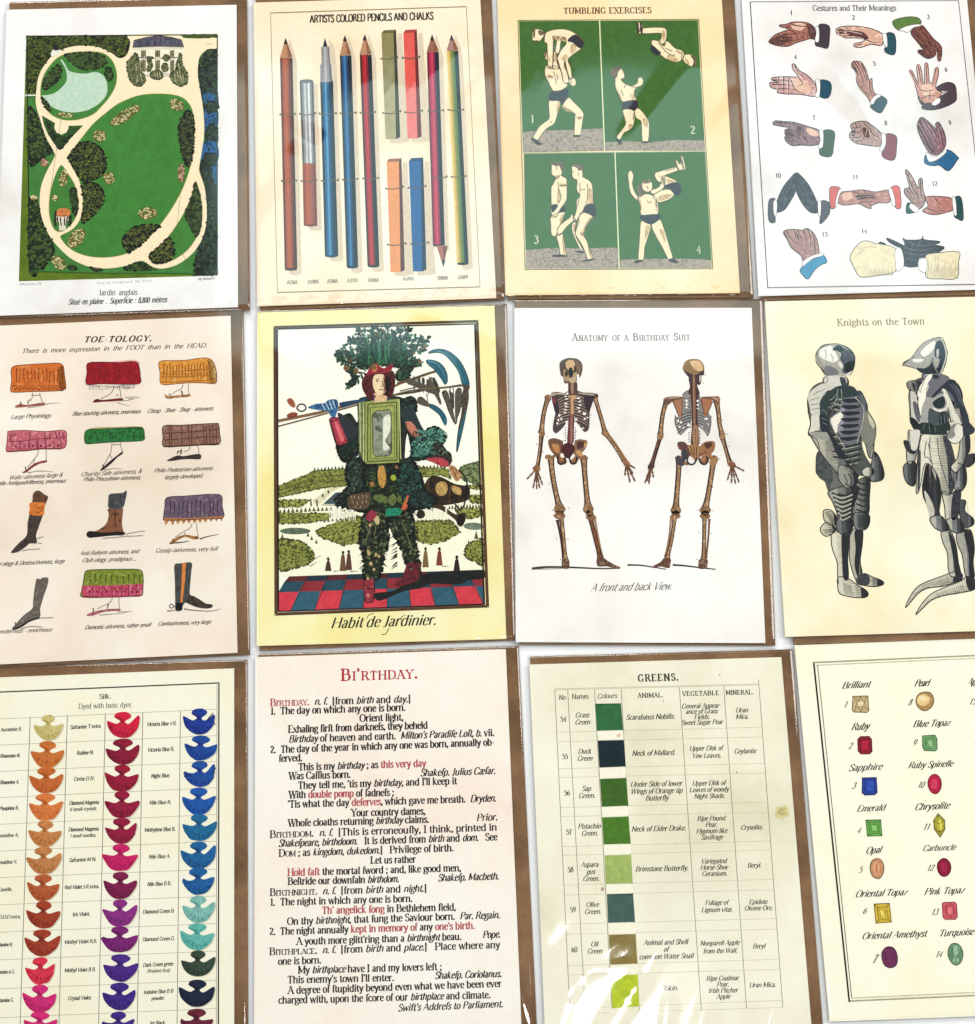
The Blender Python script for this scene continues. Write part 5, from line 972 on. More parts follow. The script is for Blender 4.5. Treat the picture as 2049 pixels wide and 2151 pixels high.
for i in range(120):
    s_ = random.choice((0, 1, 2)); x = (random.choice((630, 745)), random.choice((800, 920)), random.uniform(500, 980))[s_]; y = (random.uniform(1180, 1450), random.uniform(1200, 1440), random.uniform(1060, 1130))[s_]
    dx = -1 if x in (630, 800) or x < 620 else 1; ribbon(V, F, [(x - dx * 15, y - 8), (x + dx * random.uniform(10, 26), y + random.uniform(8, 26))], 8, 4.2 + (i % 15) * .03, 1)
obj('leaf_fringe', V, F, mat('1a241a', var=.4), g_)['kind'] = 'stuff'
shape('shoe', '640 1500 690 1498 692 1560 684 1612 665 1620 642 1614 634 1560', '98323c,7a2430,b04650', 5, 1, parent=g_); line('shoe_edge', '640 1500 634 1560 642 1614 665 1620 684 1612 692 1560 690 1498|645 1545 685 1545', 5, '1c0c0e', 5.5, 1, parent=g_); dots('buckle', [(657, 1582, 10, 12)], 'c8706c', 5.5, g_)
shape('shoe', '802 1515 840 1490 858 1440 880 1405 940 1410 940 1460 930 1496 880 1520 820 1532', '6c242c,541a22', 5, 1, parent=g_)
text('title', 'Habit de Jardinier.', 452, 1762, 1026, 1742, 58, '2a2922', 12, 3, 0, shear=.34, lay=2, space=.8)
line('swash', '730 1795 752 1792 772 1760', 4, '33322a', 2.4, 1); line('swash', '690 1680 660 1690 650 1710|860 1690 840 1700 835 1720', 3, '33322a', 2.4, 1)

# ---- finer pieces of the gardener traced at a larger scale
fine((690, 670), 3.049, g_, [
 ('blade_edge', '640 215 680 195 740 200 800 240 850 310 895 400 902 430 858 420 838 350 798 285 740 228 690 210', '1b4c60,2c7288,143848', 6.2), ('blade_light', '700 205 760 225 810 275 850 350 868 410', ('6ea4b0', 4, 2), 6.6), ('blade_edge', '626 262 680 264 730 298 762 368 756 416 735 400 690 340 650 292', '1b4c60,2c7288,143848', 6.2), ('blade_light', '640 268 690 285 730 330 748 390', ('6ea4b0', 4, 2), 6.6),
 ('blade_edge', '638 542 700 568 750 618 760 660 746 682 730 640 690 592 642 560', '1f5468,2c7288,143848', 6.2), ('tool_head', '498 388 560 398 640 428 702 458 692 482 640 470 560 432 510 416|648 368 672 410 722 520 716 548 690 500 650 440|728 466 758 458 782 520 812 640 815 676 798 650 765 570 735 500|815 460 852 448 852 560 818 650 812 580|572 506 600 498 648 545 640 562 575 540', '4a443c,6a6254,302c28', 6.3),
 ('tine', '562 375 566 405|585 372 592 412|610 378 614 420|636 395 640 440|630 480 640 540|700 440 712 470|780 440 785 520|800 440 806 500', ('3a352e', 6, 3), 6.4), ('scythe_shaft', '842 425 905 425 896 470 886 560 862 640 845 700 838 700 858 560 864 440', '3c342c,5c5040', 6.4), ('pole', '420 485 520 460 640 445 760 435 850 420|440 410 540 380 640 345 690 335', ('6c5c40', 9, 8), 6.0), ('pole_edge', '420 491 520 466 640 451 760 441 850 426|440 416 540 386 640 351 690 341', ('2c241c', 3, 3), 6.1),
 ('hair', '215 400 235 370 270 360 290 350 280 420 290 470 285 520 250 500 220 450|350 352 385 350 415 380 425 430 410 490 380 500 365 440 372 390', '6c2428,4a181c,34121a', 6.2), ('dark_hair', '364 374 384 366 400 402 390 460 374 494 366 440', '14100f', 6.3)])
random.seed(5)
K.o, K.s = (690, 670), 3.049
def sprig(stem, n, L0, cols):
    st = catmull(pts(stem), False, 5); line('twig', [st], 5, '1a241c', 6, 0, w2=3, parent=g_)
    for c in range(len(cols)):
        V = []; F = []
        for i in range(n):
            if i % len(cols) != c: continue
            q = st[min(len(st) - 1, int((i + 1) / n * len(st)))]; p_ = st[max(0, min(len(st) - 1, int((i + 1) / n * len(st))) - 2)]
            a = math.atan2(q[1] - p_[1], q[0] - p_[0]) + random.choice((-1, 1)) * random.uniform(.35, 1.1); L_ = L0 * random.uniform(.6, 1.15)
            m = (q[0] + L_ * .5 * math.cos(a), q[1] + L_ * .5 * math.sin(a)); e = (q[0] + L_ * math.cos(a), q[1] + L_ * math.sin(a)); px, py = -math.sin(a) * L_ * .22, math.cos(a) * L_ * .22; b = len(V)
            lf = catmull([q, (m[0] + px, m[1] + py), e, (m[0] - px, m[1] - py)], True, 2); V += [P(x, y, 6.1 + (i % 20) * .03) for x, y in lf]; F.append(list(range(b, b + len(lf))))
        if F: obj('leaves', V, F, mat(cols[c], var=.3), g_)['kind'] = 'stuff'
DK_ = ('101a16', '1e3428', '34523c')
for st, n, L0 in (('230 290 170 250 110 215 62 212', 26, 34), ('230 320 160 300 110 265 70 255', 24, 32), ('225 340 190 380 160 410 130 425', 18, 36), ('240 230 190 170 160 140 135 135', 22, 32), ('250 180 215 120 200 80 190 72', 16, 30), ('420 200 470 150 500 90 515 62', 22, 34), ('440 240 520 200 580 150 632 130', 30, 34),
                  ('450 270 520 260 560 270 590 280', 20, 30), ('430 300 480 310 520 330 500 350', 16, 34), ('440 170 480 130 530 140 600 120', 22, 30), ('400 150 430 100 450 70 465 60', 14, 28), ('340 150 350 100 345 70', 10, 26), ('290 150 285 90 275 55', 9, 34), ('320 140 322 90 320 55', 8, 32), ('375 150 380 90 380 50', 9, 32)):
    sprig(st, n, L0, DK_)
dots('fruit', [(118, 315, 16, 18), (178, 330, 16, 20), (290, 308, 18, 20), (618, 178, 13, 15), (585, 275, 10, 12), (205, 82, 9, 9), (350, 72, 9, 10)], '7a5a34', 7, g_)
fine((690, 840), 3.952, g_, [
 ('sleeve', '78 108 130 130 185 180 242 215 244 300 200 325 160 350 130 270 100 200', '22262c,363c44,14161c', 6.2), ('gauntlet', '8 160 40 148 72 152 100 200 130 270 158 348 130 366 96 374 70 360 50 290 30 220', '9c2c40,c04c5c,7a1c30', 6.4), ('gauntlet_light', '50 180 75 190 110 270 130 330 105 340 80 280', 'e06a70', 6.8),
 ('gauntlet_edge', '8 160 30 220 50 290 70 360 96 374 130 366 158 348|8 160 40 148 72 152|20 175 50 175 78 165', ('2c0c14', 6, 5), 6.9),
 ('sleeve', '596 60 640 70 700 60 730 120 765 200 800 258 830 300 780 345 730 335 690 290 652 225 620 180', '1c2a2c,2e4444,10181c', 6.1), ('arm_panel', '640 190 680 180 715 210 745 260 765 300 740 318 712 300 680 262', 'c07058,d89078,9c5040', 6.4), ('sleeve', '880 330 930 350 985 420 1028 490 1022 520 1000 548 960 520 900 500 860 470 870 400', '2a2420,40342c,181412', 6.2), ('cuff_band', '810 490 870 478 940 482 990 510 1000 540 985 556 930 545 880 515', 'a83444,c85058,80202e', 6.5)])
K.o, K.s = (690, 840), 3.952
V = []; F = []; V2 = []; F2 = []
for i in range(34):
    x = random.uniform(100, 240); y = 372 - (x - 100) * .5; ribbon(V, F, catmull([(x, y), (x - 6, y + 60), (x - random.uniform(5, 35), y + random.uniform(90, 130))], False, 2), 14, 6.0 + (i % 12) * .03, 2)
for i in range(90):
    x, y = random.uniform(715, 930), random.uniform(270, 460); s_ = 1 if x > 820 else -1
    ribbon(V if i % 2 else V2, F if i % 2 else F2, catmull([(x, y), (x + s_ * 22, y - 26 + (y - 270) * .2), (x + s_ * 44, y + random.uniform(-10, 40))], False, 2), 11, 6.8 + (i % 25) * .03, 2)
for i in range(60):
    x = random.uniform(60, 340) if i % 2 else random.uniform(640, 880); y = random.uniform(780, 860); ribbon(V, F, [(x, y), (x + random.uniform(-14, 14), y + random.uniform(40, 90))], 15, 5.8 + (i % 9) * .03, 2)
obj('leaf_blades', V, F, mat('122420', var=.4), g_)['kind'] = 'stuff'; obj('leaf_blades', V2, F2, mat('4c8474', var=.4), g_)['kind'] = 'stuff'
V = []; F = []
for i in range(22):
    x = 10 + i * 15 if i < 15 else 810 + (i - 15) * 28; y = 900 + (i % 3) * 14; ribbon(V, F, [(x, y), (x + 2, y + 40), (x + 4, y + 85)], 17, 5.6 + (i % 9) * .03, 3)
obj('pale_lappets', V, F, mat('f4f2dc', var=.1), g_)['kind'] = 'stuff'
fine((690, 840), 3.952, g_, [
 ('nut_cluster', '165 800 240 780 340 770 350 840 320 900 240 910 170 900', '4a3c30,6c5844,2c221c', 6.1), ('seed_marks', '190 800 195 820|215 795 222 815|250 800 252 825|285 790 288 815|320 790 322 812|200 840 206 862|240 845 244 870|280 840 284 865|315 835 318 858|225 880 228 898|265 880 268 898', ('b09c78', 7, 4), 6.5),
 ('corn_cob', '440 545 462 560 480 640 470 710 445 732 422 700 408 620 418 560', 'b8843c,d4a85c,8c5c24', 6.8), ('lime_fruit', '520 635 540 620 560 635 562 660 540 670 522 655', '9cb040', 6.8), ('cucumber', '480 915 510 898 590 900 608 915 600 945 560 960 490 955', '17785a,2a9a74,0e5440', 6.8), ('carrot', '655 795 668 800 650 860 630 905 608 912 618 870', 'c87840,b84838', 6.8),
 ('leaf_lobe', '385 800 420 780 470 800 490 830 450 840 430 860 400 830|500 850 515 790 545 780 565 810 560 850 530 880|575 770 600 790 610 830 590 840', '56683a,6e8048,3c4a28', 6.5), ('flower', '310 980 340 930 365 915 400 940 395 970 350 1010', '8a2434,b04454,5c1420', 6.8), ('pale_fruit', '385 1000 405 960 425 990 420 1030 395 1030', 'c8b884', 7)])

K.o, K.s = (690, 840), 3.952
foliage('leaf_costume', '200 450 240 480 310 540 290 600 300 700 260 760 180 780 80 860 60 820 120 770 170 700 140 640 160 570 190 500', ['0c1412', '1c2c26', '34483a', '14201c'], 5.9, 17, 70, 110, 1, g_, '0a100e', '3c5444')
foliage('leaf_costume', '600 540 680 480 740 570 770 640 790 740 860 790 900 840 820 890 720 900 660 860 600 800 580 640', ['0a1412', '1a302c', '2c4c44', '10201c'], 5.9, 17, 80, 130, 1, g_, '0a1210', '2c5c50')
# ================================================================== skeletons
start(7)
text('title', 'A^natomy^ ^of a^ B^irthday^ S^uit^', 370, 196, 1014, 192, 38, '6a6460', 12, 4.5, 10, lay=2, track=10, space=1.3)
BN, BD, BL = 'ac8660,7c5a42,caa67c', '3c241c', 'dcb88c'
def bone(p, w, col=BN, lay=3, parent=None, knob=1.5):
    """long bone: waisted shaft with swollen ends, dark rim"""
    p = catmull(pts(p), False, 4); n = len(p); L_ = []; R_ = []
    for i in range(n):
        a = p[max(0, i - 1)]; c = p[min(n - 1, i + 1)]; dx, dy = c[0] - a[0], c[1] - a[1]; l = math.hypot(dx, dy) or 1
        t = i / (n - 1); ww = w * .86 * (1 + (knob - .8) * (abs(2 * t - 1) ** 5)) / 2
        L_.append((p[i][0] - dy / l * ww, p[i][1] + dx / l * ww)); R_.append((p[i][0] + dy / l * ww, p[i][1] - dx / l * ww))
    o = shape('bone', [L_ + R_[::-1]], col, lay, 0, parent=parent, scale=500)
    V = []; F = []; ribbon(V, F, L_, w * .32, lay + .3); ribbon(V, F, R_, w * .22, lay + .35)
    obj('bone_edge', V, F, mat(BD, var=.3), parent or o)
    return o
def digits(o, hx, hy, tips, w=8):
    for tx, ty in tips:
        mx, my = hx + (tx - hx) * .5 + random.uniform(-2, 2), hy + (ty - hy) * .5
        line('finger_bone', [[(hx + (tx - hx) * .12, hy + (ty - hy) * .12), (mx, my)], [(mx, my), (hx + (tx - hx) * .75, hy + (ty - hy) * .75)], [(hx + (tx - hx) * .77, hy + (ty - hy) * .77), (tx, ty)]], w, '6a4630', 3.3, 0, w2=w * .6, parent=o)
# ---- front view
sk = shape('skeleton', '300 330 310 305 340 292 375 290 405 298 424 325 423 365 412 388 404 380 396 396 386 420 372 432 350 430 332 418 320 385 305 365', 'a08058,7a5c40,c4a478', 3.5, 1, scale=350)
bone('238 508 222 560 210 620 202 700', 22, BN, 3.4, sk); bone('492 500 510 560 528 620 548 695', 20, BN, 3.4, sk)
for kx, ky, kr in ((236, 505, 19), (494, 498, 18), (204, 704, 17), (548, 696, 20)): shape('joint', [ell(kx, ky, kr, kr * .9, 0, 12, .08)], '805c44,a88460', 3.7, 0, parent=sk)
bone('198 715 190 800 178 880', 13, BN, 3.3, sk); bone('208 715 200 800 186 880', 9, BD, 3.1, sk)
bone('552 705 600 770 650 850', 15, BN, 3.3, sk); bone('562 700 612 765 662 845', 9, 'b88858', 3.1, sk)
h1 = shape('hand_bones', [ell(176, 892, 22, 18, 0, 12, .1)], '7a5138,a0724c', 3.6, 0, parent=sk); digits(h1 and sk, 176, 890, [(122, 950), (156, 1000), (176, 1004), (192, 998), (208, 980)], 11)
shape('hand_bones', [ell(664, 862, 26, 17, 40, 12, .1)], '7a5138,a0724c', 3.6, 0, parent=sk); digits(sk, 664, 862, [(656, 930), (684, 968), (712, 962), (700, 920), (712, 890)], 12)
shape('pelvis', '238 745 262 732 300 745 330 775 350 768 385 765 405 740 440 735 452 750 440 785 415 815 400 850 370 870 360 850 385 820 350 800 320 822 340 850 330 868 300 862 275 820 250 790', '9c6c46,7a4c30,b48660', 3.4, 1, parent=sk)
bone('252 820 262 920 280 1020 300 1100', 26, BN, 3.4, sk, 1.7); bone('432 830 438 920 446 1010 456 1100', 26, BN, 3.4, sk, 1.7)
for kx, ky, rx, ry in ((238, 828, 18, 14), (300, 1110, 32, 26), (300, 1148, 32, 20), (456, 1112, 30, 24), (464, 1136, 22, 18), (472, 1156, 28, 16), (300, 1130, 24, 14), (430, 832, 22, 16)): shape('joint', [ell(kx, ky, rx, ry, 0, 12, .08)], '94704c,6c4c36,b8906a', 3.8, 0, parent=sk)
bone('308 1140 322 1270 332 1390', 20, BN, 3.4, sk, 1.6); bone('288 1170 308 1270 322 1380', 11, '4a2c24', 3.2, sk)
bone('464 1140 496 1270 524 1380', 22, '8a5a38,6c4028', 3.4, sk, 1.6); bone('492 1160 512 1270 532 1370', 9, 'c09468', 3.2, sk)
shape('foot_bones', '316 1388 350 1386 354 1420 348 1436 318 1434 312 1410|504 1382 540 1378 560 1392 600 1415 632 1430 600 1435 560 1424 530 1425 506 1420', '70503e,443028,98785c', 3.7, 1, parent=sk)
line('ground_shadow', '150 1436 220 1428 320 1428 430 1432 520 1436 630 1434', 13, '3c3630', 2, 1, w2=6); line('ground_shadow', '150 1438 250 1438 360 1432', 6, '77706a', 2.2, 1, w2=2)
front = sk
# ---- back view
sk = shape('skeleton', '974 335 985 308 1020 296 1060 298 1084 325 1086 360 1074 390 1070 430 1048 428 1040 400 1010 392 990 375 976 355', 'c89860,a87840,dcb47c', 3.5, 1, scale=350)
bone('884 520 866 580 856 640 850 708', 22, BN, 3.4, sk); bone('1154 520 1166 590 1172 650 1186 710', 22, BN, 3.4, sk)
for kx, ky, kr in ((886, 520, 20), (1156, 514, 20), (848, 716, 19), (1186, 716, 18)): shape('joint', [ell(kx, ky, kr, kr * .9, 0, 12, .08)], '805c44,a88460', 3.7, 0, parent=sk)
bone('844 725 824 790 800 868', 14, '5c3c30,7a5240', 3.3, sk); bone('854 725 834 790 810 868', 8, '3c2a28', 3.1, sk)
bone('1184 725 1204 790 1224 860', 14, BN, 3.3, sk); bone('1196 725 1214 790 1234 855', 8, BD, 3.1, sk)
shape('hand_bones', [ell(798, 880, 20, 16, -40, 12, .1)], '3c2c2a,5a4038', 3.6, 0, parent=sk); digits(sk, 798, 880, [(764, 972), (776, 960), (786, 975), (812, 940)], 12)
shape('hand_bones', [ell(1238, 870, 24, 18, 20, 12, .1)], '7a5138,a0724c', 3.6, 0, parent=sk); digits(sk, 1238, 868, [(1214, 955), (1236, 972), (1258, 975), (1278, 968), (1306, 905)], 11)
shape('pelvis', '942 755 975 745 1000 765 1022 790 1050 785 1075 760 1110 742 1145 748 1142 790 1120 820 1108 860 1085 872 1060 850 1080 820 1040 840 1005 820 985 850 1010 868 985 872 965 840 972 800 950 785', '946040,74482e,ac7c58', 3.4, 1, parent=sk)
bone('952 830 948 920 940 1020 934 1110', 26, BN, 3.4, sk, 1.7); bone('1142 832 1128 920 1112 1020 1094 1110', 26, BN, 3.4, sk, 1.7)
for kx, ky, rx, ry in ((952, 840, 22, 20), (932, 1134, 22, 14), (1093, 1134, 24, 14), (934, 1118, 30, 22), (932, 1150, 28, 16), (1094, 1118, 32, 22), (1092, 1150, 30, 18), (1142, 838, 22, 20)): shape('joint', [ell(kx, ky, rx, ry, 0, 12, .08)], '94704c,6c4c36,b8906a', 3.8, 0, parent=sk)
bone('930 1140 912 1270 886 1380', 19, BN, 3.4, sk, 1.6); bone('908 1150 896 1270 876 1370', 8, 'b8885c', 3.2, sk)
bone('1090 1140 1088 1270 1084 1390', 20, BN, 3.4, sk, 1.6); bone('1116 1165 1110 1270 1098 1380', 9, '8a5c3c', 3.2, sk)
shape('foot_bones', '870 1378 905 1384 905 1400 900 1430 880 1432 850 1425 806 1432 815 1418 850 1400|1062 1386 1104 1386 1106 1410 1098 1436 1060 1436 1056 1415', '6e4a3c,50342a,94705c', 3.7, 1, parent=sk)
line('ground_shadow', '670 1416 740 1418 810 1428 880 1440', 10, '3c3630', 2, 1, w2=5); line('ground_shadow', '916 1416 980 1420 1060 1430 1150 1440', 11, '3c3630', 2, 1, w2=6)
dots('key_letters', [(x, y, 3, 4) for x, y in ((186, 688), (232, 716), (176, 760), (210, 800), (246, 972), (350, 1108), (262, 1118), (285, 1272), (346, 1276), (306, 1386), (470, 600), (1094, 380), (1082, 425), (1128, 610), (1186, 628), (1172, 690), (1212, 704), (1222, 770), (1238, 850), (1134, 990), (1136, 1120), (1054, 1118), (1124, 1245), (1060, 1240), (1048, 1385), (1170, 840), (320, 700), (390, 690), (392, 740), (320, 740))], '8a8480', 2)
text('caption', 'A front and back View.', 468, 1560, 910, 1550, 42, '66605c', 9, 3.4, 0, shear=.55, lay=2)

def dark_arcs(xs, ys, c, w_, l, par):
    V = []; F = []
    for a in ys:
        ribbon(V, F, catmull([(xs[0], a), ((xs[0] + xs[1]) / 2, a + (xs[2]) * .3), (xs[1], a + xs[2])], False, 3), w_, l + (a % 7) * .02, w_ * .6)
    obj('rib', V, F, mat(c, var=.25), par)
fine((1090, 730), 4.148, front, [
 ('skull_side', '355 150 375 115 420 92 470 90 520 105 552 145 556 195 540 250 520 265 515 235 505 290 490 320 440 305 400 310 388 255 368 240', '5a4640', 4.2), ('brow', '412 130 440 108 480 115 492 160 480 200 430 192 412 160', 'd4b084', 4.5), ('skull_side', '500 120 540 150 545 200 525 240 510 200', '7c6450', 4.5),
 ('cheek', '398 190 430 230 440 290 400 286 392 230|480 220 510 215 500 260 470 260', 'b0946f', 4.6), ('eye_socket', '404 215 418 208 428 235 415 255 404 240|482 165 492 160 496 200 486 215', '2a2020', 5), ('nose_hole', '440 180 468 178 470 240 450 250 440 215', '1e2c28', 5), ('jaw', '438 270 500 255 492 302 450 304', 'c0ac8c', 4.8), ('paper_gap', '508 240 526 235 525 270 512 290', 'fffdf6', 5),
 ('neck_bone', '440 302 505 300 512 370 505 400 440 402 432 350', '5c403a', 4), ('neck_bone', '455 308 476 308 478 395 460 395', 'a08468', 4.4),
 ('rib_cage', '285 400 330 386 400 395 430 380 500 372 560 390 640 395 692 412 652 460 620 560 618 640 610 712 575 736 545 700 505 650 490 600 480 600 430 622 400 680 350 732 320 746 298 712 305 640 320 570 315 520 290 450', '4e4042', 3.9)])
dark_arcs((446, 330, 46), range(420, 640, 24), 'a89684', 8, 4.2, front); dark_arcs((486, 604, 52), range(415, 650, 24), 'a08c7c', 8, 4.2, front)
dark_arcs((446, 335, 46), range(432, 640, 24), '2e2426', 5, 4.4, front); dark_arcs((486, 600, 52), range(427, 650, 24), '2e2426', 5, 4.4, front)
dots('paper_gap', [(425, 400, 9, 11), (408, 425, 8, 6), (420, 447, 15, 6), (412, 487, 17, 7), (415, 512, 15, 6), (410, 541, 16, 6), (402, 566, 13, 6), (355, 590, 10, 11), (372, 622, 8, 10), (345, 630, 8, 9), (337, 660, 10, 10), (416, 650, 10, 12), (520, 440, 16, 6), (530, 470, 15, 6), (536, 500, 15, 6), (520, 526, 14, 6), (530, 556, 13, 6), (575, 576, 15, 13), (577, 620, 9, 10), (600, 610, 6, 9), (498, 626, 13, 10), (520, 676, 11, 7), (560, 702, 10, 6)], 'fbf7ee', 4.8, front, .2)
fine((1090, 730), 4.148, front, [
 ('breastbone', '430 420 500 420 496 450 478 462 482 560 470 592 455 592 445 560 448 460', 'c69c76', 5), ('breastbone', '444 440 452 440 456 580 450 580', '6a4434', 5.2), ('shoulder_shade', '290 440 330 440 350 520 345 600 320 570 300 500|580 420 650 410 650 460 622 540 600 560 570 480', '3a2c34', 4.9), ('shoulder_blade', '292 446 318 440 325 480 305 490', '7a3c3c', 5.1),
 ('spine', '440 590 482 592 482 700 477 830 425 830 430 700', '6a363a', 5), ('spine', '455 600 468 600 466 820 450 820', '9c7060', 5.2), ('collar_bone', '275 412 300 400 360 392 412 402 408 412 340 408 285 425|520 392 580 398 650 404 660 416 590 412 530 402', 'b8a692', 5.2)])
dots('spine_knob', [(410 - (i % 2) * 3, 700 + i * 22, 6, 5) for i in range(6)] + [(492 + (i % 2) * 3, 700 + i * 22, 6, 5) for i in range(6)], '3c2a2c', 4.6, front)
fine((1090, 730), 4.148, front, [
 ('pelvis', '258 815 290 790 340 795 385 820 382 880 342 950 310 940 290 880', '70503e', 5), ('pelvis_light', '290 840 350 850 352 920 312 902', 'bd8350', 5.2), ('pelvis', '485 830 520 800 570 805 600 840 570 870 552 930 570 950 520 955 490 900', '8c6650', 5), ('pelvis_shade', '512 822 570 822 562 870 512 882', '4e342c', 5.2), ('pelvis_light', '575 830 598 842 570 872|500 900 545 905 560 945 520 940', 'c89a66', 5.3),
 ('sacrum', '380 860 420 830 480 850 486 900 442 962 400 950 370 900', '4a2026', 5.4), ('pelvis_ring', '345 940 345 1000 375 1016 405 990 402 955|440 955 460 1010 500 1002 508 950', ('1e1c28', 15, 15), 5.3), ('paper_gap', '362 930 385 922 395 950 376 960', 'f6ecdf', 5.8)])
fine((1350, 730), 4.148, sk, [
 ('skull_back', '352 180 365 135 400 105 450 98 500 110 535 150 540 200 535 240 515 245 510 310 490 325 470 310 440 262 410 260 400 250 365 215', '94744f', 4.2), ('skull_light', '415 122 490 114 525 160 520 200 470 202 440 170', 'dcb98a', 4.5), ('skull_shade', '368 200 420 228 470 235 500 215 535 200 535 240 515 245 510 310 490 325 470 310 440 265 405 260', '43303a', 4.6), ('skull_seam', '400 120 412 170 400 200|466 165 470 200 490 205', ('7a5840', 5, 3), 4.9), ('paper_gap', '500 245 508 245 505 300 498 290', 'e8dccc', 5),
 ('rib_cage', '350 412 390 376 422 382 432 600 402 690 370 732 330 762 300 702 284 640 290 600 330 612 350 560 355 480|465 400 500 412 515 480 545 560 582 572 596 640 590 702 570 772 540 732 500 692 475 620', '8e8a88', 3.9)])
dark_arcs((425, 300, 60), range(560, 700, 26), '2a2426', 9, 4.3, sk); dark_arcs((425, 352, 12), range(440, 560, 26), '5c5656', 7, 4.3, sk); dark_arcs((478, 590, 62), range(560, 690, 24), '3a3434', 7, 4.3, sk); dark_arcs((472, 512, 12), range(440, 560, 26), '5c5656', 6, 4.3, sk)
dots('paper_gap', [(385, 465, 11, 12), (388, 496, 12, 8), (385, 522, 10, 7), (312, 640, 8, 12), (338, 652, 10, 11), (325, 690, 12, 9), (357, 700, 9, 8), (400, 672, 12, 13), (482, 465, 10, 10), (482, 500, 11, 7), (484, 530, 10, 6), (555, 620, 16, 9), (476, 665, 9, 12), (574, 670, 5, 12), (520, 690, 8, 5)], 'fbf7ee', 4.8, sk, .2)
fine((1350, 730), 4.148, sk, [
 ('rib_rim', '350 412 372 388 400 372|288 590 284 650 302 705 332 764|590 590 598 640 588 720 570 772', ('2a2426', 7, 5), 4.9),
 ('neck_bone', '405 262 470 262 478 330 502 400 490 420 480 600 490 700 490 850 425 850 430 700 430 600 420 420 398 400 415 340', '4a3032', 5), ('spine', '440 270 458 270 462 640 446 640|440 690 482 690 486 830 440 830', 'a17a5c', 5.2), ('spine_shade', '452 300 454 620|460 700 466 840', ('4a2c28', 4, 3), 5.4),
 ('shoulder_blade', '262 460 300 440 350 450 352 500 342 602 320 602 290 530', 'aa7656', 5), ('blade_edge', '262 460 290 530 320 605|345 460 348 520 340 600', ('3a241e', 8, 6), 5.2), ('shoulder_blade', '512 440 560 430 612 470 590 520 562 592 540 592 530 540 515 490', 'a87050', 5), ('blade_edge', '612 470 590 525 560 592|515 450 520 500 540 590', ('3a241e', 7, 6), 5.2),
 ('collar_bone', '190 490 205 440 260 425 350 430 350 446 270 462 240 490 200 500', '6c5044', 5.3), ('collar_light', '215 445 262 430 330 436 250 446', 'b09478', 5.5), ('collar_bone', '510 432 600 425 660 435 676 480 662 500 640 480 600 455 540 446', '7a5844', 5.3), ('collar_light', '600 432 655 442 664 470 640 455', 'b89674', 5.5)])
dots('spine_knob', [(408 - (i % 2) * 3, 740 + i * 20, 6, 5) for i in range(5)] + [(498 + (i % 2) * 3, 730 + i * 20, 6, 5) for i in range(6)], '5c4a48', 4.6, sk)
fine((1350, 730), 4.148, sk, [
 ('pelvis', '305 840 320 820 370 825 400 870 420 930 402 960 390 1000 378 962 350 902 325 870', '62443e', 5), ('pelvis_shade', '340 900 380 890 396 960 376 972 360 1000 345 960', '3a3c46', 5.2), ('sacrum', '400 850 490 850 496 900 480 980 460 990 430 940 410 900', 'a67c52', 5.3), ('sacrum_shade', '420 860 440 940|450 860 452 960|475 860 470 960', ('3c221c', 8, 5), 5.5),
 ('pelvis', '495 880 540 825 620 820 632 850 600 920 612 960 580 972 560 940 550 900 502 912', '9c6e48', 5), ('pelvis_shade', '540 832 610 830 592 870 560 882', '54342a', 5.2), ('pelvis_ring', '392 960 395 1000 430 1020 460 1000 472 960|492 960 510 1005 550 1016 572 980 560 950', ('20202a', 14, 14), 5.4),
 ('hip_joint', '290 960 310 940 340 960 366 1010 355 1030 310 1022', '48424a', 5.5), ('hip_joint', '640 950 662 970 640 1022 600 1032 585 990', 'a27c54', 5.5)])
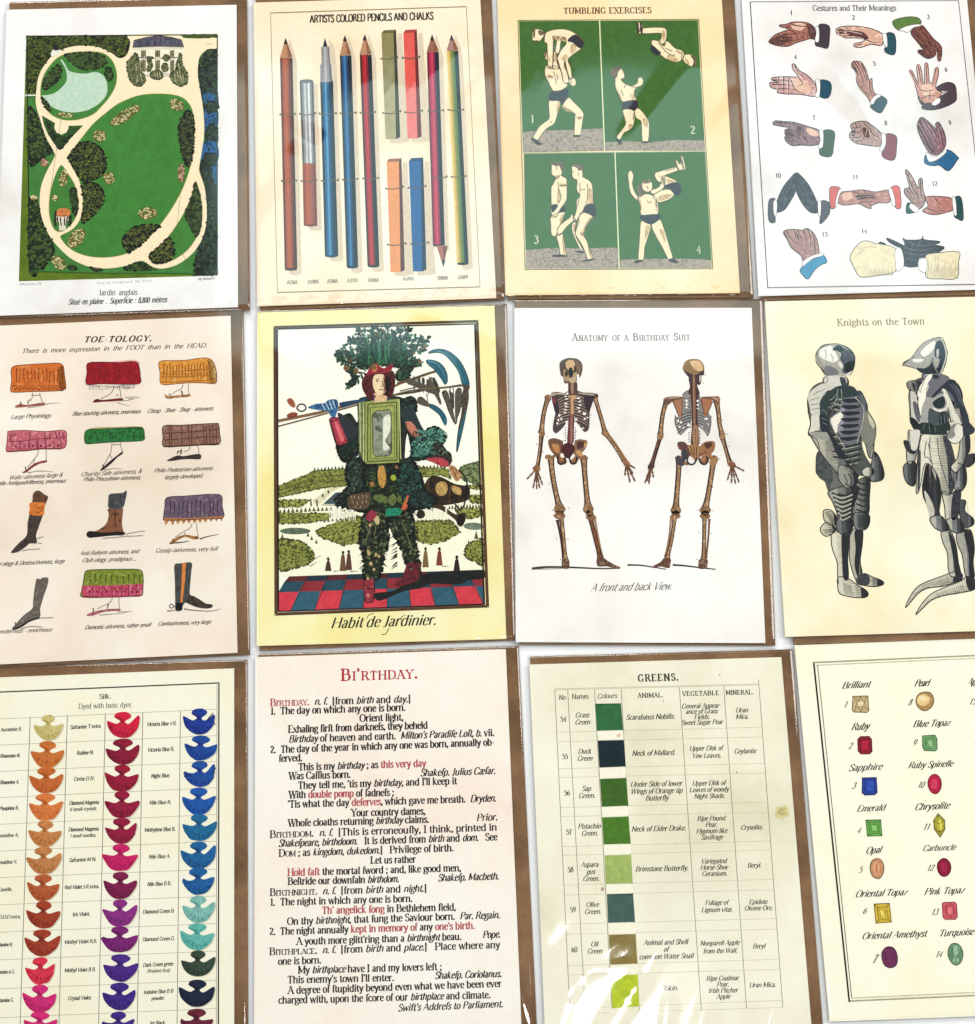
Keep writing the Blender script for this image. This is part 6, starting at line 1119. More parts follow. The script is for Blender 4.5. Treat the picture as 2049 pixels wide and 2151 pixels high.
# ================================================================== suits of armour
start(8)
text('title', 'Knights on the Town', 546, 192, 1024, 184, 36, '8a7a5c', 13, 5, 10, lay=2, track=4, space=1.1)
ST = 'b8b6a4,7c7d78,dcdac6'; DK = '22242a'; MD = '3c4244'; LT = 'd8d6c2'
def plate(name, s, col=ST, lay=3, parent=None, rim=5, cres=True):
    """one steel plate engraved with a lit left side and a dark right side"""
    mid, dk, lt = (col.split(',') + [col.split(',')[0]] * 2)[:3]
    o = shape(name, s, mid, lay, 1, parent=parent, scale=330, var=.08)
    V = []; F = []; A = []; B = []; H = []; W = [[], []]
    for q in split(s):
        p = catmull(pts(q), True, 4); ribbon(V, F, p + [p[0]], rim, lay + .45)
        cx = (min(a[0] for a in p) + max(a[0] for a in p)) / 2; cy = (min(a[1] for a in p) + max(a[1] for a in p)) / 2
        hw = max(a[0] for a in p) - cx
        def crescent(u0, u1):
            r = []
            for x, y in p:
                r.append((max(x, cx + hw * u0 + (y - cy) * .04) if u1 > 0 else min(x, cx + hw * u0 + (y - cy) * .04), cy + (y - cy) * .97))
            return r
        A.append(crescent(.18, 1)); B.append(crescent(.52, 1)); H.append([(x * .9 + cx * .1, y) for x, y in crescent(-.38, -1)])
        top = min(a[1] for a in p); bot = max(a[1] for a in p); n = int((bot - top) / 9)
        for k in range(1, n):                      # engraver's lines round the form
            y = top + (bot - top) * k / n; xs = []
            for m in range(len(p)):
                a, b = p[m], p[(m + 1) % len(p)]
                if (a[1] > y) != (b[1] > y): xs.append(a[0] + (b[0] - a[0]) * (y - a[1]) / (b[1] - a[1]))
            if len(xs) >= 2:
                x0, x1 = min(xs), max(xs); m0 = x1 - (x1 - x0) * random.uniform(.4, .7)
                ribbon(W[0], W[1], [(x1 - 2, y - 3), ((m0 + x1) / 2, y + 2), (m0, y)], 3.4, lay + .38 + (k % 8) * .004, 1)
    if not cres or 'pointed' in name: A = B = H = []
    if A: shape('shade_tone', A, dk, lay + .12, 0, parent=o, var=.1)
    if B: shape('deep_shade', B, '22252a', lay + .22, 0, parent=o, var=.2)
    if H: shape('lit_tone', H, lt, lay + .3, 0, parent=o, var=.05)
    if W[1]: obj('engraving', W[0], W[1], mat('1e2024', var=.2), o)['kind'] = 'stuff'
    obj('rim_line', V, F, mat('222226', var=.2), o)
    return o
def hatch(p0, p1, q0, q1, n, w, col, lay, parent, bow=0):
    L_ = []
    for i in range(n):
        t = (i + .5) / n; a = lerp(p0, p1, t); b = lerp(q0, q1, t); m = ((a[0] + b[0]) / 2, (a[1] + b[1]) / 2 + bow)
        L_.append([a, m, b])
    return line('engraved_lines', L_, w, col, lay, 1, parent=parent)
# ---- left, banded armour
k = shape('armour_suit', '520 540 590 520 640 540 690 590 700 650 690 740 680 830 700 900 730 950 740 990 700 1010 640 1000 560 960 520 900 500 820 490 740 496 660', '4a504c', 3, 1)
plate('helmet', '430 370 438 330 470 298 530 292 580 300 620 325 640 360 636 410 610 450 560 462 490 462 455 420', 'b0ae9c,8c8c80,ccc8b4', 4.5, k)
shape('visor_shade', '545 300 600 312 638 355 636 410 612 450 580 455 600 400 560 380 585 340 520 320', '33363a,4c5052', 5, 1, parent=k); line('visor_slots', '560 380 590 410 570 450|600 400 625 405|520 310 560 330 610 340|470 430 540 445 610 435|440 350 470 400 480 440', 5, '2c2e32', 5.6, 1, parent=k)
shape('helmet_glint', '465 320 510 310 520 350 480 380 455 360', 'e4e2d0', 5, 1, parent=k)
plate('gorget', '480 470 590 470 604 520 560 545 480 540 470 510', 'b4b2a0,96968a', 4.2, k); shape('gorget_shade', '560 475 592 478 600 520 560 535', MD, 4.8, 1, parent=k)
plate('pauldron', '480 500 420 520 388 575 386 640 410 680 470 660 500 600 520 545', '6c7270,8c908a,525856', 3.8, k)
plate('pauldron', '620 535 680 570 706 620 710 700 690 720 670 660 640 600', '5c625e,787e78', 3.6, k)
plate('arm_plate', '390 640 480 650 500 740 490 770 440 780 396 790 388 770 400 720', 'a09e8c,6c706a,bcb8a4', 3.9, k); shape('arm_shade', '450 560 490 600 500 700 490 760 465 750 460 650', '2c3034,3c4244', 4.4, 1, parent=k)
plate('forearm_plate', '400 785 440 775 495 765 530 830 570 900 620 960 650 1000 640 1060 600 1060 560 1010 490 930 440 860', '96968a,74787a,b4b2a0', 4.2, k); hatch((500, 790), (620, 980), (540, 780), (650, 960), 14, 5, '3a3e3e', 4.9, k)
shape('body_shade', '500 560 560 545 580 580 530 620 500 700 500 640|500 770 560 850 640 950 660 960 600 940 540 860', '22262a,33383a', 3.5, 1, parent=k)
for i in range(13):
    y = 560 + i * 30; w = 1 - abs(i - 5) * .02
    line('breast_band', [[(520 + (i % 2) * 4 - (10 if 3 < i < 9 else 0), y + 14), (590, y + 22), (685 - i * 1.0, y)]], 9, '1f2428', 4.1, 1, parent=k)
    line('band_light', [[(530, y + 26), (580, y + 33), (660, y + 16)]], 7, 'a8aa98', 4.15, 1, parent=k, w2=4)
plate('arm_plate', '690 700 740 720 748 790 745 870 760 900 720 910 700 840 680 790', '7a7e78,9a9a8c', 3.4, k)
plate('gauntlet', '745 880 775 910 800 990 790 1030 740 1040 722 1020 730 950', '55595a,3c4042,767a76', 3.6, k)
plate('tasset', '440 880 500 900 560 960 600 1010 660 1000 650 1040 640 1110 560 1110 500 1090 480 1040 436 1000 430 960', '6a6e66,8c8e82,4c504c', 3.5, k)
shape('tasset_shade', '436 900 470 900 510 960 520 1040 480 1040 436 1000', '3c4040,52585a', 4, 1, parent=k)
plate('gauntlet', '560 950 600 960 640 985 660 1040 650 1050 600 1075 560 1040 548 990', '94968c,6e726e', 4.6, k); line('fingers', '580 1000 600 1040 590 1060|605 995 625 1035 615 1060|625 990 648 1030', 5, '2c3032', 5.2, 1, parent=k)
plate('codpiece', '680 980 710 960 740 970 745 995 720 1012 690 1008', 'c8c6b4,8c8c80', 4.5, k)
plate('thigh_plate', '500 1090 650 1060 655 1120 630 1180 630 1240 560 1250 540 1200 520 1150', '7c8078,545a56,a0a294', 3.7, k); plate('thigh_plate', '650 1040 720 1020 720 1130 712 1220 640 1210 645 1120', '6c706a,4a504c,8c8e84', 3.6, k)
for i in range(6):
    line('thigh_band', [[(515 + i * 7, 1100 + i * 24), (570, 1118 + i * 24), (640 - i * 3, 1096 + i * 24)], [(648, 1040 + i * 30), (690, 1055 + i * 30), (718, 1042 + i * 30)]], 9, '23282a', 4.4, 1, parent=k)
    line('band_light', [[(525 + i * 7, 1112 + i * 24), (575, 1130 + i * 24), (630 - i * 3, 1110 + i * 24)]], 6, 'bab8a6', 4.45, 1, parent=k)
plate('knee_wing', '470 1200 510 1195 545 1240 530 1280 480 1260', 'c4c0a8,a8a690', 3.9, k); plate('knee_wing', '455 1290 490 1260 530 1285 535 1310 490 1338 460 1320', 'ccc8b0,b0ae98', 3.95, k)
hatch((475, 1205), (500, 1198), (520, 1275), (535, 1262), 5, 3, '6c6a5c', 4.6, k); hatch((460, 1300), (480, 1330), (525, 1295), (530, 1305), 5, 3, '6c6a5c', 4.6, k)
plate('knee_plate', '550 1240 620 1240 630 1290 610 1335 570 1330 540 1290', '4c5050,33383a,6e7270', 4.1, k); plate('knee_plate', '640 1210 712 1215 722 1260 700 1300 650 1300 632 1260', '565a58,3c4244,787c78', 4.1, k); hatch((650, 1220), (710, 1225), (655, 1290), (700, 1290), 8, 3.5, '1f2226', 4.8, k)
plate('greave', '520 1300 570 1325 608 1335 605 1420 600 1500 605 1570 560 1600 548 1560 545 1480 520 1410 512 1350', 'd0cdb8,b4b2a0,e0dcc6', 3.6, k); shape('greave_shade', '570 1330 608 1336 604 1450 608 1560 580 1570 572 1480', '22262a', 4.2, 1, parent=k)
plate('greave', '620 1310 680 1300 682 1380 670 1470 680 1540 650 1580 615 1480 612 1400', 'b4b2a0,8c8c80', 3.4, k); shape('greave_shade', '640 1310 680 1300 680 1380 668 1470 660 1560 640 1500 645 1400', '22262a', 4, 1, parent=k)
plate('iron_shoe', '552 1560 610 1570 650 1600 700 1630 714 1655 690 1672 620 1668 560 1650 548 1610', 'd4d0bc,b8b6a4', 3.8, k); plate('iron_shoe', '650 1570 690 1540 740 1560 790 1580 795 1600 750 1612 690 1605 655 1595', 'bcb9a6,8e8e82', 3.6, k)
shape('shoe_shade', '655 1570 690 1542 720 1560 715 1602 660 1595', '3a3e42', 4.3, 1, parent=k); hatch((575, 1590), (620, 1610), (585, 1655), (640, 1665), 7, 3, '6a6a60', 4.5, k)
# ---- right, pointed armour
k = shape('armour_suit', '960 500 1020 470 1080 480 1160 520 1200 560 1180 640 1140 720 1130 780 1000 780 990 700 985 600', '565a62', 3, 1)
plate('helmet', '903 400 960 360 1000 300 1060 264 1112 260 1132 300 1142 360 1120 430 1080 445 1020 450 980 425', 'a8a698,7c7e80,c4c2b0', 4.5, k)
shape('helmet_shade', '1085 268 1114 262 1134 310 1142 360 1122 425 1100 440 1110 380 1090 330|903 400 960 405 1020 430 1060 420 1040 448 990 430', '26282e,3c3e44', 5, 1, parent=k); shape('helmet_glint', '1000 320 1050 285 1070 310 1020 370 985 375', 'e2e0ce', 5, 1, parent=k)
line('helmet_lines', '903 400 980 400 1050 360 1080 300|1060 380 1080 420 1090 440|1085 350 1095 310 1105 360 1095 400', 5, '1f2226', 5.6, 1, parent=k)
plate('gorget', '1010 455 1090 445 1150 480 1190 500 1130 560 1060 580 1030 540 1020 500', '666a70,4c5058,8a8c90', 4, k); shape('gorget_light', '1020 470 1050 465 1050 540 1030 560', 'c8c6b6', 4.6, 1, parent=k)
plate('breastplate', '985 600 1010 500 1030 560 1090 590 1140 640 1130 700 1060 720 1000 720', 'c0bfb0,94958f,8a8c90', 3.8, k); shape('breast_shade', '1070 600 1120 560 1135 640 1120 720 1060 700 1060 620', '26282e,3c4048', 4.3, 1, parent=k); line('breast_edge', '985 620 1000 560 1040 520|1010 690 1080 660 1140 640', 6, 'e4e2d2', 4.7, 1, parent=k)
plate('pauldron', '925 500 960 490 1000 500 990 560 960 560 930 530', '7c7e80,55585c', 4, k); plate('pauldron', '1120 500 1190 500 1222 550 1225 600 1200 640 1150 620 1130 560', '5c606a,3c404a,82868c', 4.2, k)
line('round_guard', '1062 620 1080 650 1120 655 1142 630 1140 600', 12, 'd0cebc', 4.8, 1, parent=k)
plate('arm_plate', '945 540 985 600 1000 680 980 740 945 720 940 640 935 580', 'aeb0a8,84868a', 3.9, k); shape('arm_shade', '960 560 985 610 1000 690 985 740 970 700', '33363c', 4.4, 1, parent=k)
plate('arm_plate', '1150 610 1210 620 1240 700 1260 750 1240 790 1190 770 1160 700', 'a8a89c,6c6e72,c8c6b6', 3.9, k); shape('arm_shade', '1200 600 1228 620 1250 700 1270 760 1250 780 1225 700', '1c1e24', 4.5, 1, parent=k)
plate('elbow_guard', '1150 720 1200 710 1230 740 1222 800 1190 830 1150 800 1140 760', 'd0ceba,a8a698', 4.6, k); plate('elbow_guard', '1225 740 1260 720 1292 760 1270 782 1240 780', '4a4e56', 4.4, k); plate('elbow_guard', '945 700 970 690 1000 740 985 775 955 740', '33363c', 4.4, k)
shape('belt', '990 720 1060 735 1140 730 1160 760 1140 782 1010 782 975 760', '1e2226,2e3436', 4.5, 1, parent=k)
plate('arm_plate', '935 760 975 780 1000 790 985 860 965 930 930 940 922 880 930 820', 'b4b4aa,8a8c8c', 3.7, k); plate('elbow_guard', '908 818 945 830 970 870 960 890 925 870', '2c2e34', 4.2, k)
plate('gauntlet', '905 960 940 930 975 945 970 1050 945 1062 915 1030', '44484c,2c3034,6c7074', 3.6, k)
plate('forearm_plate', '1220 800 1260 780 1268 860 1250 900 1230 950 1190 990 1162 960 1200 910', 'aeada0,7c7e80,ccc9b6', 4, k); plate('gauntlet', '1162 955 1200 940 1240 960 1250 1020 1240 1070 1200 1100 1172 1040', '8c8e8c,55585c', 3.8, k); plate('elbow_guard', '1250 900 1295 890 1295 930 1262 960 1235 950', '33363c', 4.2, k)
plate('mail_skirt', '1010 782 1120 782 1150 800 1180 900 1200 1000 1160 1110 1110 1090 1070 1010 1050 950 1020 950 1000 1050 985 1100 975 1090 980 950 990 860', 'd4d1bc,b8b6a4,e2dfcb', 3.6, k)
shape('skirt_shade', '1120 790 1160 820 1190 930 1198 1010 1165 1100 1150 1000 1140 900|985 900 1000 880 995 1050 982 1090', '44474c,2c2e34', 4.1, 1, parent=k); line('skirt_folds', '1050 800 1050 880 1065 960|1030 820 1020 900 1040 910 1060 940|1090 800 1100 900 1130 1010 1160 1100|1040 830 1050 870', 5, '55575a', 4.6, 1, parent=k)
plate('thigh_plate', '1020 960 1060 960 1100 1030 1110 1120 1100 1200 1110 1250 1060 1250 1040 1180 1010 1100', '26282e,3a3c42,17181c', 3.4, k); shape('thigh_light', '1018 1090 1050 1130 1075 1200 1060 1245 1040 1200', 'c4c2b2', 3.9, 1, parent=k)
plate('thigh_plate', '1115 1090 1160 1110 1200 1080 1218 1100 1210 1180 1195 1240 1140 1250 1130 1180', 'b0afa2,7a7c80,cdcab8', 3.5, k); shape('thigh_shade', '1175 1110 1216 1090 1210 1180 1195 1240 1165 1240', '26282e,3a3c42', 4, 1, parent=k)
plate('knee_plate', '1050 1240 1105 1225 1140 1260 1155 1300 1110 1310 1070 1285', '7a7c7e,44474c,b4b2a4', 4, k); plate('knee_plate', '1140 1250 1195 1235 1230 1270 1235 1310 1190 1320 1150 1290', '7a7c7e,44474c,b4b2a4', 4, k); plate('knee_wing', '1210 1150 1245 1145 1240 1200 1285 1240 1285 1275 1240 1290 1215 1240', '4a4d52,6a6c70', 3.9, k)
plate('greave', '1112 1310 1160 1305 1190 1380 1205 1480 1215 1540 1170 1560 1150 1520 1145 1430 1120 1370', 'b8b7a8,8a8c8c', 3.5, k); shape('greave_shade', '1150 1310 1185 1370 1208 1490 1212 1550 1190 1560 1175 1450', '202228', 4, 1, parent=k)
plate('greave', '1195 1320 1240 1300 1275 1310 1292 1400 1285 1480 1292 1560 1260 1570 1240 1540 1225 1440 1200 1380', 'a4a398,7a7c80', 3.5, k); shape('greave_shade', '1235 1310 1272 1320 1290 1400 1284 1490 1292 1570 1265 1560 1260 1440', '202228', 4, 1, parent=k)
plate('pointed_shoe', '1215 1530 1170 1535 1100 1560 1020 1590 970 1625 930 1690 918 1726 950 1690 990 1645 1040 1620 1120 1610 1180 1590 1225 1570', 'c4c2b0,96978e', 3.7, k); plate('pointed_shoe', '1295 1580 1250 1555 1220 1580 1120 1620 1060 1650 1010 1700 972 1765 1010 1730 1060 1685 1130 1660 1220 1645 1295 1625', 'd0cdba,a2a298', 3.8, k)
shape('shoe_shade', '1180 1560 1225 1540 1225 1572 1180 1590|1245 1560 1295 1570 1295 1625 1260 1630', '26282e', 4.4, 1, parent=k); hatch((1000, 1600), (1150, 1560), (1010, 1620), (1160, 1590), 14, 3, '6a6a62', 4.5, k); hatch((1080, 1650), (1230, 1600), (1090, 1670), (1240, 1635), 14, 3, '6a6a62', 4.6, k)

# ---- finer engraving over both upper bodies, traced at a larger scale
W_, G_, D_, B_ = 'e6e3d6', '8c8c88', '39424a', '14181e'
kn = [o for o in K.root.children if o.name.startswith('armour_suit')]
fine((1590, 690), 4.104, kn[0], [
 ('helmet', '508 240 525 190 575 150 650 131 722 136 772 165 802 183 842 228 848 270 842 330 818 382 765 405 690 402 592 402 575 362 538 322 512 282', 'aaa89c', 7),
 ('lit_tone', '552 182 640 148 668 190 705 262 662 292 600 272 545 240', 'f0eee2', 7.4), ('shade_tone', '590 325 655 330 705 370 690 400 600 400', '74747a', 7.4),
 ('deep_shade', '652 182 700 143 742 158 772 180 812 200 846 250 838 330 820 372 770 390 738 370 745 310 720 262 730 215 692 192', '4a4f5a', 7.5), ('deep_shade', '652 182 708 142 752 178 722 202 690 190|770 300 842 280 830 350 790 380 760 360', B_, 7.7),
 ('lit_tone', '700 288 738 298 746 342 718 330|810 370 822 365 800 400 760 402', 'dedbd0', 7.9), ('engraving', '745 215 735 260 760 320 750 380|770 190 800 260 790 330|590 180 600 230 590 260|640 220 660 260 650 280|530 200 520 250 560 310 585 360', (B_, 5, 3), 8),
 ('rim', '508 240 525 190 575 150 650 131 722 136 772 165 842 228 848 270 842 330 818 382 800 400|512 282 538 322 575 362 592 402', (B_, 6, 5), 8.1),
 ('gorget', '605 410 760 412 775 480 722 502 640 492 588 472', 'd4d2c6', 7), ('deep_shade', '718 420 760 430 772 482 735 492', D_, 7.4), ('rim', '605 410 612 450 588 472|760 412 775 480', (B_, 5, 4), 7.8),
 ('pauldron', '588 472 650 490 672 520 602 542 562 600 542 650 546 725 480 742 458 700 440 610 460 550 520 500', 'd2d0c2', 7), ('engraving', '462 620 520 600 560 590|466 660 510 650 545 640|470 700 520 690 545 690|490 570 540 540 600 520', (D_, 5, 3), 7.5),
 ('deep_shade', '672 510 740 490 832 500 872 560 800 592 722 602 642 642 612 702 602 762 562 752 545 702 552 642 590 572', '2c3a3c', 7.1), ('engraving', '630 620 660 600 690 560|640 650 680 630 705 580|620 680 690 650 715 600|700 520 690 600 640 700|730 520 735 610 720 690', ('a8aca4', 5, 3), 7.6),
 ('breastplate', '740 602 852 592 922 682 918 782 892 902 852 992 762 992 702 902 642 802 642 760 722 692', '6a6c74', 7), ('lit_tone', '640 782 720 722 742 762 702 832 692 902 652 842', 'efe9dc', 7.4),
 ('shade_tone', '720 700 760 690 750 800 740 900 700 880 715 800', '90909a', 7.3)] +
 [('deep_shade', '%d %d %d %d %d %d %d %d %d %d' % (735 - i * 4, 612 + i * 55, 800, 604 + i * 55, 885 - abs(i - 2) * 4, 612 + i * 53, 880 - abs(i - 2) * 4, 632 + i * 53, 780, 640 + i * 55), '1e252e', 7.5 + i * .02) for i in range(7)] + [
 ('rim', '852 592 922 682 918 782 892 902 865 990|640 770 660 860 720 960 770 1050', ('c8c8bc', 6, 4), 7.9),
 ('pauldron', '862 562 902 540 958 660 942 722 902 702', '3c444c', 7), ('engraving', '880 580 920 640 935 700|900 570 940 650', ('9a9c98', 4, 3), 7.4),
 ('arm_plate', '922 722 962 712 1022 815 1028 920 1002 1012 952 1002 902 932', '7e7e74', 7), ('lit_tone', '962 730 1015 820 1005 860 970 800', 'c4c0a8', 7.3), ('rim', '958 660 962 712 1022 815 1028 920 1002 1012', (B_, 6, 5), 7.6),
 ('arm_plate', '480 742 545 732 540 860 500 882 452 902 466 830', 'd8d6c8', 7), ('arm_plate', '450 905 500 888 612 888 640 942 600 960 540 950', '9a9c92', 7.05), ('deep_shade', '545 740 602 760 622 832 642 902 702 992 772 1100 702 1100 642 962 602 892 560 882 545 822', '222a32', 7.2),
 ('rim', '440 610 458 700 466 830 450 905 520 960 540 1030 530 1100|500 885 610 890', (B_, 6, 5), 7.7), ('engraving', '560 700 600 720 600 740|560 770 605 790|570 810 610 830', ('7a8484', 6, 4), 7.6)])
fine((1880, 690), 4.148, kn[-1], [
 ('helmet', '68 318 150 250 200 180 260 120 330 90 412 80 426 110 456 180 462 222 442 292 422 372 402 396 340 382 280 396 230 382 180 346 110 326', 'a6a29a', 7),
 ('lit_tone', '228 202 290 140 352 108 350 150 320 202 270 242 240 236|160 266 210 254 252 270 230 292 168 290', 'efece0', 7.4), ('deep_shade', '365 118 406 108 438 180 442 262 416 352 400 388 350 382 372 330 392 270 350 242 350 180', '1b1f2c', 7.5),
 ('deep_shade', '188 342 262 346 312 310 330 250 352 330 372 382 280 396 230 382', '20252e', 7.4), ('lit_tone', '365 190 385 180 385 240 368 250', 'b8b6ac', 7.8), ('rim', '410 88 442 170 447 252 416 352 400 385', ('c4c0b4', 13, 10), 7.9), ('rim', '330 270 350 340 380 390|392 270 374 340', ('9c9a94', 8, 6), 7.95),
 ('rim', '68 318 150 250 200 180 260 120 330 90 412 80 456 180 462 222 442 292 422 372|68 318 110 326 180 346|150 250 200 262 250 262', ('3a3834', 5, 4), 8.1),
 ('gorget', '260 422 330 400 432 400 482 440 420 492 330 582 285 596 274 570 300 500', '6c6a72', 7.1), ('deep_shade', '330 405 380 410 385 435 340 435|330 582 420 492 482 442 470 470 350 590', '282a34', 7.5),
 ('lit_tone', '200 560 240 470 300 402 330 412 280 500 272 602 240 682 226 762 204 702 214 620', 'f4efe0', 7.3), ('engraving', '215 440 240 470 210 510 220 550|270 430 240 500 225 560', ('4a4440', 5, 4), 7.7),
 ('breastplate', '240 682 280 610 340 602 420 562 472 640 462 722 402 742 382 822 300 852 236 802', 'a2a29e', 7), ('shade_tone', '300 700 360 720 400 742 380 822 300 850', '444e50', 7.2), ('deep_shade', '334 642 420 590 442 650 420 692 360 692|390 740 460 730 470 820 400 850', '1c2a2e', 7.5),
 ('rim', '430 572 466 640 442 700 382 716 334 692', ('ebe7d8', 15, 13), 7.8), ('engraving', '400 750 410 840|430 740 440 830|455 735 465 815', ('8a8c90', 4, 3), 7.8),
 ('pauldron', '440 440 520 470 582 540 592 622 642 762 652 852 612 852 592 742 540 642 490 562 430 520', '2a323e', 7), ('engraving', '480 480 540 560 580 660|510 480 565 570 600 680|540 500 580 580', ('7c848c', 4, 3), 7.3),
 ('arm_plate', '408 522 452 540 492 622 532 722 582 832 540 852 500 762 470 682 430 572', 'dad7ca', 7.2), ('rim', '640 762 650 850|582 540 592 622 642 762|452 540 492 622 540 740', (B_, 5, 4), 7.7),
 ('belt', '214 832 280 820 380 852 470 820 482 882 380 912 290 916 228 892', '1e2e2a', 7.2), ('engraving', '260 830 250 890|300 835 310 905|350 850 360 905', ('7c8c7c', 4, 3), 7.5),
 ('elbow_guard', '458 932 500 852 560 830 602 872 592 952 540 1002 480 982', 'e2dfd0', 7.3), ('shade_tone', '458 932 500 852 540 840 520 880 530 930 490 960', '8c8a88', 7.5), ('rim', '458 932 500 852 560 830 602 872 592 952 540 1002 480 982 458 932', ('34363a', 6, 5), 7.8), ('elbow_guard', '602 850 692 862 692 902 640 922 600 932', '2c343c', 7.4),
 ('pauldron', '106 470 150 454 182 482 176 552 130 522', '7e7c7a', 7.2), ('deep_shade', '150 470 180 490 174 548 160 520', '2a2a2e', 7.4), ('arm_plate', '134 560 180 562 200 642 226 772 220 832 180 792 140 742', 'c8c4ba', 7), ('shade_tone', '160 640 200 660 222 770 215 820 180 760', '5c5c64', 7.3),
 ('deep_shade', '138 792 180 790 216 840 190 872 150 842', B_, 7.5), ('arm_plate', '130 902 200 882 222 912 192 1052 140 1042', 'd8d4c8', 7.1), ('rim', '134 560 140 740 138 800|130 902 140 1042|200 640 226 772|82 985 120 1000 135 1040', (B_, 6, 4), 7.6)])
# ================================================================== silk tufts
start(9)
line('border_rule', '-60 214 1162 163', 7, '3c3a34', 1.1, 0)
line('border_rule', '1160 163 1157 1985', 7, '26241f', 1.2, 0)
line('border_rule', '1150 172 1146 1985', 2.5, '77736a', 1.3, 0)
text('title', 'Silk.', 526, 248, 588, 245, 24, '2c2a26', 15, 6, 5, lay=2)
text('title', 'Dyed with basic dyes', 416, 300, 694, 290, 26, '3a3832', 9, 4, 6, lay=2, space=1.3)
cols_x = [(160, 342, 106, 1985), (357, 333, 312, 1985), (558, 325, 522, 1985), (757, 317, 727, 1985), (956, 310, 938, 1985)]
line('column_rule', '|'.join('%g %g %g %g' % c for c in cols_x), 3.5, '6f6c60', 1.4, 0)
rows = [(352, 302), (490, 442), (630, 580), (768, 718), (910, 860), (1052, 1002), (1192, 1150), (1336, 1292), (1482, 1438), (1628, 1584), (1782, 1738), (1935, 1888)]
line('row_rule', '|'.join('%g %g %g %g' % (-40, l + 4, 1148, r) for l, r in rows), 2.6, 'b3af9c', 1.45, 0)
def tuft(cx, cy, w, h, cols, tilt=0.0, flare=0.0):
    """one bundle of dyed silk: knot above, fan below, with separate strand marks"""
    hw = w / 2; w *= 1.04; h *= 1.05
    j = lambda a: random.uniform(-a, a)
    hs = random.uniform(.84, 1.12); lt_, rt_ = j(.05), j(.06); wl, wr = random.uniform(.94, 1.05), random.uniform(.92, 1.06); bz = j(.03) * h
    head = [(cx - .26 * w + j(3), cy - .30 * h), (cx - .22 * w, cy - .43 * h), (cx - .05 * w, cy - .49 * h), (cx + .14 * w, cy - .48 * h), (cx + .27 * w, cy - .38 * h), (cx + .24 * w + j(3), cy - .27 * h),
            (cx + .10 * w, cy - .17 * h), (cx + .05 * w, cy - .08 * h), (cx - .06 * w, cy - .08 * h), (cx - .10 * w, cy - .18 * h)]
    fan = [(cx - .08 * w, cy - .13 * h), (cx + .06 * w, cy - .12 * h), (cx + .20 * w, cy - .06 * h), (cx + .50 * w, cy - (.16 + flare) * h + j(4)), (cx + .52 * w, cy - .06 * h), (cx + .44 * w + j(3), cy + .17 * h),
           (cx + .27 * w, cy + .38 * h + j(3)), (cx + .10 * w, cy + .46 * h + j(3)), (cx - .12 * w, cy + .46 * h + j(3)), (cx - .30 * w, cy + .36 * h + j(3)), (cx - .44 * w + j(3), cy + .16 * h), (cx - .52 * w, cy - .05 * h),
           (cx - .50 * w, cy - .14 * h + j(5)), (cx - .22 * w, cy - .06 * h)]
    if tilt:
        c, s = math.cos(tilt), math.sin(tilt)
        rot = lambda p: (cx + (p[0] - cx) * c - (p[1] - cy) * s, cy + (p[0] - cx) * s + (p[1] - cy) * c)
        head = [rot(p) for p in head]; fan = [rot(p) for p in fan]
    head = [(cx + (x - cx) * hs, y) for x, y in head]
    fan = [(cx + (x - cx) * (wr if x > cx else wl), y + (h * (rt_ if x > cx else lt_) if y < cy and abs(x - cx) > .3 * w else (bz if y > cy + .3 * h else 0))) for x, y in fan]
    base, dark, lite = cols
    shade = [(cx - .50 * w, cy - .12 * h), (cx - .30 * w, cy + .02 * h), (cx - .10 * w, cy + .2 * h), (cx + .12 * w, cy + .26 * h), (cx + .3 * w, cy + .18 * h), (cx + .46 * w, cy + .08 * h), (cx + .27 * w, cy + .37 * h), (cx, cy + .46 * h), (cx - .28 * w, cy + .36 * h), (cx - .44 * w, cy + .15 * h)]
    shape('soft_shadow', [[(x + 5, y + 5) for x, y in fan]], 'd9d5bd', 1.6, 1, var=0.05)
    o = shape('silk_tuft', [fan], base, 3, 1, var=0.16, scale=700)
    shape('knot', [head], base, 3.3, 1, parent=o, var=0.2, scale=700)
    shape('knot_shade', [[head[7], head[8], head[9], head[0], (cx, cy - .24 * h)]], dark, 3.5, 1, parent=o)
    shape('fan_shade', [shade], ','.join((dark, base, dark)), 3.2, 1, parent=o, scale=420)
    V = []; F = []; V2 = []; F2 = []
    for i in range(11):
        t = -1 + 2 * (i + .5) / 11 + j(.05); a = (cx + t * .07 * w, cy - .08 * h)
        e = (cx + t * .46 * w, cy + (.44 - .40 * t * t) * h)
        m_ = (cx + t * .24 * w + j(2), cy + .16 * h * (1 - t * t * .5))
        VV, FF = (V, F) if i % 2 else (V2, F2)
        ribbon(VV, FF, catmull([a, m_, e], False, 2), 1.2 + random.random() * .6, 3.8 + i * .04, 1.8)
    obj('strands', V, F, mat(dark, var=.15), o); obj('strands', V2, F2, mat(lite, var=.15), o)
    return o
T = lambda a, b, c: (a, b, c)
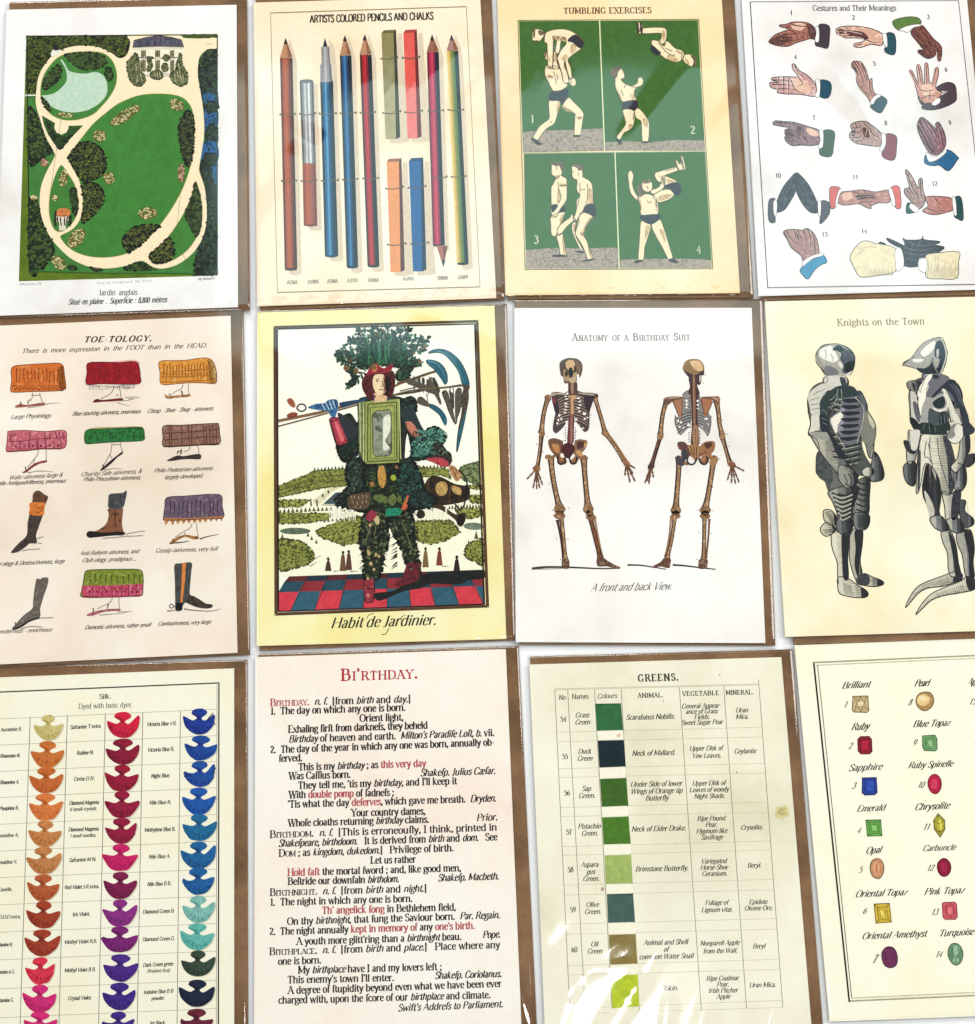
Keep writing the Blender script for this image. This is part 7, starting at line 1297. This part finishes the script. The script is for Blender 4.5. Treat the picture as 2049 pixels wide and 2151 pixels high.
A = [(256, 400, 142, 132, T('cfc17c', 'b0a058', 'e0d698')), (250, 542, 164, 138, T('cf7434', 'b0581e', 'dd8a4c')), (246, 680, 166, 136, T('c8692e', 'a8501c', 'd98046')),
     (240, 820, 164, 138, T('dc7c3e', 'b95f26', 'e8955c')), (238, 962, 166, 136, T('c98248', 'a8642e', 'dc9c66')), (232, 1104, 172, 142, T('c4824c', 'a26430', 'dca070')),
     (228, 1248, 156, 136, T('b85a30', '93401c', 'cf7648')), (230, 1394, 162, 146, T('a23c22', '7c2614', 'b85434')), (222, 1542, 170, 140, T('a23a24', '7c2816', 'b85236')),
     (216, 1688, 150, 138, T('dc304a', 'b01834', 'ec5468')), (212, 1838, 168, 146, T('d42478', 'a81258', 'e44a90')), (210, 1972, 160, 130, T('d42478', 'a81258', 'e44a90'))]
B = [(650, 388, 158, 138, T('d2163e', 'a00c2c', 'e03458')), (652, 530, 166, 138, T('8e0e34', '6a0626', 'a82248')), (646, 668, 166, 138, T('9c0e34', '740826', 'b42448')),
     (646, 808, 164, 140, T('980f3c', '700a2c', 'b0264e')), (644, 948, 156, 134, T('98123f', '720a2e', 'b02c54')), (638, 1088, 172, 138, T('cc1766', '9e0c4c', 'dc3c80')),
     (638, 1236, 166, 138, T('80124a', '5c0a36', '982c60')), (636, 1382, 164, 138, T('8e2a86', '6a1c66', 'a64a9c')), (634, 1524, 174, 138, T('7c1a74', '5a1056', '94368a')),
     (636, 1674, 168, 142, T('4a2488', '341668', '623c9e')), (632, 1826, 166, 144, T('3e2286', '2a1468', '583a9c')), (628, 1972, 160, 130, T('3a2484', '281664', '503a9a'))]
D = [(1056, 370, 156, 138, T('163a94', '0c2078', '2c4cb8')), (1062, 510, 154, 132, T('14489a', '0c2c7c', '2c58ba')), (1060, 648, 158, 138, T('164e9c', '0e2f80', '2e5ebc')),
     (1052, 790, 166, 140, T('1456ac', '0c3e86', '2c70c0')), (1054, 930, 166, 138, T('136a9c', '0c4e7c', '3084b0')), (1052, 1078, 170, 144, T('14609e', '0c4678', '2e7ab4')),
     (1052, 1216, 160, 142, T('125ca0', '0c447c', '2a76b4')), (1050, 1364, 158, 140, T('80bcb4', '5c9a94', 'a0d0c8')), (1044, 1508, 158, 138, T('62b8ae', '42968e', '84ccc2')),
     (1048, 1652, 168, 138, T('34473a', '222f26', '4a6050')), (1044, 1810, 172, 144, T('14223e', '0a142a', '263858')), (1042, 1960, 160, 136, T('6a1c34', '4c1024', '823048'))]
tl = [0, .05, -.03, .0, .04, -.06, .0, .02, .0, -.08, .0, .05]
for i, t_ in enumerate(A): tuft(*t_, tilt=tl[i], flare=.04 * (i % 3))
for i, t_ in enumerate(B): tuft(*t_, tilt=-tl[i] * .6, flare=.16 if i == 0 else .05 * ((i + 1) % 3))
for i, t_ in enumerate(D): tuft(*t_, tilt=tl[(i + 3) % 12], flare=(.05, .02, .18, .0, .04, .22, .0, .1, .0, .05, .12, .0)[i])
line('stray_strands', '1098 360 1112 340 1130 322|1104 362 1120 345 1128 330|1140 372 1132 380 1142 384', 4, '14202c', 4, 1)
line('stray_strands', '985 495 1010 505 1030 512', 7, '10305c', 4, 1)
line('stray_strands', '975 660 1000 655 1020 655|1120 640 1135 625 1142 612', 6, '202c50', 4, 1)
W = 6
for s, x0, y0, x1, y1, h in (
 ('Auramine II.', 2, 420, 114, 416, 17), ('Rhamnine N.', 0, 560, 106, 556, 17), ('Rhamnine A.', 0, 700, 100, 696, 17), ('Phosphine R.', -4, 838, 98, 834, 17),
 ('Crysoidine A.', -28, 982, 98, 978, 17), ('Crysoidine Y.', -30, 1124, 90, 1120, 17), ('Canelle.', -10, 1268, 64, 1265, 17), ('Phosphine G.O.O.O extra.', -130, 1414, 110, 1410, 17),
 ('Rhodamine R.', -40, 1560, 66, 1558, 17), ('Rhodamine 6 G.', -50, 1706, 78, 1702, 17), ('Rhodamine G.', -36, 1856, 72, 1852, 17),
 ('Safranine T extra.', 372, 408, 536, 400, 18), ('Rubine N.', 406, 544, 495, 540, 18), ('Cerise D IV.', 392, 682, 502, 678, 18), ('Diamond Magenta', 366, 810, 524, 804, 18), ('II small crystals.', 370, 842, 514, 836, 16),
 ('Diamond Magenta', 362, 950, 522, 945, 18), ('I small needles.', 372, 982, 508, 978, 16), ('Safranine M N.', 366, 1112, 508, 1106, 18), ('Red Violet 5 R extra.', 342, 1256, 524, 1250, 18),
 ('Iris Violet.', 384, 1400, 476, 1396, 18), ('Methyl Violet R.R.', 342, 1546, 514, 1540, 18), ('Methyl Violet B B.', 342, 1696, 506, 1690, 18), ('Crystal Violet.', 360, 1844, 484, 1840, 18),
 ('Victoria Blue 4 R.', 778, 392, 934, 386, 18), ('Victoria Blue B.', 782, 528, 922, 522, 18), ('Night Blue.', 800, 666, 900, 662, 18), ('Nile Blue R.', 792, 808, 906, 804, 18), ('Methylene Blue B.', 766, 952, 928, 946, 18),
 ('Nile Blue A.', 788, 1094, 902, 1090, 18), ('Nile Blue B B.', 780, 1240, 906, 1234, 18), ('Diamond Green B', 756, 1386, 920, 1380, 18), ('Diamond Green G.', 754, 1532, 926, 1526, 18),
 ('Dark Green green', 758, 1668, 918, 1660, 18), ('(Washed first)', 780, 1698, 900, 1694, 15), ('Indoine Blue B B', 762, 1812, 918, 1804, 18), ('powder.', 802, 1844, 872, 1841, 17), ('Jet Black.', 792, 1976, 878, 1972, 18)):
    text('dye_name', s, x0, y0, x1, y1, h * 1.12, '38362c', 14, 6, 3, shear=.14, lay=2)
# ================================================================== dictionary page
start(10)
RD = 'b23a48'; BK = '2b2624'
text('title', 'B^i^\'^rthday^.', 478, 218, 876, 205, 58, 'b8303e', 15, 5, 11, lay=2, track=10)
TX = [
 ("_B^i'rthday^._  *n. ſ.*  [from *birth* and *day.*]", 116, 348, 832, 328), ("1.  The day on which any one is born.", 118, 391, 806, 371),
 ("Orient light,", 572, 427, 796, 421), ("Exhaling firſt from darkneſs, they beheld", 208, 484, 920, 462),
 ("*Birthday* of heaven and earth.  *Milton's Paradiſe Loſt, b.* vii.", 210, 534, 1260, 500), ("2.  The day of the year in which any one was born, annually ob-", 116, 588, 1262, 548),
 ("ſerved.", 160, 632, 280, 628), ("This is my *birthday* ; as _this very day_", 260, 676, 912, 656),
 ("Was Caſſius born.", 212, 722, 526, 713), ("*Shakeſp. Julius Cæſar.*", 882, 706, 1266, 694),
 ("They tell me, 'tis my *birthday*, and I'll keep it", 258, 770, 1070, 746), ("With _double pomp_ of ſadneſs ;", 212, 818, 748, 805),
 ("'Tis what the day _deſerves_, which gave me breath.  *Dryden.*", 206, 866, 1268, 834), ("Your country dames,", 530, 910, 908, 900),
 ("Whoſe cloaths returning *birthday* claims.", 208, 962, 926, 942), ("*Prior.*", 1168, 935, 1276, 930),
 ("B^i'rthdom^.  *n. ſ.*  [This is erroneouſly, I think, printed in", 114, 1020, 1274, 982), ("*Shakeſpeare*, *birthdoom.*   It is derived from *birth* and *dom.*   See", 158, 1066, 1276, 1032),
 ("D^om^ ; as *kingdom*, *dukedom.*]   Privilege of birth.", 160, 1116, 1052, 1088), ("Let us rather", 628, 1152, 860, 1146),
 ("_Hold faſt_ the mortal ſword ; and, like good men,", 204, 1214, 1090, 1190), ("Beſtride our downfaln *birthdom.*", 206, 1260, 772, 1246), ("*Shakeſp. Macbeth.*", 972, 1242, 1282, 1232),
 ("B^i'rthnight^.  *n. ſ.*  [from *birth* and *night.*]", 114, 1316, 914, 1294), ("1.  The night in which any one is born.", 116, 1366, 842, 1346),
 ("_Th' angelick ſong_ in Bethlehem field,", 380, 1408, 1064, 1390), ("On thy *birthnight*, that ſung the Saviour born.  *Par. Regain.*", 202, 1464, 1288, 1430),
 ("2.  The night annually _kept in memory of_ any _one's birth._", 112, 1516, 1160, 1484), ("A youth more glitt'ring than a *birthnight* beau.", 250, 1566, 1092, 1540), ("*Pope.*", 1200, 1532, 1290, 1528),
 ("B^i'rthplace^.  *n. ſ.*  [from *birth* and *place.*]   Place where any", 112, 1618, 1290, 1582), ("one is born.", 156, 1668, 376, 1660),
 ("My *birthplace* have I and my lovers left ;", 258, 1712, 992, 1694), ("This enemy's town I'll enter.", 204, 1762, 748, 1750), ("*Shakeſp. Coriolanus.*", 956, 1740, 1296, 1730),
 ("A degree of ſtupidity beyond even what we have been ever", 206, 1816, 1298, 1780), ("charged with, upon the ſcore of our *birthplace* and climate.", 158, 1866, 1240, 1838), ("*Swiſt's Addreſs to Parliament.*", 768, 1906, 1304, 1884)]
for s, x0, y0, x1, y1 in TX:
    text('text_line', s.replace('Swiſt', 'Swift'), x0, y0, x1, y1, 36, BK, 16, 5.4, 10.5, lay=2, col2='b8505a', space=1.0)
# ================================================================== table of greens
start(11)
text('title', 'GREENS.', 610, 222, 822, 216, 34, '37332a', 17, 6, 10, lay=2, track=16)
VR = [(184, 265, 262, 1920), (250, 264, 340, 1915), (387, 263, 476, 1890), (523, 262, 616, 1910), (820, 252, 932, 1900), (1046, 245, 1163, 1890), (1224, 212, 1348, 1886)]
line('column_rule', '|'.join('%g %g %g %g' % c for c in VR), 3.2, '8a8670', 1.4, 0)
line('head_rule', '184 265 1224 240|184 260 1224 235', 2, 'b4ae92', 1.5, 0)
HR = []
for i, (a, b) in enumerate(((482, 456), (530, 505), (668, 640), (712, 690), (866, 838), (912, 890), (1066, 1036), (1110, 1082), (1262, 1232), (1312, 1285), (1460, 1432), (1512, 1486), (1672, 1640), (1720, 1692), (1890, 1850), (1918, 1886))):
    y0, y1 = a, b
    x0 = 184 + (y0 - 265) * .047; x1 = 1224 + (y1 - 212) * .074
    HR.append('%g %g %g %g' % (x0, y0, x0 + (x1 - x0) * .19, y0 + (y1 - y0) * .19)); HR.append('%g %g %g %g' % (x0 + (x1 - x0) * .32, y0 + (y1 - y0) * .32, x1, y1))
line('row_rule', '|'.join(HR), 2.2, 'cdc8ac', 1.45, 0)
for s, x0, y0, x1, y1, h in (('No.', 204, 316, 244, 314, 24), ('Names', 272, 312, 358, 309, 24), ('Colours', 402, 309, 502, 306, 24)):
    text('column_heading', s, x0, y0, x1, y1, h, '3a362c', 11, 5, 5, shear=.2 if s[0] != 'N' or s == 'No.' else 0, lay=2)
for s, x0, y0, x1, y1 in (('ANIMAL.', 608, 305, 740, 302), ('VEGETABLE', 836, 296, 1026, 291), ('MINERAL.', 1058, 290, 1200, 287)):
    text('column_heading', s, x0, y0, x1, y1, 22, '3a362c', 16, 6, 9, lay=2, track=8)
SW = [(390, 336, 522, 334, 533, 470, 400, 474, '2f6c40'), (404, 524, 536, 521, 546, 656, 412, 662, '0a262c'), (415, 720, 549, 715, 560, 856, 424, 862, '3c6620'), (426, 916, 560, 911, 572, 1050, 434, 1054, '4a7c22'),
      (438, 1110, 574, 1106, 582, 1252, 446, 1256, 'a4ba68'), (450, 1308, 584, 1304, 594, 1450, 456, 1454, '42605a'), (460, 1515, 597, 1511, 606, 1662, 468, 1668, '8a7840'), (470, 1722, 608, 1718, 616, 1880, 478, 1890, 'b8cc30')]
for q in SW:
    o = shape('colour_swatch', [[(q[0], q[1]), (q[2], q[3]), (q[4], q[5]), (q[6], q[7])]], q[8], 2.4, 0, var=0.12, scale=300)
line('dark_edge', '404 526 536 523|450 1310 584 1306|390 338 522 336', 4, '182a2c', 3, 0)
for q in [(SW[i][6], SW[i][7] + 4, SW[i][4], SW[i][5] + 4, SW[i + 1][2], SW[i + 1][3] - 3, SW[i + 1][0], SW[i + 1][1] - 3) for i in range(7)]:
    shape('blank_gap', [[(q[0], q[1]), (q[2], q[3]), (q[4], q[5]), (q[6], q[7])]], 'fcf8e4', 2.2, 0, var=0.03)
def block(rows, x, y, k=0.047, lh=36, h=25, **kw):
    """a few short centred lines; x,y = centre of the first line"""
    for i, s in enumerate(rows):
        w_ = sum(G[c][0] if c in G else 30 for c in s) * h / 72 * kw.get('wd', .9)
        cx = x + i * lh * k
        text(kw.get('name', 'entry'), s, cx - w_ / 2, y + i * lh + h / 2 + w_ * .012, cx + w_ / 2, y + i * lh + h / 2 - w_ * .012, h, '3c3628', 13, 4, kw.get('serif', 4), shear=kw.get('shear', .3), lay=2)
num = [('54', 228, 414), ('55', 236, 604), ('56', 246, 790), ('57', 256, 990), ('58', 264, 1182), ('59', 276, 1386), ('60', 284, 1590)]
for s, x, y in num: block([s], x, y, h=27, shear=0.05, serif=6, name='number')
for r, x, y in ((['Grass', 'Green'], 324, 393), (['Duck', 'Green'], 336, 578), (['Sap', 'Green.'], 346, 768), (['Pistachio', 'Green.'], 360, 960), (['Asparaʼ', 'gus', 'Green.'], 366, 1156),
                (['Olive', 'Green.'], 376, 1360), (['Oil', 'Green'], 386, 1562), (['Siskin', 'Green.'], 404, 1772)):
    block([t.replace('ʼ', '-') for t in r], x, y, name='colour_name')
for r, x, y in ((['Scarabæus Nobilis.'], 672, 402), (['Neck of Mallard.'], 688, 586), (['Under Side of lower', 'Wings of Orange tip', 'Butterfly'], 702, 744), (['Neck of Eider Drake.'], 714, 972),
                (['Brimstone Butterfly.'], 730, 1176), (['Animal and Shell', 'of', 'common Water Snail'], 750, 1552), (['Siskin.'], 770, 1786)):
    block(r, x, y, h=26)
for r, x, y, l in ((['General Appear-', 'ance of Grass', 'Fields.', 'Sweet Sugar Pear'], 932, 346, 28), (['Upper Disk of', 'Yew Leaves.'], 956, 562, 38), (['Upper Disk of', 'Leaves of woody', 'Night Shade.'], 970, 740, 33),
                   (['Ripe Pound', 'Pear.', 'Hypnum like', 'Saxifrage'], 982, 920, 32), (['Variegated', 'Horse-Shoe', 'Geranium.'], 996, 1138, 32), (['Foliage of', 'Lignum vitæ.'], 1010, 1350, 36),
                   (['Nonpareil Apple', 'from the Wall.'], 1026, 1556, 40), (['Ripe Coalmar', 'Pear.', 'Irish Pitcher', 'Apple'], 1040, 1736, 31)):
    block(r, x, y, lh=l, h=24)
for r, x, y, l in ((['Uran', 'Mica.'], 1138, 368, 33), (['Ceylanite'], 1156, 577, 30), (['Crysolite.'], 1190, 966, 30), (['Beryl.'], 1202, 1160, 30), (['Epidote', 'Olvene Ore.'], 1222, 1346, 32), (['Beryl'], 1226, 1572, 30), (['Uran Mica.'], 1244, 1770, 30)):
    block(r, x, y, lh=l, h=24)
dots('foxing_spot', [(1345, 890, 40, 34)], 'd9cf9c', 1.2, n=16, jit=.25, var=.1)
dots('foxing_spot', [(1345, 888, 24, 20)], 'c6b87c', 1.3, n=14, jit=.3, var=.15)
dots('foxing_spot', [(510, 498, 13, 9)], 'f0c8b0', 2.6); dots('foxing_spot', [(1112, 688, 3, 8), (1026, 190, 3, 7), (738, 322, 3, 7), (428, 1282, 9, 11), (742, 826, 5, 8)], 'b8a888', 2.6)
# ================================================================== gemstones
start(12)
line('border_rule', '148 122 330 1858', 9, '1f1c16', 1.2, 0)
line('border_rule', '168 140 342 1836', 4, '4a473c', 1.3, 0)
line('border_rule', '330 1853 1250 1812|148 126 1250 78', 8, 'a6a284', 1.1, 0)
line('border_rule', '342 1838 1250 1796|160 140 1250 92', 6, 'c9c5a6', 1.15, 0)
for s, x0, y0, x1, y1, h in (('Brilliant', 290, 260, 434, 252, 34), ('Ruby', 338, 472, 428, 466, 36), ('Sapphire', 324, 680, 494, 672, 34), ('Emerald', 366, 888, 510, 880, 32), ('Opal', 412, 1102, 490, 1096, 34),
    ('Oriental Topaz', 358, 1324, 622, 1312, 34), ('Oriental Amethyst', 392, 1538, 722, 1524, 34), ('Pearl', 660, 248, 734, 245, 34), ('Blue Topaz', 652, 456, 842, 448, 34), ('Ruby Spinelle', 628, 666, 856, 656, 32),
    ('Chrysolite', 662, 880, 838, 870, 34), ('Carbuncle', 702, 1088, 870, 1082, 30), ('Pink Topaz', 710, 1312, 914, 1302, 34), ('Turquoise', 784, 1524, 962, 1514, 34), ('Agate', 932, 240, 1010, 236, 34)):
    text('gem_name', s, x0, y0, x1, y1, h, '2e281c', 14, 3, 0, shear=.6, lay=2)
for s, x, y in (('1', 298, 356), ('2', 322, 568), ('3', 340, 770), ('4', 366, 998), ('5', 374, 1198), ('6', 396, 1408), ('7', 446, 1660), ('8', 628, 344), ('9', 650, 550), ('10', 676, 766), ('11', 704, 980), ('12', 724, 1190), ('13', 746, 1414), ('14', 768, 1630), ('15', 940, 340), ('16', 964, 540)):
    text('gem_number', s, x, y, x + 14 * len(s) + 4, y - 1, 32 if s != '7' else 44, '4a4234', 12, 4, 0, shear=.6, lay=2)
def gem(name, outline, base, dark, lite, facets='', sm=0, hi=''):
    o = shape(name, outline, base, 2.5, sm, var=.18, scale=500)
    q = pts(outline.split('|')[0]); q = catmull(q, True, 4) if sm else q
    line('outline', [q + [q[0], q[1]]], 4.5, dark, 3.6, 0, parent=o)
    if facets: line('facet_edge', facets, 3, dark, 3.2, 0, parent=o)
    if hi: shape('facet', hi, lite, 2.9, 0, parent=o)
    return o
gem('brilliant_gem', '348 298 425 296 429 372 420 380 354 378 345 368', 'c8b080', '5c5030', 'ecdcb0', '388 300 360 350 414 350 388 300|388 378 362 322 412 320 388 378|348 298 366 316|425 296 410 316|429 372 412 356|354 378 364 358', 0, '372 325 404 324 408 350 370 352')
gem('pearl_gem', '716 276 742 280 758 302 760 330 746 356 716 372 688 360 672 335 672 308 688 284', 'b08c58', '6e5430', 'f0d090', '', 1)
dots('pearl_light', [(708, 318, 34, 30)], 'efcf92', 3.7, n=16, jit=.03); dots('pearl_light', [(702, 308, 16, 13)], 'f8e4bc', 3.9, n=14, jit=.03)
gem('ruby_gem', '386 504 432 503 443 518 446 578 434 592 388 592 375 576 373 518', '8e0c30', '54081e', 'b8183c', '386 520 430 518 434 576 390 578 386 520|373 518 386 520|443 518 430 518|446 578 434 576|375 576 390 578', 0, '392 526 424 524 428 570 396 572')
gem('blue_topaz_gem', '703 500 768 496 777 515 778 568 768 577 712 574 704 556', '6d9f68', '3c6038', '9cc690', '718 514 758 512 764 562 722 564 718 514|730 524 748 522 754 552 734 554 730 524', 0, '728 520 752 518 758 556 730 558')
gem('sapphire_gem', '396 714 468 712 472 790 460 800 408 802 395 790', '1f3c98', '14245c', '2c50b4', '410 724 458 722 462 786 412 788 410 724', 0, '416 730 452 728 456 780 418 782')
gem('spinel_gem', '764 696 784 704 798 730 798 762 784 788 768 795 748 786 734 760 732 730 746 704', 'b41440', '6c0c2a', 'd43a60', '', 1, '752 722 774 720 784 748 772 772 750 770 744 744')
gem('emerald_gem', '414 930 490 928 497 1010 422 1012', '66a84c', '36602a', '8cc870', '428 942 480 940 484 998 434 1000 428 942|440 954 470 952 474 986 444 988 440 954|414 930 428 942|490 928 480 940|497 1010 484 998|422 1012 434 1000', 0, '442 956 468 954 472 984 446 986')
gem('chrysolite_gem', '782 896 816 930 818 975 794 1018 764 976 760 932', 'a8a034', '565218', 'e2d85c', '782 896 786 950 794 1018|760 932 786 950 816 930|764 976 788 990 818 975', 0, '784 915 800 935 804 975 790 990 778 960')
gem('opal_gem', '470 1126 492 1134 505 1160 504 1195 490 1222 472 1228 450 1216 438 1190 438 1156 450 1134', 'c89068', '5e4c34', 'dcaa88', '', 1)
shape('opal_glow', '452 1150 472 1142 486 1165 482 1205 464 1212 452 1190', 'dca27c', 3, 1); line('opal_flash', '470 1155 468 1180 472 1200', 5, 'bc5c40', 3.6)
gem('carbuncle_gem', '806 1126 830 1132 846 1156 846 1188 832 1210 812 1217 792 1206 780 1180 782 1148', '8a0c34', '500a20', 'a8204a', '', 1, '798 1150 816 1144 830 1162 826 1190 808 1196 796 1176')
gem('topaz_gem', '456 1358 534 1354 545 1450 466 1456', 'd2b43c', '5c4e18', 'f0da60', '472 1376 520 1372 528 1434 480 1438 472 1376|484 1388 508 1386 514 1424 490 1426 484 1388|456 1358 472 1376|534 1354 520 1372|545 1450 528 1434|466 1456 480 1438', 0, '486 1386 508 1384 514 1426 490 1428')
gem('pink_topaz_gem', '804 1356 812 1350 868 1348 877 1358 881 1424 872 1436 818 1436 808 1424', 'cf5a62', '8c3440', 'e27c80', '820 1366 864 1364 868 1420 826 1422 820 1366|842 1350 824 1390 846 1434 864 1390 842 1350', 0, '832 1378 854 1376 858 1408 836 1410')
gem('amethyst_gem', '520 1578 552 1580 570 1606 576 1640 568 1670 542 1683 512 1672 498 1640 497 1604', '6c2c54', '3a1830', '844068', '', 1)
line('facet_edge', '516 1604 514 1625 518 1645', 4, '40182f', 3.6)
gem('turquoise_gem', '866 1558 892 1568 908 1600 908 1630 896 1658 874 1670 852 1656 836 1628 834 1596 846 1568', '6a9474', '47603c', '9ac4a8', '', 1)
shape('light_streak', '866 1570 880 1572 884 1610 870 1625 860 1600|862 1630 870 1628 868 1656 858 1650|880 1632 888 1640 882 1660 876 1650', '9fc2a0', 3, 0)
line('facet_edge', '846 1600 850 1640|896 1590 894 1640|856 1580 856 1640', 3, '4f7050', 3.3)
